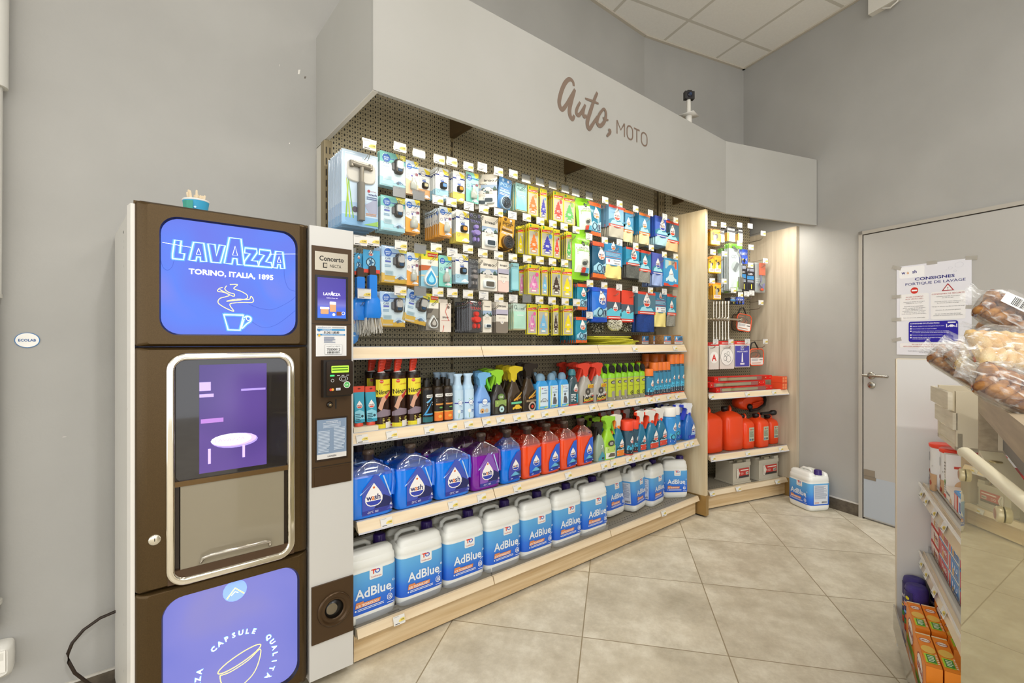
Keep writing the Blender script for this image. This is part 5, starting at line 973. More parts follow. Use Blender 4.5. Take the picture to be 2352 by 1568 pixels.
def febz(w, h):
    a = w*.47; m = MB(); m.lathe([(a*.97, 0), (a, .004), (a, h*.66), (a*.92, h*.72), (a*.72, h*.76)], P('b9d8ee', .25), n=20)
    m.curved([('r', 0, 0, 1, 1, 'c6e0f2'), ('r', 0, .52, 1, .56, '3a3f9c'), ('e', .5, .55, .24, '3a3f9c'), ('e', .5, .55, .215, 'eef4f8'), ('t', 'fèbrèze', .5, .55, .1, '3a4a8a', .34), ('L', .3, .66, .7, .7, 1, '5ab04a'), ('t', "D'AIR", .55, .42, .09, '5a7aa0', .3), ('e', .35, .26, .14, 'eef2ee', 1.3), ('p', [(.3, .02), (.34, .02), (.38, .18), (.35, .18)], '8fb04a'), ('L', .55, .2, .8, .3, 2, '4a62a8')], a*1.7, h*.62, a, a, h*.03, 2)
    g = MB(); g.loft([(h*.75, a*.74, a*.74), (h*.82, a*.6, a*.6), (h*.93, a*.55, a*.6), (h*.985, a*.95, a*.5, a*.1), (h, a*.8, a*.4, a*.1)], P('bfdaf0', .3), 2.4, 20); return {'can': m, 'nozzle': g}
def blub(lab):
    def f(w, h):
        a, b = w*.48, w*.3; m = MB(); m.loft([(0, a*.94, b*.9), (.006, a, b), (h*.66, a, b), (h*.76, a*.8, b*.9), (h*.82, a*.4, b*.7)], P('3f9fe0', .25), 4, 24)
        s = [('r', 0, 0, 1, 1, 'd3e6f2'), ('p', [(.04, 0), (.12, 0), (.2, 1), (.14, 1)], 'b9cf5a'), ('p', [(.14, 0), (.17, 0), (.06, 1), (.04, 1)], 'dfe28a'), ('e', .34, .9, .05, 'c8323a'), ('t', 'TOTAL', .58, .9, .06, 'b05a5a', .3), ('tb', 'wash', .7, .82, .09, '6a8ab0', .34), ('L', .3, .66, .8, .72, 2, '5a7a9a')]
        s += [('car', .55, .28, .38, '8f989c'), ('car', .55, .33, .22, 'c9d6dc')] if lab == 'car' else [('e', .5, .56, .11, '5f6064', 1.2), ('p', [(.3, .16), (.36, .46), (.64, .46), (.78, .3), (.72, .14)], '5f6064')]
        s += [('r', .1, .03, .9, .11, '5ab0dc'), ('p', [(.5, .0), (.9, .05), (.9, .1), (.6, .06)], 'c0d84a')]; m.curved(s, w*.72, h*.62, a, b, h*.03, 4, .0015)
        g = MB(); g.loft([(h*.8, a*.62, a*.55), (h*.9, a*.62, a*.55), (h*.97, a*.45, a*.4), (h, a*.2, a*.2)], P('8fb4cc', .15, tr=.3), 2, 18); return {'bottle': m, 'cap': g}
    return f
def tott(w, h):
    m = MB(); m.loft([(h*.08, w*.36, w*.26), (h*.3, w*.42, w*.22), (h*.7, w*.47, w*.1), (h*.86, w*.49, w*.02)], P('2f9fc0', .3), 3, 22); m.box(-w*.49, -.002, h*.85, w*.49, .002, h, P('e0523c', .35))
    m.art([('e', .5, .94, .13, '7a1f18', .5)], w, h, lambda u, v, o: ((u-.5)*w, -.002-o, v*h)); fn = lambda u, v, o: ((u-.5)*w*.86, -w*(.25-.24*v)-.002-o, h*.1+v*h*.75)
    m.art([('r', 0, .0, 1, 1, '3aa0bc'), ('d', .5, .46, .78, 'e0523c'), ('p', [(0, .1), (0, .36), (.5, .42), (.95, .34), (1, .1)], '8fd4e6'), ('e', .75, .2, .13, '2a4a58'), ('L', .05, .02, .6, .3, 5, '2a5a6c')], w*.86, h*.75, fn, .0005)
    c = MB(); c.lathe([(w*.38, 0), (w*.38, h*.08), (w*.3, h*.1)], P('e0523c', .35), n=18, sy=.75); return {'tube': m, 'cap': c}
def nene(col='e8d832', side=True):
    def f(w, h):
        r = w*.47; m = MB(); hb = h*.75; m.lathe([(r, 0), (r, .004), (r, hb)], P('3a2218', .2, tr=.1), n=24); m.lathe([(r*1.03, hb), (r*1.03, hb+.012), (r*.98, hb+.014)], P('1f1510', .3), n=24); m.lathe([(r*1.02, 0), (r*1.02, .02)], 'd9d5cc', n=24); m.lathe([(r*1.021, .008), (r*1.021, .014)], 'c0453a', n=24)
        m.curved([('r', 0, 0, 1, .08, 'e8d832'), ('r', 0, .62, 1, .96, 'f0e03a'), ('tb', 'Nénette', .5, .72, .32, '1f1a18', .95, .06), ('t', 'véritable', .65, .86, .11, 'c03a2f', .5, .05), ('e', .3, .92, .12, 'd83a2a'), ('tb', 'PROST', .3, .92, .05, 'f6e8d8', .2), ('t', 'lustreuse', .35, .62, .09, 'c8a84a', .5, .05), ('p', [(.1, .4), (.3, .6), (.8, .72), (.86, .66), (.45, .5), (.3, .34)], 'd8a488'), ('p', [(.5, .62), (.9, .74), (.94, .7), (.6, .56)], 'c0372c'), ('p', [(0, .3), (.4, .38), (1, .34), (1, .24), (0, .22)], '8a7a86'), ('L', .35, .08, .95, .2, 4, 'e6d86a'), ('r', .55, .0, .98, .12, 'e6e2da')], r*1.8, hb*.96, r*1.02, r*1.02, .004, 2)
        g = MB(); O = P('f0452a', .35); g.loft([(hb-.03, .011, .008, -.004), (hb+.02, .013, .009, -.004), (h*.95, .018, .011, .004), (h*1.05, .012, .01, .008)], O, 2.5, 16); g.ball((0, 0, hb+.012), .02, .014, .01, 'e6e2e0', 10)
        for i in range(5): g.box(-.009, -.012, hb+.03+i*.012, .012, -.009, hb+.036+i*.012, 'd83a20')
        return {'tube': m, 'brush_handle': g}
    return f
def limec(lab):
    def f(w, h):
        r = w*.46; hb = h*.62; m = MB(); m.lathe([(r, 0), (r, hb)], P('b4b09a', .3, .4), n=18)
        m.curved([('r', 0, 0, 1, 1, 'b9c62c'), ('r', 0, 0, 1, .18, '8f8a70'), ('e', .5, .84, .32, '4a4640', .6), ('tb', 'GS', .5, .84, .2, 'e8e6de', .4), ('t', lab, .5, .62, .1, '3a3a30', .7), ('L', .2, .48, .8, .55, 2, '6a7028')]+([('p', [(.3, .1), (.25, .4), (.4, .46), (.62, .44), (.7, .1)], '9a948c')] if lab == 'TEXTILE' else [('o', .5, .28, .26, .18, '3a3632'), ('e', .5, .28, .08, '3a3632')])+[('r', .6, .04, .85, .12, 'e6e4de')], r*1.75, hb*.95, r, r, hb*.02, 2)
        g = MB(); G = P('8fd02a', .3); g.loft([(hb, r*.98, r*.98), (hb+h*.1, r*.95, r*.9), (hb+h*.14, r*.6, r*.6)], G, 2.6, 18); g.prism([(-r*.7, hb+h*.1), (-r*.95, h*.86), (-r*.5, h), (-r*.1, h*.99), (-r*.2, h*.8), (r*.9, hb+h*.14), (r*.5, hb+h*.08)], -r*.1, r*.6, G)
        b = MB(); b.M = Matrix.Translation((r*.25, -r*.45, h*.85)) @ Matrix.Rotation(-.35, 4, 'Y'); b.ball((0, 0, 0), r*.66, r*.55, h*.125, fuzz('14120e', '4a4640'), 14); b.M = None
        return {'can': m, 'cap': g, 'brush_pad': b}
    return f
LIQ = {}
def wash(c, c2, big):
    def f(w, h):
        d = w*(.62 if big else .72); k = 5; a, b = w/2, d/2; L = P(c, .06, tr=.08, coat=1.); m = MB()
        bz = h*.68; S = [(0, a*.9, b*.88), (h*.03, a, b), (bz*.5, a*.985, b*.98), (bz*.93, a, b), (h*.72, a*.9, b*.9), (h*.8, a*.5, b*.62), (h*.855, .016, .016)]
        s2 = [(z, x-.0015, y-.0015) for z, x, y in S[:4]]; m.loft([(.001,)+s2[0][1:]]+s2[1:]+[(bz*.97, a*.97, b*.97)], L, k, 32)
        sh = MB(); sh.loft(S[3:], CLEAR('dcecff' if c2 is None else c2, .3), k, 32, c0=False, c1=False)
        for i in (-1, 1): sh.tube([(a*.25*i-.01, -b*.9, h*.69), (a*.3*i, -b*.6, h*.77)], .0015, P('ffffff', .1), 4)
        if big:
            G = P(c, .04, tr=.5, coat=1.); sh.tube([(a*.62, -b*.5, h*.70), (a*.95, -b*.7, h*.66), (a*1.0, -b*.75, h*.5), (a*.86, -b*.98, h*.3)], .0085, G, 8); sh.tube([(a*.45, -b*.98, h*.62), (a*.62, -b*1.0, h*.45), (a*.78, -b*1.0, h*.3)], .003, P('bcd8fa', .05), 6); sh.tube([(-a*.6, -b*1.0, h*.38), (-a*.1, -b*1.0, h*.52), (a*.35, -b*.98, h*.66)], .0022, P('bcd8fa', .05), 6)
        lb = MB(); v = '8a5ab8' if c == '8a1fae' else '4a5ab8'
        if big: sh_ = [('p', [(.24, .07), (.96, .1), (.9, .42), (.62, .95), (.52, 1.0), (.24, .66)], v), ('p', [(.24, .08), (.96, .1), (.95, .2), (.24, .18)], '3a3f96'), ('p', [(.5, .2), (.95, .2), (.92, .38), (.72, .5)], '2a2f62'), ('d', .5, .26, .52, '3a49b0'), ('e', .5, .7, .025, 'e0702e'), ('t', '-20°C', .42, .135, .05, 'e6e6f4', .14), ('L', .52, .11, .92, .16, 2, 'd0d2f0'), ('tb', '4L', .9, .235, .06, 'e6e6f4', .07)]
        else: sh_ = [('p', [(.3, .07), (.97, .1), (.97, .9), (.72, .88), (.42, .6), (.3, .35)], '2f66d8' if c != '0f86ff' else '4a4fb0'), ('p', [(.3, .08), (.97, .1), (.97, .18), (.3, .16)], '2a3f9c'), ('p', [(.45, .2), (.7, .3), (.97, .32), (.97, .18), (.5, .17)], '1f3f70'), ('p', [(.4, .2), (.62, .32), (.9, .2)], '6ab4d8'), ('d', .65, .36, .42, '2f49b0'), ('L', .4, .1, .92, .14, 1, 'd0d2f0')]
        lb.curved(sh_, w*.97, bz*.96, a, b, h*.01, k, .002)
        c_ = MB(); c_.lathe([(.017, h*.85), (.021, h*.86), (.0215, h*.93), (.0235, h*.935), (.0235, h*.955), (.022, h), (.001, h)], P('3f3128', .3, .2), n=20)
        for i in range(20): t = 2*PI*i/20; c_.box(.0225*math.cos(t)-.0008, .0225*math.sin(t)-.0008, h*.935, .0225*math.cos(t)+.0008, .0225*math.sin(t)+.0008, h*.985, '54453a')
        return {'bottle': m, 'shoulder': sh, 'cap': c_, 'label': lb}
    return f
CANW = P('eeefe9', .3, coat=.2)
def jerry(w, h, d, txt='10L'):
    H = h; m = MB(); a, b = w/2, d/2
    m.loft([(0, a*.86, b*.84), (H*.03, a*.96, b*.95), (H*.1, a, b), (H*.74, a, b), (H*.765, a*.985, b*.975), (H*.78, a, b), (H*.86, a*.98, b*.97), (H*.9, a*.9, b*.88)], CANW, 6, 36)
    m.loft([(H*.84, a*.93, b*.36, 0, -b*.58), (H*.95, a*.88, b*.33, 0, -b*.58), (H*.985, a*.78, b*.22, 0, -b*.56), (H*.99, a*.6, b*.1, 0, -b*.56)], CANW, 4, 28)
    m.loft([(H*.84, a*.93, b*.24, 0, b*.72), (H*.95, a*.86, b*.2, 0, b*.7), (H*.98, a*.7, b*.1, 0, b*.7)], CANW, 4, 24)
    hd = MB(); hd.tube([(-a*.72, b*.05, H*.86), (-a*.68, b*.05, H*.96), (-a*.5, b*.05, H*1.0), (a*.05, b*.05, H*1.0), (a*.2, b*.05, H*.97), (a*.25, b*.05, H*.86)], [.012, .011, .0105, .0105, .011, .013], CANW, 10)
    cp = MB(); V = P('3a2670', .3); cx, cy = a*.68, b*.1
    cp.lathe([(.024, H*.86), (.024, H*.9), (.027, H*.91), (.027, H*.925)], CANW, cx, cy, 18); cp.lathe([(.028, H*.925), (.028, H*.945), (.0245, H*.95), (.0235, H*1.04), (.0215, H*1.05), (.001, H*1.045)], V, cx, cy, 22)
    for i in range(14): t = 2*PI*i/14; cp.box(cx+.0245*math.cos(t)-.001, cy+.0245*math.sin(t)-.001, H*.955, cx+.0245*math.cos(t)+.001, cy+.0245*math.sin(t)+.001, H*1.035, V)
    g = gradz('blue_label_print', ((0, '1f5fd0'), (.3, '2f74dc'), (.55, '4a96de'), (1, '62aee4')), .05, .2, .3)
    lb = MB(); lb.loft([(H*.16, a+.0012, b+.0012), (H*.72, a+.0012, b+.0012)], g, 6, 36, c0=False, c1=False)
    lh = H*.56; lb.flat([('r', .43, .77, .72, 1.06, 'eef0ee', .03), ('tb', 'T', .52, .955, .1, 'e0402a', .11), ('o', .61, .95, .06, .035, '3a6ac8', .8), ('r', .5, .975, .64, .992, 'e0402a'), ('t', 'TotalEnergies', .575, .83, .035, 'd0503a', .24), ('tb', 'AdBlue', .52, .50, .2, 'e9f0f6', .8), ('o', .965, .6, .024, .016, 'e9f0f6'),
      ('p', [(.13, .25), (.14, .31), (.3, .31), (.3, .27), (.68, .27), (.66, .17), (.12, .17)], 'd98a5a'), ('tb', 'SCR TECHNOLOGY', .39, .215, .055, 'f4ece6', .5), ('L', .17, .08, .75, .15, 2, 'dfe8f6'), ('e', .13, .115, .018, 'f0f4fa'),
      ('o', .88, .2, .06, .048, 'dfe8f6', 1.2), ('tb', txt, .88, .2, .075, 'f0f4fa', .12), ('L', .82, .05, .98, .08, 1, 'dfe8f6'), ('p', [(.88, .32), (.9, .32), (.91, .36), (.97, .37), (.97, .385), (.9, .375)], 'dfe8f6')], w*.86, lh, 0, -b-.0012, H*.16, .001)
    for sx in (-1, 1):
        fn = lambda u, v, o: (sx*(a+.0012+o), (u-.5)*d*.8*-sx*-1, H*.16+v*lh)
        lb.art([('r', .1, .06, .9, .94, 'd9dde4'), ('L', .15, .3, .85, .9, 16, '8a94aa'), ('bar', .55, .1, .85, .18), ('r', .15, .1, .4, .16, 'd0a8a0')], d*.8, lh, fn, .001)
    return {'can': m, 'handle': hd, 'cap': cp, 'label': lb}
def at(kind, builder, name, x0, x1, yt, zs, Yf, dep, label, cat, group=None, hfix=None, rz=0, rx=0, Yc=None):
    Yc = Yc or Yf+dep/2
    xa = onY(x0, 500, Yc)[0]; xb = onY(x1, 500, Yc)[0]; t = Yc/ray((x0+x1)/2)[1]; h = hfix or EYE+(784-yt)/F*t-zs; w = round(xb-xa, 3); h = round(h, 3)
    k = (kind, w, h); proto(k, name, lambda: builder(w, h)); put(k, label, cat, ((xa+xb)/2, Yc, zs+.001), (rx, 0, rz), group); return w, h, (xa+xb)/2, Yc, k
# ---- base: blue labelled jerrycans
proto('j10', 'jerrycan', lambda: jerry(.222, .29, .19)); proto('j5', 'jerrycan', lambda: jerry(.19, .275, .15, '5L'))
NTH = ('first', 'second', 'third', 'fourth', 'fifth', 'sixth', 'seventh')
for i in range(7): put('j10', 'white 10 litre jerrycan with blue label, %s from the coffee machine' % NTH[i], 'jerrycan', (.772+.2285*i, 1.93, Z0+.001), (0, 0, random.uniform(-.015, .015)), 'ten litre jerrycans on the base shelf')
for x, y, rz, rx, lb in ((2.45, 2.0, .05, -.1, 'empty crumpled jerrycan right of the ten litre row'), (2.66, 1.975, .2, -.06, 'small jerrycan leaning, second of the five litre ones'), (2.85, 1.965, .12, 0, 'small upright jerrycan with cap, third of the five litre ones'), (3.115, 1.955, -.62, 0, 'small jerrycan turned outward alone beside the oak divider')):
    put('j5', lb, 'jerrycan', (x, y, Z0+.001+(abs(rx)*.07)), (rx, 0, rz), 'five litre jerrycans on the base shelf')
put('j10', 'white jerrycan with blue label standing on the floor by the corner bay', 'jerrycan', (4.105, 1.385, .001), (0, 0, math.radians(-119)))
# ---- third level: washer fluid
B4 = wash('0f86ff', None, True); P4 = wash('8a1fae', 'e6cfe8', True); B2 = wash('0f86ff', None, False); O2 = wash('ff5426', 'ffd2bc', False)
def fluid(kind, bld, w, h, x, y, lab, grp):
    k = (kind, w, h); proto(k, 'fluid_bottle', lambda: bld(w, h)); put(k, lab, 'bottle', (x, y, Z3+.001), (0, 0, random.uniform(-.02, .02)), grp)
g1 = 'large washer fluid bottles on the third shelf'
for i, x in enumerate((.775, .966, 1.158)): fluid('b4', B4, .186, .262, x, 1.885, 'large bright blue washer fluid bottle, %s of the front row' % NTH[i], g1)
fluid('p4', P4, .172, .262, 1.345, 1.885, 'large purple washer fluid bottle in the front row', g1)
for i, (x, kd, bl, c) in enumerate(((.80, 'b4', B4, 'blue'), (.99, 'b4', B4, 'blue'), (1.175, 'p4', P4, 'purple'), (1.36, 'p4', P4, 'purple'))): fluid(kd, bl, .186 if kd == 'b4' else .172, .262, x, 2.05, 'large %s washer fluid bottle in the back row, %s from the left' % (c, NTH[i]), g1)
g2 = 'slim washer fluid bottles on the third shelf'
fluid('b2', B2, .128, .262, 1.502, 1.88, 'slim blue washer fluid bottle beside the orange ones', g2)
for i in range(4): fluid('o2', O2, .133, .262, 1.64+.1375*i, 1.88, 'slim orange washer fluid bottle, %s of the front row' % NTH[i], g2)
for r_, y in enumerate((1.995, 2.11)):
    for i in range(4): fluid('o2', O2, .133, .262, 1.57+.1375*i+.03*r_, y, 'slim orange washer fluid bottle in the %s row, %s from the left' % (('middle', 'rear')[r_], NTH[i]), g2)
fluid('o2', O2, .133, .262, 1.52, 2.12, 'slim orange washer fluid bottle behind the slim blue one', g2)
# sprays of the third level
TEAL = lambda dc='e0523c': [('r', .1, 0, .9, .3, 'd84a36' if dc != 'e8862e' else 'e8862e'), ('p', [(.1, .3), (.9, .3), (.8, .5), (.3, .56)], '9fdcec'), ('car', .45, .31, .34, '2a4a5a'), ('d', .6, .42, .62, dc), ('L', .15, .1, .85, .2, 1, 'f2e6e0')]
Y3 = 1.83; s3 = 'spray bottles on the third shelf'
at('s_clear', trig('b4c8b4', '2a2622', '2a2622', [('p', [(.1, .1), (.5, .5), (.9, .2), (.9, .0), (.1, 0)], '4a9ab0'), ('tb', '7', .5, .75, .3, 'eef2f0'), ('e', .6, .1, .15, '3a3a30', .5)], 1, True), 'spray_bottle', 1364, 1386, 968, Z3, Y3, .05, 'clear spray bottle with black head beside the orange fluids', 'spray bottle', s3)
at('s_lime', trig('9ad02c', '9ad63a', '7ab82a', [('r', .05, 0, .95, .62, 'e6e8da'), ('r', 0, .3, 1, .62, 'b9d86a'), ('e', .5, .78, .3, '4a4a40', .6), ('tb', 'GS', .5, .78, .16, 'e8e6de', .3), ('p', [(.2, .1), (.4, .28), (.8, .24), (.85, .06)], '6a5f52'), ('L', .2, .4, .8, .52, 2, '5a7a2a')], -1), 'spray_bottle', 1379, 1408, 955, Z3, Y3, .05, 'lime green spray bottle with white label', 'spray bottle', s3)
at('s_teal', trig('2a8fb4', 'e6dfd4', 'f0862a', TEAL('e8862e'), 1, True), 'spray_bottle', 1404, 1429, 951, Z3, Y3, .05, 'teal spray bottle with an orange trigger and foot', 'spray bottle', s3)
RC = aero('2a4a5c', 'f04a2c', .26, WSH('3a5a6c', '2a3038', 'e0523c'), .46, 'd84a36')
for i, (a, b, t, y) in enumerate(((1429, 1449, 966, 1.83), (1449, 1463, 964, 1.85), (1419, 1436, 965, 1.93), (1434, 1452, 962, 1.95))): at('a_red', RC, 'aerosol_can', a, b, t, Z3, y, .05, 'dark aerosol can with red cap, %s' % ('front left one', 'front right one', 'rear left one', 'rear right one')[i], 'spray can', 'red capped cans on the third shelf')
RT = trig('2a8ab4', 'e9e6de', 'ee4a2c', TEAL(), 1, True)
for i, (a, b, t, y, lb) in enumerate(((1461, 1480, 943, 1.83, 'left one in front'), (1479, 1506, 941, 1.83, 'middle one in front'), (1502, 1526, 936, 1.84, 'right one in front'), (1462, 1480, 938, 1.95, 'left one in the second row'), (1480, 1502, 935, 1.96, 'right one in the second row'), (1408, 1426, 940, 2.0, 'first of the rear row'), (1392, 1410, 942, 2.1, 'furthest back on the left'), (1430, 1448, 938, 2.04, 'second of the rear row'), (1455, 1470, 933, 2.1, 'third of the rear row'), (1378, 1394, 945, 2.1, 'deep in the left corner of the row'))): at('s_red', RT, 'spray_bottle', a, b, t, Z3, y, .05, 'blue spray bottle with red trigger, '+lb, 'spray bottle', 'red trigger sprays on the third shelf')
LB = trig('4a4438', '9ad63a', '2a2622', [], 1)
for i, (a, b, t, y) in enumerate(((1322, 1343, 952, 2.12), (1340, 1362, 953, 2.07), (1358, 1380, 956, 1.99))): at('s_lb', LB, 'spray_bottle', a, b, t, Z3, y, .05, 'dark spray bottle with lime head behind the orange fluids, '+('rear', 'middle', 'nearest')[i], 'spray bottle', 'lime headed sprays on the third shelf')
WC = aero('3a8fd4', 'ece9e2', .23, WSH('3f96d8', '2a6ac0', '3a49a8'), .45)
for i, (a, b, t, y) in enumerate(((1524, 1545, 935, 1.84), (1540, 1556, 933, 1.89))): at('a_wht', WC, 'aerosol_can', a, b, t, Z3, y, .05, 'blue aerosol can with white cap, %s of two' % ('front', 'rear')[i], 'spray can', 'white capped cans on the third shelf')
BT = trig('2f7fe0', 'e9ecf4', '3446c4', [('r', .1, 0, .9, .22, '2a3fb4'), ('p', [(.3, .2), (.9, .2), (.85, .6), (.6, .75)], '9cc0ea'), ('d', .62, .34, .56, '3a49a8'), ('L', .15, .08, .85, .14, 1, 'dfe6f4')], 1, True)
for i, (a, b, t, y) in enumerate(((1567, 1590, 925, 1.84), (1550, 1568, 926, 1.88), (1537, 1553, 928, 1.98), (1508, 1523, 925, 2.1), (1522, 1537, 926, 2.06))): at('s_blu', BT, 'spray_bottle', a, b, t, Z3, y, .05, 'bright blue spray bottle with blue trigger, %s from the divider' % NTH[i], 'spray bottle', 'blue trigger sprays on the third shelf')
# ---- second level
Y2 = 1.93
x0, x1 = onY(812, 980, 1.93)[0], onY(868, 980, 1.93)[0]
tag(MB().box(x0, 1.925, Z2+.001, x1, 2.06, Z2+.022, P('e6dcc4', .5)).build('display_tray'), 'low cream tray under the two polish tubes', 'tray')
for i, (a, b) in enumerate(((811, 837), (838, 865))): at('tot', tott, 'polish_tube', a, b, 887, Z2+.022, 1.935, .05, 'teal polish tube with red ends, %s' % ('half behind the coffee machine', 'right one on the cream tray')[i], 'tube', 'polish tubes on the cream tray')
for i, (a, b, y, lb) in enumerate(((857, 894, 1.935, 'leftmost in front'), (894, 931, 1.935, 'middle one in front'), (931, 964, 1.935, 'rightmost in front'), (838, 868, 2.03, 'rear left one'), (876, 904, 2.06, 'rear right one'))): at('nene', nene(), 'duster_tube', a, b, 818, Z2, y, .07, 'yellow and brown duster tube with red handle, '+lb, 'duster', 'duster tubes on the second shelf', hfix=.305)
GB = aero('3a2f22', '1c1712', .15, [('r', 0, 0, 1, 1, '1c1a1c'), ('p', [(0, .2), (.3, .3), (.9, .7), (.5, .5), (.2, .34)], '4aa0d8'), ('p', [(.2, .62), (.9, .8), (1, .78), (.4, .6)], '6ab4e0'), ('r', .25, .76, .95, .86, 'e6e4de', .08), ('tb', 'GS27', .6, .81, .13, '2a2622', .56), ('L', .3, .5, .9, .64, 2, 'dfe6ea'), ('r', .1, .22, .9, .27, '4aa0d8'), ('r', 0, 0, 1, .16, '2a6a70')], .28)
GO = aero('3a2f22', '1c1712', .15, [('r', 0, 0, 1, 1, '2a201a'), ('r', .05, .76, .9, .86, 'e6e4de', .08), ('tb', 'GS27', .5, .81, .13, '2a2622', .6), ('L', .15, .6, .9, .7, 2, 'dfdcd6'), ('r', .1, .5, .95, .55, 'd8944a'), ('e', .6, .42, .2, '6ab05a', .4), ('r', 0, 0, 1, .27, 'e8782a'), ('r', 0, .27, 1, .3, 'f0c05a'), ('e', .5, .14, .2, 'f0b04a', .8)], .28)
for i, (kd, bl, a, b, y) in enumerate((('gb', GB, 966, 992, Y2), ('go', GO, 993, 1016, Y2), ('go', GO, 1016, 1038, Y2), ('gb', GB, 968, 990, 2.03), ('gb', GB, 990, 1010, 2.03), ('go', GO, 1008, 1028, 2.04))): at(kd, bl, 'aerosol_can', a, b, 858, Z2, y, .05, 'dark aerosol can with %s, %s' % (('blue streaks' if kd == 'gb' else 'orange flames'), ('in front', 'left one in front', 'right one in front', 'left rear', 'middle rear', 'right rear')[i]), 'spray can', 'dark cans on the second shelf', hfix=.2)
for i, (a, b, y, t) in enumerate(((1038, 1062, Y2, 846), (1061, 1086, Y2, 845), (992, 1014, 2.1, 843), (1008, 1030, 2.08, 843), (1024, 1046, 2.04, 843))): at('feb', febz, 'aerosol_can', a, b, t, Z2, y, .05, 'pale blue air spray can with slanted top, %s' % ('front left', 'front right', 'furthest back', 'second from the back', 'third from the back')[i], 'spray can', 'pale blue cans on the second shelf', hfix=.222)
FS = trig('7aa8e4', '7ab8e8', '6ac83a', [('r', .1, .1, .9, .62, 'c0d8f0', .08), ('r', .05, .66, .95, .72, '3a6ac0'), ('e', .5, .69, .2, '3a6ac0'), ('e', .5, .69, .17, 'eef4f8'), ('t', 'fèbrèze', .5, .69, .07, '3a4a8a', .28), ('e', .32, .24, .14, 'd8a870'), ('e', .62, .24, .12, 'c8b49a'), ('e', .32, .2, .05, '5a4030'), ('L', .3, .45, .7, .5, 1, '6a8ac0')], -1, sc=1)
for i, (a, b, y) in enumerate(((1086, 1124, Y2), (1082, 1108, 2.05))): at('fs', FS, 'spray_bottle', a, b, 850, Z2, y, .05, 'lavender blue fabric spray with green trigger, %s' % ('in front', 'behind')[i], 'spray bottle', 'fabric sprays on the second shelf', hfix=.225)
GT = trig('2f2a26', '9ad63a', '86c02e', [('r', .1, 0, .95, .66, '8fa85a'), ('r', .1, 0, .95, .34, '4a4a40'), ('o', .55, .2, .3, .22, '2a2622'), ('o', .55, .2, .18, .06, 'b9dce0'), ('e', .5, .82, .24, '6a8a4a', .8), ('tb', 'GS', .5, .82, .12, 'e8e6de', .26), ('L', .2, .48, .9, .6, 2, 'c0d87a')], 1)
for i, (a, b, y) in enumerate(((1124, 1160, Y2), (1112, 1140, 2.01), (1102, 1128, 2.09))): at('gt', GT, 'spray_bottle', a, b, 838, Z2, y, .05, 'black wheel cleaner with lime spray head, %s' % ('in front', 'in the middle', 'at the back')[i], 'spray bottle', 'lime headed cleaners on the second shelf', hfix=.235)
MG = lambda hd, lc: trig('3f2f1e', hd, '1c1713', [('p', [(.05, 0), (1, 0), (1, .95), (.5, .8), (.05, .3)], '2a2018'), ('p', [(.3, .55), (.95, .9), (1, .9), (1, .84), (.35, .5)], 'd8a83a'), ('tb', 'Meguiars', .62, .62, .13, 'e8a03a', .55, .3), ('r', .15, .36, 1, .46, lc), ('L', .2, .38, .95, .45, 1, 'e6dcc8')]+([('car', .6, .08, .36, 'e8c03a')] if lc == '6ac89a' else [('o', .6, .14, .3, .2, 'b9a89a'), ('e', .6, .14, .1, 'd8452f')]), -1, sc=1.1)
for i, (kd, hd, lc, a, b, y, t, lb) in enumerate((('m1', 'd8c02a', '6ac89a', 1159, 1194, Y2, 831, 'yellow head, in front'), ('m1', 'd8c02a', '6ac89a', 1146, 1174, 2.0, 831, 'yellow head, in the middle'), ('m1', 'd8c02a', '6ac89a', 1136, 1160, 2.08, 831, 'yellow head, at the back'), ('m2', '2a211a', '8f7a5e', 1194, 1227, Y2, 820, 'black head, in front'), ('m2', '2a211a', '8f7a5e', 1180, 1206, 2.03, 820, 'black head, behind'))): at(kd, MG(hd, lc), 'spray_bottle', a, b, t, Z2, y, .05, 'brown detailing spray with '+lb, 'spray bottle', 'brown detailing sprays on the second shelf', hfix=.25 if kd == 'm1' else .262)
for i, (k_, a, b, y) in enumerate((('car', 1225, 1255, Y2), ('seat', 1254, 1278, Y2), ('seat', 1278, 1302, Y2), ('car', 1218, 1238, 2.03), ('seat', 1262, 1281, 2.03))): at('blu'+k_, blub(k_), 'cleaner_bottle', a, b, 848, Z2, y, .05, 'sky blue cleaner bottle with %s picture, %s' % (k_, ('left one in front', 'middle one in front', 'right one in front', 'rear left', 'rear right')[i]), 'bottle', 'sky blue bottles on the second shelf', hfix=.2)
def tealb(w, h):
    a = w*.47; m = MB(); m.loft([(0, a, a*.7), (h*.05, a, a*.7)], P('e0452f', .3), 2.6, 22); m.loft([(h*.05, a, a*.7), (h*.6, a, a*.7), (h*.75, a*.75, a*.6), (h*.84, a*.4, a*.4)], P('3a5a62', .12, tr=.3, coat=1), 2.6, 22); m.curved([('d', .6, .48, .7, 'e0523c'), ('L', .1, .1, .6, .42, 5, 'dfe8ea'), ('r', .65, .05, .9, .4, '3a9ab4')], a*1.8, h*.68, a, a*.7, h*.05, 2.6, .0018)
    c = MB(); c.loft([(h*.83, a*.66, a*.6), (h*.93, a*.64, a*.58), (h, a*.4, a*.36)], P('3a7a84', .3), 2, 18); return {'bottle': m, 'cap': c}
at('teal', tealb, 'cleaner_bottle', 1302, 1324, 846, Z2, Y2, .05, 'dark teal cleaner bottle with a red foot', 'bottle', None, hfix=.215)
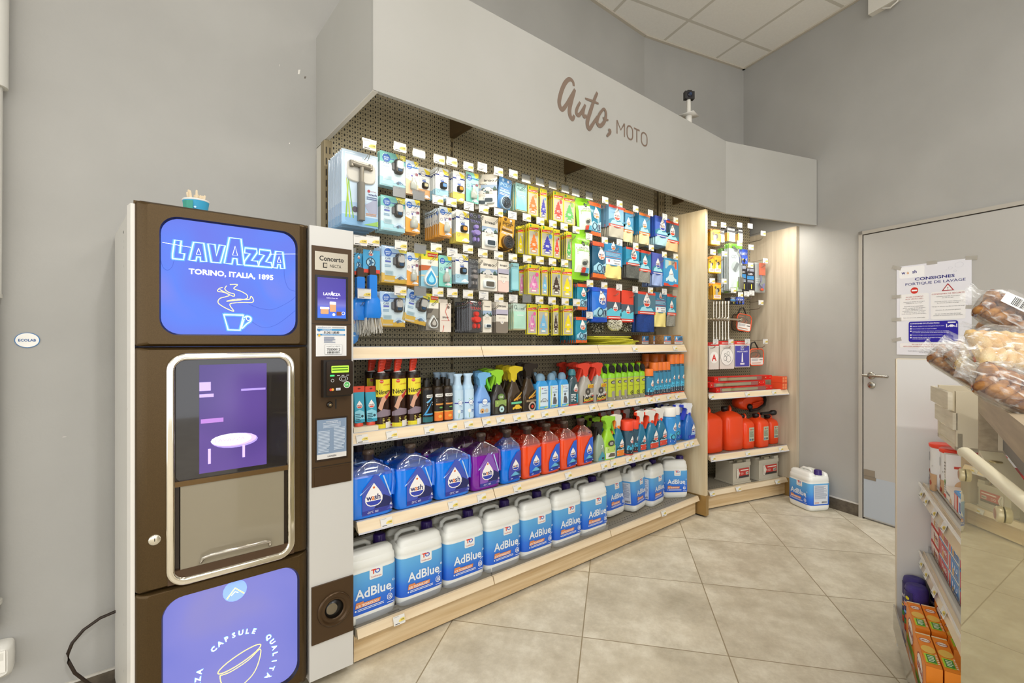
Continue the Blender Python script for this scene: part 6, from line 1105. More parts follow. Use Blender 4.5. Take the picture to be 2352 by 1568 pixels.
NC = trig('a9a49a', 'e0452f', 'cf3a28', [('r', .1, 0, .98, .4, '3a332c'), ('tb', 'NeoClean', .55, .2, .17, 'e8d24a', .8, .1), ('tb', 'JANTES', .55, .42, .17, 'f0ede6', .8, .1), ('p', [(.1, .02), (.98, .1), (.98, .14), (.1, .06)], 'e0552f'), ('o', .45, .62, .2, .08, '4a4640'), ('r', .45, .8, .98, 1, 'e8d832'), ('tb', '250ml', .72, .94, .1, 'c8372a', .4), ('tb', 'GRATUIT', .72, .85, .09, 'c8372a', .46), ('r', .75, .34, 1, .4, 'c8372a')], 1)
for i, (a, b, y) in enumerate(((1324, 1357, Y2), (1355, 1386, Y2), (1304, 1330, 2.05), (1338, 1362, 2.04), (1283, 1304, 2.1))): at('nc', NC, 'spray_bottle', a, b, 822, Z2, y, .05, 'silver wheel cleaner with red head, %s' % ('left one in front', 'right one in front', 'rear left', 'rear right', 'alone at the back')[i], 'spray bottle', 'red headed wheel cleaners on the second shelf', hfix=.25)
for i, (a, b) in enumerate(((1378, 1391), (1390, 1408), (1408, 1423), (1422, 1436), (1436, 1450), (1450, 1464), (1464, 1477))):
    lb = 'TEXTILE' if i < 4 else 'PLASTIC'; at('lim'+lb, limec(lb), 'foam_cleaner_can', a, b, 830, Z2, Y2, .05, 'lime foam cleaner can with brush cap, %s from the left' % NTH[i], 'spray can', 'lime brush cap cans on the second shelf', hfix=.236)
OC = aero('2f5f78', 'ee7a2a', .24, WSH('3a86a8', '2a3a48', 'e8722e'), .46, 'e8642e')
for i, (a, b, t, hf, y) in enumerate(((1477, 1495, 843, .19, Y2), (1494, 1508, 829, .232, Y2), (1507, 1518, 829, .232, Y2), (1517, 1528, 829, .232, Y2), (1526, 1536, 829, .232, Y2), (1535, 1546, 813, .285, Y2), (1545, 1556, 813, .285, Y2), (1556, 1567, 813, .285, Y2), (1478, 1492, 829, .232, 2.03), (1462, 1476, 829, .232, 2.1), (1478, 1492, 813, .285, 2.12), (1496, 1512, 813, .285, 2.06), (1514, 1526, 813, .285, 2.02))):
    at('oc', OC, 'aerosol_can', a, b, t, Z2, y, .05, 'teal aerosol can with orange cap, %s' % ('short one in front', 'first of the medium front ones', 'second of the medium front ones', 'third of the medium front ones', 'fourth of the medium front ones', 'first tall one in front', 'second tall one in front', 'tall one touching the divider', 'medium one behind the short can', 'medium one furthest back', 'tall one furthest back', 'tall one in the third row', 'tall one in the second row')[i], 'spray can', 'orange capped cans on the second shelf', hfix=hf)
# ---- tickets in the shelf rails
def tk(): m = MB(); m.M = Matrix.Rotation(math.radians(-20), 4, 'X'); ticket_art(m, .05, .034, 0, -.017); m.M = None; return {'ticket': m}
proto('tk', 'price_ticket', tk)
def tickets(L, Y, z, h, nm_, names):
    for (px, py), n_ in zip(L, names):
        x, _ = onY(px, py, Y-.02); put('tk', 'price ticket on the %s rail below the %s' % (nm_, n_), 'price ticket', (x, Y-.0165, z-h*.5), (0, 0, 0), 'price tickets in the shelf rails')
tickets(((1460, 800), (1552, 798)), YU, Z1, .048, 'upper', ('yellow cloth pile', 'car sponges'))
tickets(((833, 1001), (901, 992), (987, 981), (1041, 974), (1078, 970), (1119, 964), (1151, 959), (1189, 956), (1220, 951), (1253, 946), (1291, 941), (1362, 931), (1404, 926), (1442, 921), (1467, 919), (1495, 917), (1512, 916), (1538, 913), (1557, 911)), YU, Z2, .042, 'second',
 ('polish tubes', 'duster tubes', 'dark blue streaked can', 'orange flame cans', 'pale blue air sprays', 'lavender fabric spray', 'lime headed cleaner', 'yellow headed spray', 'black headed spray', 'first sky blue bottle', 'third sky blue bottle', 'red headed wheel cleaners', 'second lime brush can', 'fourth lime brush can', 'sixth lime brush can', 'short orange capped can', 'medium orange capped cans', 'first tall orange capped can', 'last tall orange capped can'))
tickets(((889, 1198), (1042, 1161), (1108, 1140), (1190, 1121), (1307, 1089), (1389, 1068), (1410, 1061), (1445, 1053), (1459, 1049), (1479, 1044), (1503, 1039), (1524, 1035), (1555, 1023), (1578, 1019), (1591, 1015)), YL, Z3, .04, 'third',
 ('first blue fluid bottle', 'third blue fluid bottle', 'purple fluid bottle', 'slim blue fluid bottle', 'third orange fluid bottle', 'clear spray bottle', 'lime spray bottle', 'front red capped can', 'second red capped can', 'left red trigger spray', 'middle red trigger spray', 'right red trigger spray', 'white capped cans', 'second blue trigger spray', 'first blue trigger spray'))
tickets(((918, 1417), (1526, 1173)), YL, Z0, .032, 'base', ('first two jerrycans', 'free space beside the small jerrycans'))
# ================================================================ CORNER BAY GOODS
NG = 2.79
def at2(px, py, n):
    p = onP(px, py, N2, n); return p.x*D2[0]+p.y*D2[1], p.z
def k_bat(w, h): return {'card': card(w, h, 'e9e6dc', [('r', 0, .62, 1, 1, '3a3a3c'), ('tb', 'ENERGIZER', .5, .84, .17, 'f0efe8', .86), ('p', [(0, 0), (.2, 0), (.3, .6), (0, .6)], 'f0b62c'), ('r', .25, .08, .85, .56, 'c9cac6')]+[('r', .27+.15*i, .1, .4+.15*i, .54, '8e9090' if i % 2 else 'dcdcd8') for i in range(4)], r=.05)}
def k_yel(w, h): return {'card': card(w, h, 'e3b032', [('r', 0, .9, 1, 1, 'd8862a'), ('e', .6, .55, .2, '4a4238'), ('r', .3, .25, .6, .6, 'b9b4a4', .04), ('e', .3, .7, .12, '6a5a3a'), ('r', .1, .06, .95, .26, 'f0ece4', .04), ('L', .2, .1, .85, .22, 2, 'c8642a')], r=.06)}
def k_wip(w, h):
    s = [('r', 0, .9, 1, 1, '8ed03a'), ('p', [(.25, 0), (1, 0), (1, .42), (.8, .28)], 'b6dc5a'), ('p', [(.3, .08), (.6, .08), (.6, .18), (.4, .18)], 'f0f2e6'), ('p', [(.65, .0), (1, 0), (1, .08), (.65, .08)], 'f0f2e6'), ('o', .3, .73, .1, .07, '8a8a8a'), ('o', .48, .73, .1, .07, '8a8a8a'), ('e', .5, .52, .3, 'b9b9b4'), ('p', [(.3, .45), (.6, .62), (.8, .58), (.5, .4)], '7f807c')]
    t = MB(); t.tube([(-w*.3, -.01, -h*.06), (w*.1, -.012, -h*.14), (w*.3, -.012, -h*.3), (w*.36, -.012, -h*.72)], .005, P('a9a9a4', .3, .6), 6); t.box(w*.2, -.02, -h*.95, w*.48, -.004, -h*.7, CLEAR('ded8c8', .3))
    return {'card': card(w, h, 'e2e2dc', s, r=.05), 'tool': t, 'blister_shell': shell(w, h, .014, .06)}
def k_blu(w, h): return {'card': card(w, h, '2f4fb8', [('tb', 'VARTA', .5, .68, .2, 'e9ecf6', .8), ('r', .1, .78, .9, .82, '5a7ad8'), ('e', .25, .2, .13, '16161c', 1.4), ('e', .6, .2, .13, '16161c', 1.4), ('p', [(.35, .3), (.5, .38), (.45, .2)], 'f0d23a'), ('p', [(.75, .3), (.9, .38), (.85, .2)], 'f0d23a')], r=.05)}
def k_drk(w, h): return {'card': card(w, h, '2c2a30', [('r', .05, .86, .95, .98, '8a8f9c'), ('tb', 'LED', .5, .74, .16, 'e6e8ee', .6), ('r', .05, .5, .95, .66, '3a86c0'), ('L', .1, .36, .9, .46, 2, 'b9c6d6'), ('r', .15, .04, .45, .32, '1a1a1f', .05), ('r', .55, .04, .85, .32, '1a1a1f', .05), ('r', .58, .07, .7, .28, 'e3d84a')], t=.01, r=.03)}
def k_ora(w, h):
    t = MB(); t.box(-w*.12, -.014, -h*.42, w*.4, -.002, -h*.02, P('f0623a', .4)); t.tube([(0, -.01, -h*.42), (.0, -.012, -h*.6), (-w*.2, -.012, -h*.74), (w*.2, -.012, -h*.88), (w*.3, -.012, -h*.7)], .005, P('7a72b0', .4), 6); t.ball((w*.1, -.012, -h*.9), .018, .006, .012, 'e2502a')
    return {'card': card(w, h, '9a958e', [('r', .05, .02, .95, .98, 'a9a49c', .03), ('L', .1, .3, .5, .5, 3, 'c9c4bc')], r=.06), 'tool': t, 'blister_shell': shell(w, h, .016, .06)}
def k_sign(kind):
    def f(w, h):
        s = [('r', 0, .87, 1, 1, 'd8322c'), ('L', .15, .9, .7, .96, 1, 'f2e6e2'), ('r', 0, .84, 1, .87, 'f2efe8')]
        if kind == 'P': s += [('r', .04, .03, .96, .82, '4a4aa8'), ('r', .4, .66, .6, .8, 'e9e9f2', .02), ('r', .42, .675, .58, .785, '4a4aa8', .02), ('tb', 'P', .5, .73, .12, 'e9e9f2'), ('tb', "DISQUE D'ARRÊT", .5, .6, .06, 'e9e9f2', .7), ('p', [(.44, .2), (.56, .2), (.53, .55), (.47, .55)], 'e9e9f2'), ('r', .36, .1, .64, .17, 'e9e9f2', .02)]
        if kind == 'S': s += [('e', .5, .44, .44, 'f2f0ea'), ('o', .5, .44, .44, .425, '6a6a6a'), ('o', .38, .38, .12, .1, '6a6a6a'), ('o', .6, .36, .17, .15, '6a6a6a'), ('e', .38, .52, .07, '6a6a6a'), ('e', .58, .56, .1, '6a6a6a'), ('e', .38, .52, .05, 'f2f0ea'), ('e', .58, .56, .08, 'f2f0ea'), ('t', 'CONDUITE ÉTUDIANTE', .5, .75, .06, '6a6a6a', .6)]
        if kind == 'A': s += [('e', .5, .44, .44, 'f4f2ec'), ('tb', 'A', .5, .44, .5, 'd8322c', .5)]
        return {'card': card(w, h, 'ded9d0', s, r=.02)}
    return f
KN.update({'bat': (k_bat, 'battery_blister'), 'yel': (k_yel, 'small_parts_blister'), 'wpr': (k_wip, 'wiper_blister'), 'vrt': (k_blu, 'battery_card'), 'drk': (k_drk, 'lamp_card'), 'ora': (k_ora, 'tool_blister'), 'sgP': (k_sign('P'), 'sign_card'), 'sgS': (k_sign('S'), 'sign_card'), 'sgA': (k_sign('A'), 'sign_card')})
def hang2(kind, x0, x1, y0, y1, n, desc, cat, nn=NG, dy=.015, tilt=0, name=None):
    sa, za = at2(x0, y0, nn); sb, _ = at2(x1, y0, nn); sc_, za = at2((x0+x1)/2, y0, nn); _, zb = at2((x0+x1)/2, y1, nn)
    w, h = round(sb-sa, 3), round(za-zb, 3); b, nm2 = KN[kind]; k = (kind, w, h, 'c'); proto(k, nm2, lambda: b(w, h))
    for i in range(n):
        if nn+i*dy > NP-.02: break
        x, y = C2((sa+sb)/2, nn+i*dy)
        put(k, desc+' in the corner bay' if i == 0 else desc+' in the corner bay, behind the front one', cat, (x, y, za), (0, tilt, A2+(random.uniform(-.03, .03) if i else 0)), 'hanging packs of the corner bay' if i == 0 else 'packs behind the front %s' % desc)
def hook2(px, py, kind, near, nn=NG-.045):
    s, z = at2(px, py, nn); k = ('hook', kind, None); proto(k, 'display_hook', hookproto(kind, None)); x, y = C2(s, nn+.245)
    put(k, ('bare corner bay hook with yellow ticket, %s' % near[9:] if near.startswith('nothing') else 'corner bay hook with %s ticket for the %s' % ({'y': 'yellow', 'w': 'white'}[kind], near)), 'display hook', (x, y, z), (0, 0, A2), 'display hooks of the corner bay')
for a in (('yel', 1632, 1654, 526, 562, 4, 'topmost yellow parts blister', 'blister pack'), ('bat', 1670, 1689, 521, 554, 5, 'wide battery blister', 'batteries'), ('bat', 1695, 1706, 525, 554, 3, 'narrow battery blister', 'batteries'), ('bat', 1654, 1664, 527, 556, 2, 'half hidden battery blister', 'batteries'),
 ('wpr', 1674, 1704, 560, 668, 4, 'front white and green wiper blister', 'wiper pack'), ('vrt', 1698, 1717, 572, 605, 3, 'blue battery card', 'batteries'), ('drk', 1701, 1714, 609, 668, 3, 'black lamp card', 'lamp'), ('drk', 1715, 1732, 616, 667, 4, 'dark slim tool card', 'tool pack'), ('ora', 1734, 1757, 603, 672, 4, 'grey blister with an orange tool', 'tool pack'),
 ('yel', 1640, 1656, 587, 627, 4, 'second yellow parts blister', 'blister pack'), ('yel', 1638, 1656, 649, 687, 4, 'lowest yellow parts blister', 'blister pack'), ('yel', 1627, 1641, 590, 626, 2, 'yellow blister at the divider', 'blister pack'), ('vrt', 1692, 1709, 682, 698, 4, 'small blue bulb box', 'bulbs'), ('drk', 1677, 1690, 682, 698, 4, 'small black bulb box', 'bulbs'),
 ('sgA', 1629, 1651, 786, 848, 3, 'red letter disc sign card', 'sign'), ('sgS', 1653, 1686, 783, 847, 3, 'round white student sign card', 'sign'), ('sgP', 1687, 1722, 783, 843, 3, 'purple parking disc card', 'sign')): hang2(*a)
hang2('wpr', 1657, 1682, 571, 672, 4, 'rear white and green wiper blister', 'wiper pack', 2.86, .012, 0)
for a in ((1639, 514, 'y', 'topmost yellow blister'), (1661, 517, 'y', 'half hidden batteries'), (1698, 517, 'w', 'wide battery blisters'), (1722, 519, 'w', 'narrow battery blisters'), (1752, 536, 'y', 'nothing, top right'), (1698, 559, 'y', 'front wiper blister'), (1724, 568, 'y', 'blue battery card'), (1637, 579, 'y', 'second yellow blister'), (1663, 583, 'y', 'rear wiper blister'),
 (1757, 599, 'y', 'orange tool blister'), (1723, 609, 'y', 'dark slim tools'), (1635, 645, 'y', 'lowest yellow blister'), (1662, 646, 'y', 'cross wrenches'), (1684, 667, 'y', 'small black bulb box'), (1700, 677, 'y', 'small blue bulb box'), (1714, 675, 'w', 'carrying bag'), (1726, 673, 'w', 'blister beside the blue bulb box'), (1747, 695, 'y', 'nothing, below the orange tool blister'), (1643, 785, 'w', 'red letter sign'), (1678, 785, 'y', 'student sign'), (1716, 784, 'w', 'parking disc'), (1757, 784, 'y', 'lower cable bag')): hook2(*a)
# cross wheel wrenches
CHR = P('cfcabd', .18, 1.)
def wrench():
    m = MB(); m.tube([(0, 0, .2), (0, 0, -.2)], .008, CHR, 10); m.tube([(0, -.16, -.02), (0, .0, -.0), (0, .03, .0)], .009, CHR, 10)
    for z in (.2, -.2): m.tube([(0, 0, z-.02), (0, 0, z)], .0125, CHR, 10)
    return {'wrench': m}
def wr2():
    m = MB(); m.tube([(0, 0, .15), (0, 0, -.15)], .007, CHR, 10); m.tube([(-.13, 0, 0), (.15, 0, 0)], .0085, CHR, 10)
    for z in (.15, -.15): m.tube([(0, 0, z-.022), (0, 0, z)], .0115, CHR, 10)
    for x in (-.13, .15): m.tube([(x-.02, 0, 0), (x, 0, 0)], .0125, CHR, 10)
    m.ball((0, 0, 0), .02, .01, .02, CHR, 12); return {'wrench': m}
proto('wr', 'wheel_wrench', wr2)
for i in range(6):
    s, z = at2(1673-6.4*i, 733, NG+.008+.02*i); x, y = C2(s, NG+.008+.022*i)
    put('wr', 'chrome cross wheel wrench hanging in the corner bay, %s of six' % ('front one', 'second', 'third', 'fourth', 'fifth', 'rearmost')[i], 'wrench', (x, y, z), (0, 0, A2), 'cross wheel wrenches')
# zipped booster cable bags
BAG = P('f05a32', .45); TR = CLEAR('e8d8cc', .3)
def bag():
    m = MB(); O = rr(-.085, -.2, .085, -.06, .035, 5)
    m.loops([[(x, .0, z) for x, z in O], [(x, .05, z) for x, z in O]], TR, True); z_ = MB(); z_.tube([(x, 0, z) for x, z in O], .004, BAG, 6, True); z_.tube([(x, .05, z) for x, z in O], .004, P('2a211c', .5), 6, True)
    c = MB()
    for i in range(6): c.tube([(.062*math.cos(t*PI/8)*(1-.05*i), .012+.006*i, -.115+.03*math.sin(t*PI/8)+.003*i) for t in range(16)], .006, P('f06a2c' if i % 3 else '2a2420', .4), 6, True)
    l = MB(); l.box(-.075, -.003, -.193, .075, -.001, -.135, 'e9e4de'); l.flat([('L', .06, .55, .6, .9, 3, '9aa0a8'), ('L', .7, .6, .95, .8, 1, '2a2a2e'), ('L', .06, .15, .8, .35, 1, 'b9744a')], .15, .058, 0, -.003, -.193)
    h = MB(); h.tube([(-.05, .025, -.06), (-.03, .025, -.01), (0, .02, 0), (.03, .025, -.03), (.05, .025, -.06)], .006, P('26211f', .6), 6)
    return {'bag': m, 'zip_piping': z_, 'cable_coil': c, 'label': l, 'carry_handle': h}
proto('bag', 'cable_bag', bag)
for (px, py, n_, lb, rt) in ((1712, 706, 2.82, 'upper orange booster cable bag hanging in the corner bay', .12), (1738, 785, 2.80, 'lower orange booster cable bag above the red packs', 0)):
    s, z = at2(px, py, n_); x, y = C2(s, n_); put('bag', lb, 'cable bag', (x, y, z), (0, rt, A2), 'booster cable bags')
# things lying on the upper corner shelf
REDP = P('d8281f', .3)
def tri():
    m = MB(); m.box(-.32, -.035, 0, .32, .035, .036, REDP); m.M = Matrix.Translation((-.02, -.036, .018)); m.loft([(-.015, .26, .006), (.015, .26, .006)], CLEAR('e6e4d2', .4), 3); m.M = None
    for x in (-.3, .25, .3): m.M = Matrix.Translation((x, -.036, .018)) @ Matrix.Rotation(PI/2, 4, 'X'); m.lathe([(.005, 0), (.005, .001), (.002, .001)], P('e8d8a8', .2, 1.), n=12); m.M = None
    m.box(-.26, -.039, .007, .14, -.036, .027, 'd9dcc4'); m.box(-.25, -.0395, .012, .02, -.039, .022, 'efe9b8'); return {'case': m}
proto('tri', 'warning_triangle_case', tri)
for i, (s, n, z, r, lb) in enumerate(((3.26, 2.69, .0, 0, 'lowest'), (3.22, 2.72, .038, .02, 'middle'), (3.32, 2.75, .076, -.03, 'topmost'))): x, y = C2(s, n); put('tri', 'long red warning triangle case on the upper corner shelf, %s of three' % lb, 'triangle case', (x, y, .886+z), (0, 0, A2+r), 'red warning triangle cases')
def rbox(): m = MB(); m.box(-.03, -.05, 0, .03, .05, .052, P('e2502c', .4)); m.flat([('r', .08, .1, .46, .46, 'f08a5a'), ('r', .54, .1, .92, .46, 'f08a5a'), ('r', .08, .54, .46, .9, 'f08a5a'), ('r', .54, .54, .92, .9, 'f08a5a')], .06, .052, 0, -.05, 0); return {'box': m}
proto('rbx', 'bulb_box', rbox)
for i, z in enumerate((0, .053)): x, y = C2(3.665, 2.66); put('rbx', 'small orange red box at the right end of the upper corner shelf, %s' % ('lower', 'upper')[i], 'box', (x, y, .886+z), (0, 0, A2), 'orange red boxes')
FOIL = noisy('crinkled_foil', '8a7a62', 'd9d2c4', 14, .3, metal=.5, bump=.8)
for px, c, lb in ((1640, FOIL, 'crumpled silver foil pack at the left end of the upper corner shelf'), (1664, P('4a3626', .25, coat=1.), 'dark plastic wrapped pack on the upper corner shelf'), (1690, P('5a4a34', .25, coat=1.), 'brown plastic wrapped pack under the parking disc')):
    s, z = at2(px, 870, 2.78); m = MB(); rd = random.Random(px); L = []
    for j in range(6):
        z_ = .003+.075*j/5; l = []
        for i in range(18):
            t = 2*PI*i/18; k = math.sin(PI*(.2+.7*j/5)); l.append((.055*k*math.cos(t)*rd.uniform(.85, 1.1), .045*k*math.sin(t)*rd.uniform(.8, 1.1), z_+rd.uniform(-.004, .004)*(0 < j < 5)))
        L.append(l)
    m.loops(L, c, False); x, y = C2(s, 2.87); tag(m.build('wrapped_pack', None, (x, y, .886), A2), lb, 'pack', 'wrapped packs on the upper corner shelf')
# fuel cans
FR = P('f04a1c', .3, coat=.2)
def fuel(w, h, d):
    a, b = w/2, d/2; m = MB(); m.loft([(0, a*.9, b*.9), (h*.03, a, b), (h*.72, a, b), (h*.8, a*.92, b*.85), (h*.86, a*.7, b*.5), (h*.9, a*.3, b*.3)], FR, 4.5, 28)
    hd = MB(); hd.tube([(a*.1, -b*.2, h*.8), (a*.15, -b*.2, h*.95), (a*.3, 0, h*.99), (a*.5, b*.2, h*.97), (a*.7, b*.3, h*.8)], [.012, .012, .011, .012, .014], FR, 8)
    c = MB(); c.lathe([(.022, h*.88), (.022, h*.92), (.026, h*.925), (.026, h*.99), (.02, h)], P('1e1a18', .35), -a*.25, 0, 18)
    l = MB(); l.flat([('r', 0, 0, 1, 1, 'b9bfa6'), ('e', .35, .85, .12, 'c8442c'), ('L', .5, .8, .9, .9, 2, '5a5f4a'), ('L', .1, .3, .9, .72, 8, '6a6f58'), ('r', .1, .05, .4, .2, '5a7a9a'), ('bar', .5, .05, .9, .2)], w*.46, h*.42, w*.08, -b-.001, h*.22)
    return {'can': m, 'handle': hd, 'cap': c, 'label': l}
ZS = .419
proto('fu20', 'fuel_can', lambda: {k: v for k, v in fuel(.2, .335, .2).items() if k != 'label'}); proto('fu5', 'fuel_can', lambda: fuel(.125, .265, .15)); proto('fu3', 'fuel_can', lambda: fuel(.11, .235, .13))
for k, px, n, lb in (('fu20', 1628, 2.76, 'tall red fuel can cut off by the divider'), ('fu20', 1676, 2.76, 'tall red fuel can with a dark cap, in full view'), ('fu5', 1713, 2.73, 'medium red fuel can with a label, next to the tall ones'), ('fu5', 1746, 2.715, 'medium red fuel can with a label, second from the right'), ('fu3', 1772, 2.76, 'small red fuel can at the right end')):
    s, _ = at2(px, 900, n-.03); x, y = C2(max(s, SL+.1 if k == 'fu20' else s), n); put(k, lb, 'fuel can', (x, y, ZS+.001), (0, 0, A2), 'red fuel cans')
s, _ = at2(1722, 930, 2.8); t = thing('oval_fuel_can', 'oval red fuel can with black spout lying on the other cans', 'fuel can', (*C2(s+.02, 2.83), ZS+.345), A2)
m = MB(); m.M = Matrix.Rotation(PI/2, 4, 'X'); m.loft([(-.05, .13, .05), (-.035, .155, .062), (.035, .155, .062), (.05, .13, .05)], FR, 2.6, 32); m.M = None; m.build('can', t)
m = MB(); m.tube([(-.02, -.055, -.01), (.05, -.075, .01), (.11, -.055, .0)], .009, P('d83a14', .3), 8); m.build('handle', t)
m = MB(); K_ = P('1c1a1a', .4); m.ball((-.055, -.06, -.03), .026, .02, .026, K_); m.tube([(-.07, -.07, -.06), (.02, -.08, -.05), (.1, -.075, -.02), (.13, -.06, .02), (.135, -.05, .06)], .012, K_, 8); m.build('pouring_spout', t)
m = MB(); m.tube([(-.06, 0, 0), (.02, .0, 0), (.06, 0, 0), (.065, 0, 0), (.1, 0, 0)], [.012, .013, .013, .022, .022], K_, 10); s, z = at2(1755, 948, 2.7); tag(m.build('filler_nozzle', None, (*C2(s, 2.68), z), A2), 'black plastic filler nozzle on the fuel cans', 'nozzle')
# car batteries
BG = P('b9b2a0', .45)
def batt(w):
    m = MB(); d = .17; m.box(-w/2, -d/2, 0, w/2, d/2, .15, BG); m.box(-w/2-.006, -d/2-.006, 0, w/2+.006, d/2+.006, .012, BG); m.box(-w/2-.004, -d/2-.004, .135, w/2+.004, d/2+.004, .165, BG); m.box(-w/2-.004, -d/2+.03, .165, -w/2+.045, d/2, .18, BG); m.box(w/2-.045, -d/2, .165, w/2+.004, d/2, .185, BG)
    h = MB(); h.tube([(-.06, -.06, .168), (-.05, -.06, .185), (.05, -.06, .187), (.06, -.06, .168)], .006, P('8a8068', .4), 6); h.box(-.03, -.07, .165, .03, -.03, .18, P('a39a84', .45))
    l = MB(); l.flat([('r', 0, 0, 1, 1, 'b93a32'), ('r', 0, 0, 1, .22, '3f3a36'), ('p', [(0, 0), (.12, 0), (.24, .5), (.12, 1), (0, 1)], 'dcd6c6'), ('p', [(.06, .1), (.08, .1), (.16, .5), (.08, .9), (.06, .9), (.14, .5)], '8a8478'), ('L', .3, .68, .95, .9, 1, 'e6d8cc'), ('o', .36, .45, .05, .035, 'e6d8cc'), ('o', .47, .45, .05, .035, 'e6d8cc'), ('r', .72, .3, .94, .58, 'dcd6c6', .01), ('tb', 'FIAMM', .83, .44, .1, '4a4440', .19)], w*.72, .075, w*.06, -d/2-.0045, .045)
    return {'case': m, 'carry_handle': h, 'label': l}
for i, (px, n, w) in enumerate(((1703, 2.75, .19), (1765, 2.735, .225))):
    s, _ = at2(px, 1080, n-.085); x, y = C2(s, n); proto(('bt', w), 'car_battery', lambda: batt(w)); put(('bt', w), 'grey car battery with red label on the corner base, %s' % ('left and smaller', 'right and wider')[i], 'car battery', (x, y, .152), (0, 0, A2), 'car batteries')
# tickets of the corner rails
for z, h, n, L in ((.885, .04, NF, ((1635, 909, 'foil pack'), (1718, 903, 'triangle cases'), (1779, 899, 'orange boxes'))), (.418, .04, NF, ((1639, 1053, 'first tall fuel can'), (1719, 1042, 'medium fuel cans'), (1795, 1031, 'small fuel can'))), (.15, .03, NF, ((1637, 1139, 'empty left end'), (1697, 1126, 'left battery'), (1787, 1108, 'right battery')))):
    for px, py, lb in L: s, _ = at2(px, py, n-.02); x, y = C2(s, n-.0165); put('tk', 'price ticket on a corner bay rail below the '+lb, 'price ticket', (x, y, z-h*.5), (0, 0, A2), 'price tickets in the shelf rails')

# ================================================================ SNACK SHELVING AND BAKERY COUNTER (right foreground)
P3 = (2.453, .504); R3 = math.radians(-162.18)
def W3(x, y): return (P3[0]-.952*x+.306*y, P3[1]-.306*x-.952*y)
def g3(name, label, cat, group=None, x=0, y=0, z=0): return thing(name, label, cat, (*W3(x, y), z), R3, group)
t = g3('snack_shelving', 'low grey snack shelving unit in the right foreground', 'shelving'); LG = P('cfccc8', .5)
m = MB(); m.box(-.03, 0, .03, 0, .62, 1.207, LG); m.box(-.031, -.003, .03, .0005, .0, 1.209, P('dcd0b8', .4)); m.box(-.031, 0, 1.207, .0005, .62, 1.21, P('d8cbb2', .4)); m.build('end_panel', t)
m = MB(); m.box(0, .47, .1, 1.0, .49, .93, P('a9a59c', .5)); m.build('back_panel', t)
m = MB(); m.box(-.03, .01, 0, 1.0, .6, .03, P('3a2c1e', .5)); m.build('plinth', t)
m = MB(); m.box(.001, .0, .12, 1.0, .47, .152, P('cfc6b6', .5)); m.box(.001, -.012, .1, 1.0, -.006, .2, CLEAR('e6e4e0', .3)); m.build('base_deck', t)
for z, y0, lb in ((.711, .085, 'upper'), (.436, .085, 'lower')):
    s = g3('snack_shelf', 'shelf with clear price rail in the snack unit, '+lb+' one', 'shelf', 'snack shelves')
    m = MB(); m.box(.002, y0, z-.025, 1.0, .468, z, P('d9d3c8', .45)); m.build('shelf_board', s)
    m = MB(); O = [(y0-.014, z-.058), (y0-.004, z+.004), (y0, z+.004), (y0-.01, z-.058)]; m.loops([[(.003, y, q) for y, q in O], [(1.0, y, q) for y, q in O]], P('dcc8a8', .25, coat=.6), False)
    m.box(.003, y0-.018, z-.006, 1.0, y0-.014, z+.006, P('ece8e0', .2)); m.box(.003, y0+.012, z, 1.0, y0+.014, z+.03, CLEAR('f2f2f4', .25)); m.build('price_rail', s)
    for i, x in enumerate((.02, .12, .27, .42)):
        q = put('tk', 'price ticket on the %s snack shelf rail, %s from the end panel' % (lb, NTH[i]), 'price ticket', (*W3(x+.02, y0-.015), z-.03), (0, 0, R3), 'price tickets of the snack unit')
# red lidded canisters and boxes
def canr(): 
    m = MB(); m.lathe([(.036, 0), (.037, .003), (.037, .168)], P('e9e6e2', .3), n=22); m.curved([('r', 0, 0, 1, .4, 'c9a27a'), ('e', .4, .3, .2, '6a3a1e'), ('e', .6, .18, .16, 'a8452c'), ('L', .2, .55, .8, .62, 1, 'b9b4b0'), ('bar', .3, .7, .6, .9), ('r', .1, .4, .5, .48, 'e0682c')], .06, .16, .037, .037, .003, 2)
    l = MB(); l.lathe([(.037, .165), (.041, .168), (.042, .178), (.038, .181), (.001, .18)], P('f0452a', .3), n=24); return {'canister': m, 'lid': l}
proto('canr', 'snack_canister', canr)
for i, (x, y) in enumerate(((.10, .125), (.055, .19), (.19, .14), (.14, .215), (.23, .225))): put('canr', 'white canister with red lid on the upper snack shelf, %s from the end panel' % ('second', 'first', 'fourth', 'third', 'fifth')[i], 'canister', (*W3(x, y), .712), (0, 0, R3), 'red lidded canisters')
def bx(w, d, h, base, front, side=None, top=None):
    m = MB(); m.box(-w/2, -d/2, 0, w/2, d/2, h, base); m.flat(front, w, h, 0, -d/2, 0)
    if side: m.art(side, d, h, lambda u, v, o: (-w/2-o, (.5-u)*d, v*h)); m.art(side, d, h, lambda u, v, o: (w/2+o, (u-.5)*d, v*h))
    if top: m.art(top, w, d, lambda u, v, o: ((u-.5)*w, (v-.5)*d, h+o))
    return {'carton': m}
def b3(key, name, bargs, label, cat, x, y, z, grp, rz=0, rx=0): proto(key, name, lambda: bx(*bargs)); put(key, label, cat, (*W3(x, y), z), (rx, 0, R3+rz), grp)
wb = (.032, .1, .175, 'e9e5de', [('r', 0, 0, 1, .3, 'e2ddd6'), ('r', 0, .02, .95, .2, 'd83a24'), ('o', .5, .55, .3, .24, '9a968e', .6), ('e', .5, .44, .26, '6a9a3a'), ('L', .2, .22, .8, .4, 4, '9aa08e'), ('L', .25, .6, .75, .85, 4, '8a8680')], [('L', .2, .7, .8, .8, 1, 'c8402c'), ('e', .5, .35, .3, 'd8b48a')], [('e', .5, .6, .2, 'c8402c', .5)])
b3('wb', 'snack_box', wb, 'narrow white snack box with red foot standing on the upper snack shelf', 'box', .285, .15, .715, None)
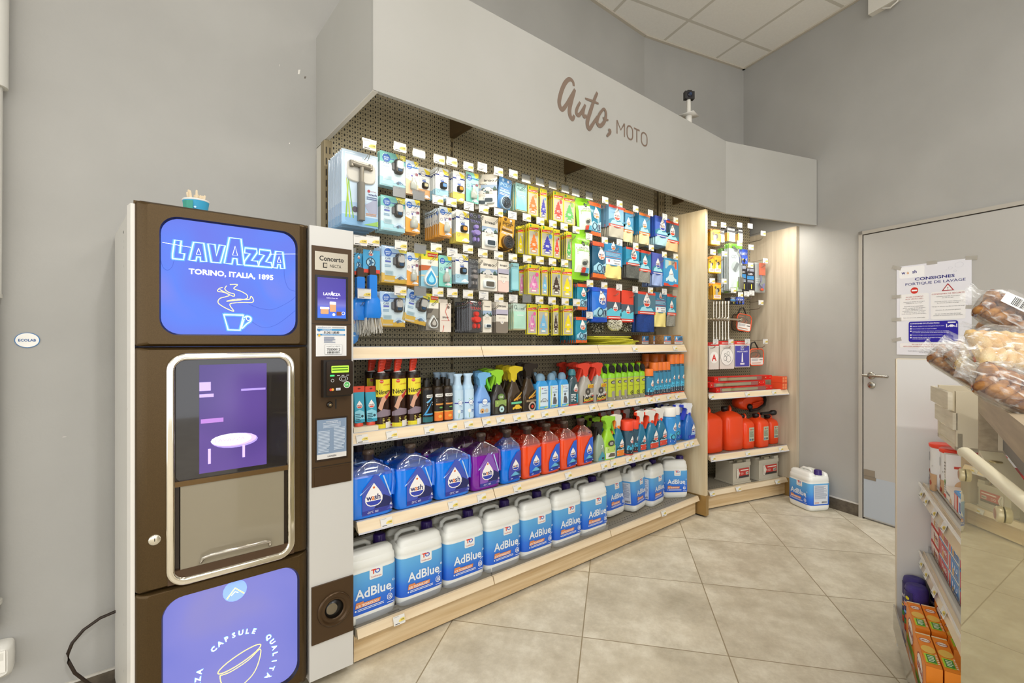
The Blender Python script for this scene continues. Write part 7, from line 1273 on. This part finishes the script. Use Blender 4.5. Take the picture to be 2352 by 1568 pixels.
b3('wb2', 'snack_box', (.11, .07, .07, 'efe6da', [('L', .1, .6, .6, .8, 1, '8a8680'), ('e', .7, .4, .14, 'd8b48a')], [('r', .1, .1, .9, .9, 'e6ded0')]), 'low cream snack box behind the clear front of the upper snack shelf', 'box', .345, .135, .712, None)
b3('bb', 'snack_box', (.16, .08, .085, 'e9ecf2', [('r', 0, 0, .3, 1, 'd8503a'), ('r', .05, .1, .1, .9, 'f2ece6'), ('r', .14, .1, .19, .9, 'f2ece6'), ('tb', 'LU', .62, .6, .2, '2f5fb8', .4), ('r', 0, .93, 1, 1, '5aa0dc')], None, [('r', 0, 0, 1, 1, '4a9ad8'), ('r', .1, .1, .6, .6, 'e6e2e0')]), 'white and blue biscuit box lying on the upper snack shelf', 'box', .50, .14, .712, None)
b3('rb', 'snack_box', (.16, .1, .16, 'd8322a', [('r', 0, 0, 1, 1, 'd8322a'), ('p', [(.1, .2), (.5, .9), (.9, .3)], 'e8c48a'), ('L', .2, .1, .8, .2, 1, 'f2e6d8')], [('r', .1, .1, .9, .9, 'c82a22')]), 'red cardboard snack tray deeper on the upper snack shelf', 'box', .40, .25, .712, None)
for i in range(3):
    for j, (x, w, c1, c2, nm_) in enumerate(((.085, .14, 'd8452f', 'e9ddd0', 'red and white'), (.235, .14, 'e9e2dc', 'c9505a', 'white and pink'), (.385, .14, 'e2dcd8', '4a86c8', 'white and sky blue'), (.535, .14, '1f4a9c', 'e8c03a', 'dark blue'))):
        fr = [('r', 0, 0, 1, 1, c1), ('r', .22, .1, .96, .9, c2 if j < 3 else '2458b0'), ('r', .04, .1, .18, .9, 'd83a2f' if j else 'f2ece4'), ('tb', ('Biscuits', 'Petit', 'LU', 'Prince')[j], .6, .6, .13, ('a8302a', 'f2ece6', 'f2f2f6', 'f0d85a')[j], .5), ('e', .45, .3, .09, 'd8a868'), ('L', .6, .2, .9, .4, 2, 'b9a28a'), ('r', 0, .94, 1, 1, 'd8322a' if j == 0 else '4a9ad8')]
        b3(('st', j), 'biscuit_box', (w, .2, .062, c1, fr, [('r', .05, .1, .95, .9, c2)], [('r', .05, .05, .95, .95, c1)]), '%s biscuit box on the lower snack shelf, %s of three' % (nm_, ('bottom', 'middle', 'top')[i]), 'biscuit box', x, .205, .437+.0625*i, 'stacked biscuit boxes', 0)
def roll():
    m = MB(); m.lathe([(.034, 0), (.036, .004), (.036, .17), (.033, .182), (.018, .188), (.001, .186)], noisy('purple_foil', '2c2168', '4a3a9c', 16, .3, bump=.6), n=22)
    m.curved([('r', 0, 0, 1, 1, '2a1f5c'), ('r', 0, 0, 1, .16, 'd8502a'), ('r', 0, .16, 1, .28, '3a8a3a'), ('tb', 'PRINCE', .4, .68, .2, 'f2ecec', .8), ('tb', 'CHOCOLAT', .35, .5, .1, 'e8a03a', .5), ('r', .1, .4, .45, .45, 'f0c02a'), ('e', .82, .84, .1, 'd8c82a'), ('e', .8, .36, .12, 'd8642a'), ('r', .55, .44, .98, .5, '5a9ad8'), ('p', [(.55, .6), (.95, .64), (.92, .7), (.6, .7)], 'e07a4a')], .065, .155, .036, .036, .008, 2); return {'biscuit_roll': m}
proto('roll', 'biscuit_roll', roll)
for i, (x, y) in enumerate(((.105, .048), (.035, .05), (.045, .135))): put('roll', 'purple wrapped biscuit roll on the bottom snack deck, %s' % ('nearest the camera', 'against the end panel at the front', 'against the end panel at the back')[i], 'biscuit roll', (*W3(x, y), .153), (0, 0, R3+.5*i), 'purple biscuit rolls')
STM = [('r', 0, 0, 1, 1, 'ee8a24'), ('e', .5, .55, .28, 'f2ece0', .8), ('o', .5, .55, .28, .25, 'b0402a', .8), ('tb', 'StMichel', .5, .56, .14, 'b0402a', .46), ('r', .1, .06, .9, .26, '9ad03a', .02), ('L', .15, .1, .7, .22, 3, '3f7a2a')]
TOPS = [('r', 0, 0, 1, 1, 'ee8a24'), ('r', .0, .0, 1, .07, 'e8d8b0'), ('r', .95, 0, 1, 1, 'e2602a')]
def stm():
    m = MB(); w, d, h = .2, .038, .145; m.box(-w/2, -d/2, 0, w/2, d/2, h, 'ee8a24'); m.flat(STM, w, h, 0, -d/2, 0)
    def tf(u, v, o): return (-w/2+(1-v)*w, (u-.5)*d, h+o)
    m.art([('r', 0, 0, 1, 1, 'ee8a24'), ('r', 0, .96, 1, 1, 'e8d8b0'), ('e', .5, .78, .4, 'f2ece0', .9), ('o', .5, .78, .4, .34, 'b0402a', .9), ('tb', 'StMichel', .5, .78, .2, 'b0402a', .62), ('e', .5, .5, .46, 'e8c05a', 1.3), ('r', .1, .1, .8, .36, 'b4dc3a'), ('r', .22, .12, .78, .34, '3f8a3a'), ('L', .3, .14, .7, .32, 4, 'e6f2d8'), ('L', .84, .1, .96, .4, 6, 'f2e6d0')], d, w, tf); return {'carton': m}
proto('stm', 'biscuit_carton', stm)
for i, (x, y, z, lb) in enumerate(((.275, .028, .154, 'behind the two nearest'), (.505, .022, .154, 'nearest the aisle'), (.505, .064, .154, 'second from the aisle'), (.36, .11, .154, 'third row'), (.36, .152, .154, 'fourth row'), (.275, .07, .154, 'beside the biscuit rolls'))): put('stm', 'orange biscuit carton on the bottom snack deck, '+lb, 'biscuit box', (*W3(x, y), z), (0, 0, R3), 'orange biscuit cartons')
b3('tall', 'biscuit_carton', (.15, .05, .24, 'ee8a24', STM, [('r', .1, .1, .9, .9, 'c84a24')], TOPS), 'tall orange biscuit carton standing beside the purple rolls', 'biscuit box', .215, .12, .154, None)
b3('cer', 'cereal_box', (.14, .085, .1, 'f0ead2', [('r', 0, 0, 1, 1, 'f0ead2'), ('tb', 'Cerealpes', .5, .6, .16, '6a7a3a', .7), ('e', .7, .3, .12, 'f0b23a')], [('r', .1, .1, .9, .9, 'dfe0a0')], [('r', 0, 0, 1, 1, 'f2eedc'), ('e', .1, .9, .12, 'c8d04a'), ('e', .5, .95, .1, 'c8d04a'), ('e', .9, .8, .1, 'c8d04a'), ('tb', 'Céréales', .4, .5, .16, '7a8a3a', .6)]), 'cream and green cereal box nearest on the bottom snack deck', 'cereal box', .70, .045, .154, None)
# ---- bakery counter
ct = thing('bakery_counter', 'wood framed bakery counter with a glossy glass front at the right edge', 'counter', (2.023, .219, 0), math.radians(190.25))
BM = noisy('grey_oak_beam', 'a39279', 'bcab90', 7, .5, (.5, 6, 9))
m = MB(); m.box(0, -.0, 1.066, 1.1, .04, 1.132, BM); m.box(0, .04, 1.10, 1.1, .55, 1.125, BM); m.box(0, .0, .93, .028, .04, 1.066, BM); m.box(0, .55, 1.0, 1.1, .58, 1.13, BM); m.build('wood_frame', ct)
m = MB(); m.box(.03, .05, .96, 1.1, .06, 1.066, P('8f8c86', .5)); m.build('inner_panel', ct)
m = MB(); m.box(.03, -.0, .945, 1.1, .05, .952, CREAM); m.build('ledge', ct)
m = MB(); m.M = Matrix.Translation((.2, .02, .952)); m.lathe([(.014, 0), (.014, .003), (.001, .004)], P('b9a87c', .3, .8), n=16); m.M = None; m.build('ledge_screw', ct)
gp = (ray(2207)[0]*.95, ray(2207)[1]*.95)
gm, N, L = nm('counter_glass'); b_ = N['Principled BSDF']; b_.inputs['Base Color'].default_value = lin('d8d1ac'); b_.inputs['Roughness'].default_value = .25; b_.inputs['Transmission Weight'].default_value = 0
gl_ = N.new('ShaderNodeBsdfGlossy'); gl_.inputs['Roughness'].default_value = .01; gl_.inputs['Color'].default_value = lin('e6e2c8'); mx = N.new('ShaderNodeMixShader'); fr = N.new('ShaderNodeLayerWeight'); fr.inputs[0].default_value = .35
mr = N.new('ShaderNodeMapRange'); mr.inputs['To Min'].default_value = .36; mr.inputs['To Max'].default_value = .7; L.new(fr.outputs['Facing'], mr.inputs[0]); L.new(mr.outputs[0], mx.inputs[0]); L.new(b_.outputs[0], mx.inputs[1]); L.new(gl_.outputs[0], mx.inputs[2]); L.new(mx.outputs[0], N['Material Output'].inputs[0])
gt_ = thing('glass_front', 'tall glossy cream tinted glass pane with a rounded top rail', 'glass pane', (gp[0], gp[1], 0), math.radians(196.4))
m = MB(); m.box(0, 0, .03, .75, .008, 1.058, gm); m.build('pane', gt_)
m = MB(); m.tube([(.0, .004, 1.058), (.02, .004, 1.062), (.75, .004, 1.062)], .010, CREAM, 14); m.build('top_rail', gt_)
for x in (.035, .29):
    m = MB(); m.M = Matrix.Translation((x, -.001, 1.02)) @ Matrix.Rotation(PI/2, 4, 'X'); m.lathe([(.012, 0), (.012, .006), (.009, .008), (.001, .008)], P('cdbf98', .3, .3), n=22); m.lathe([(.008, .008), (.001, .0085)], P('b08a6a', .3), n=18); m.M = None; m.build('fixing_stud', gt_)
# slatted wooden crate behind the counter corner
cr = g3('wooden_crate', 'pale slatted wooden crate under the pastry bags', 'crate', None, .30, .10, .93)
for i in range(3):
    m = MB(); m.box(-.14, -.02+.012*(2-i), .001+.065*i, .14, -.008+.012*(2-i), .055+.065*i, noisy('pale_slat', 'cfc4ac', 'e2d8c2', 8, .6, (1, 3, 9))); m.build('slat', cr)
m = MB(); m.box(-.14, .0, 0, -.12, .25, .19, 'd2c6ac'); m.box(.12, .0, 0, .14, .25, .19, 'd2c6ac'); m.box(-.14, .0, .0, .14, .25, .012, 'd2c6ac'); m.build('crate_sides', cr)
for zz in (0.785, 0.85): pass
# pastry bags
PAS = noisy('baked_pastry', '6a2c0c', 'd89a50', 30, .45, (1, 2, 1), bump=.5, lo=.35, hi=.65)
PUF = noisy('puff_pastry', 'd8a04a', 'f2dca8', 16, .5, (1, 1, 4), bump=.5)
def filmmat():
    m, N, L = nm('crinkled_film'); N.remove(N['Principled BSDF'])
    t = N.new('ShaderNodeBsdfTransparent'); d = N.new('ShaderNodeBsdfPrincipled'); d.inputs['Base Color'].default_value = lin('f4f4f2'); d.inputs['Roughness'].default_value = .12; d.inputs['Coat Weight'].default_value = 1
    tc = N.new('ShaderNodeTexCoord'); mp = N.new('ShaderNodeMapping'); mp.inputs['Scale'].default_value = (1, 2.4, 2.4); n = N.new('ShaderNodeTexNoise'); n.inputs['Scale'].default_value = 26; n.inputs['Detail'].default_value = 5; n.inputs['Distortion'].default_value = 1.2
    L.new(tc.outputs['Object'], mp.inputs[0]); L.new(mp.outputs[0], n.inputs['Vector'])
    bp = N.new('ShaderNodeBump'); bp.inputs['Strength'].default_value = .9; bp.inputs['Distance'].default_value = .012; L.new(n.outputs[0], bp.inputs['Height']); L.new(bp.outputs[0], d.inputs['Normal'])
    r = N.new('ShaderNodeMapRange'); r.inputs['From Min'].default_value = .52; r.inputs['From Max'].default_value = .72; r.inputs['To Min'].default_value = .12; r.inputs['To Max'].default_value = .75; L.new(n.outputs[0], r.inputs[0])
    x = N.new('ShaderNodeMixShader'); L.new(r.outputs[0], x.inputs[0]); L.new(t.outputs[0], x.inputs[1]); L.new(d.outputs[0], x.inputs[2]); L.new(x.outputs[0], N['Material Output'].inputs[0]); return m
WRP = filmmat()
def film(L_, W_, H_, sd):
    m = MB(); rd = random.Random(sd); S = []; ph = [rd.uniform(0, 6) for _ in range(4)]
    for j in range(27):
        u = j/26; x = -L_*.64+L_*1.27*u; body = min(1, max(0, (u-.06)/.2))**.6*min(1, max(0, (1-u)/.1))**.5; body = max(body, .3 if u < .1 else .1); fl = .34*max(0, 1-u/.13); l = []
        for i in range(40):
            t = 2*PI*i/40; k = body*(1+.035*math.sin(5*t+ph[0]+9*u)+.03*math.sin(9*t-ph[1]+17*u)); wr = 1+fl*math.sin(11*t+ph[2])*.5
            c, d = math.cos(t), math.sin(t); l.append((x, W_*.54*(k*wr+fl)*math.copysign(abs(c)**.7, c), H_*.5+H_*.58*k*wr*math.copysign(abs(d)**.7, d)))
        S.append(l)
    return m.loops(S, WRP, True, False, False)
def pastry(sd, L_=.24, W_=.11, H_=.085, mt=PAS, label=True):
    c = MB(); rd = random.Random(sd)
    for i in range(9):
        for j in (-1, 1):
            c.M = Matrix.Translation((-L_*.38+L_*.094*i, j*W_*.2, H_*.5+rd.uniform(-.003, .003))) @ Matrix.Rotation(j*.6, 4, 'Z'); c.ball((0, 0, 0), L_*.058, W_*.27, H_*.36, mt, 12, 2.4)
    c.M = None; c.box(-L_*.42, -W_*.36, H_*.12, L_*.42, W_*.36, H_*.5, mt)
    tr = MB(); tr.loft([(0.004, L_*.44, W_*.42), (H_*.4, L_*.48, W_*.46)], CLEAR('e8e4dc', .2), 5, 24, c1=False)
    d = {'pastries': c, 'tray': tr, 'wrapper': film(L_, W_, H_, sd)}
    if label:
        l = MB(); l.box(-L_*.34, -W_*.16, H_*1.09, L_*.42, W_*.22, H_*1.1, 'ece8e2'); l.art([('bar', .12, .12, .42, .88), ('L', .5, .1, .9, .9, 7, '8a8a8a')], L_*.76, W_*.38, lambda u, v, o: (-L_*.34+u*L_*.76, -W_*.16+v*W_*.38, H_*1.1+o)); d['label'] = l
    return d
def setp(key, fn, label, px, py, dist, down, turn=0, up=0):
    proto(key, 'pastry_bag', fn); p = onP(px, py, _v, dist)
    fwd = Vector((_v[0], _v[1], 0)); rt = Vector((_r[0], _r[1], 0)); Z = Matrix.Rotation(turn, 3, 'Z') @ (-fwd); Z = (Z+Vector((0, 0, up))).normalized()
    X = (rt*math.cos(down)-Vector((0, 0, 1))*math.sin(down)); X = (X-Z*X.dot(Z)).normalized(); Y = Z.cross(X)
    R_ = Matrix((X, Y, Z)).transposed(); o = put(key, label, 'pastry bag', (p.x, p.y, p.z), (0, 0, 0), 'plastic wrapped pastries'); o.rotation_euler = R_.to_euler(); return o
setp('p1', lambda: pastry(1, .2, .085, .06), 'plastic bag of braided pastries with a barcode label, leaning out at the crate corner', 2197, 852, 1.62, .85, -.25, .5)
setp('p2', lambda: pastry(2, .2, .085, .06), 'plastic bag of braided pastries, second from the left on the crate', 2238, 848, 1.55, .85, -.25, .5)
setp('p3', lambda: pastry(3, .22, .095, .07), 'plastic bag of braided pastries lying on top of the heap at the right edge', 2330, 752, 1.25, .8, -.2, .5)
setp('p5', lambda: pastry(5, .2, .07, .05, PAS, False), 'plastic bag of pastries just under the topmost bag', 2325, 783, 1.3, .3, -.1, .8)
setp('p4', lambda: pastry(4, .26, .12, .05, PUF, False), 'clear tray of golden puff pastry in the middle of the heap', 2335, 818, 1.15, .1, 0, .6)
setp('p6', lambda: pastry(6, .24, .1, .06, PUF, False), 'crinkled plastic bag of pale pastries in front of the tray', 2300, 872, 1.2, .75, -.1, .7)
setp('p7', lambda: pastry(7, .2, .09, .06, PAS, False), 'crinkled plastic bag of brown pastries on the counter beam', 2342, 925, 1.0, .75, -.1, .7)
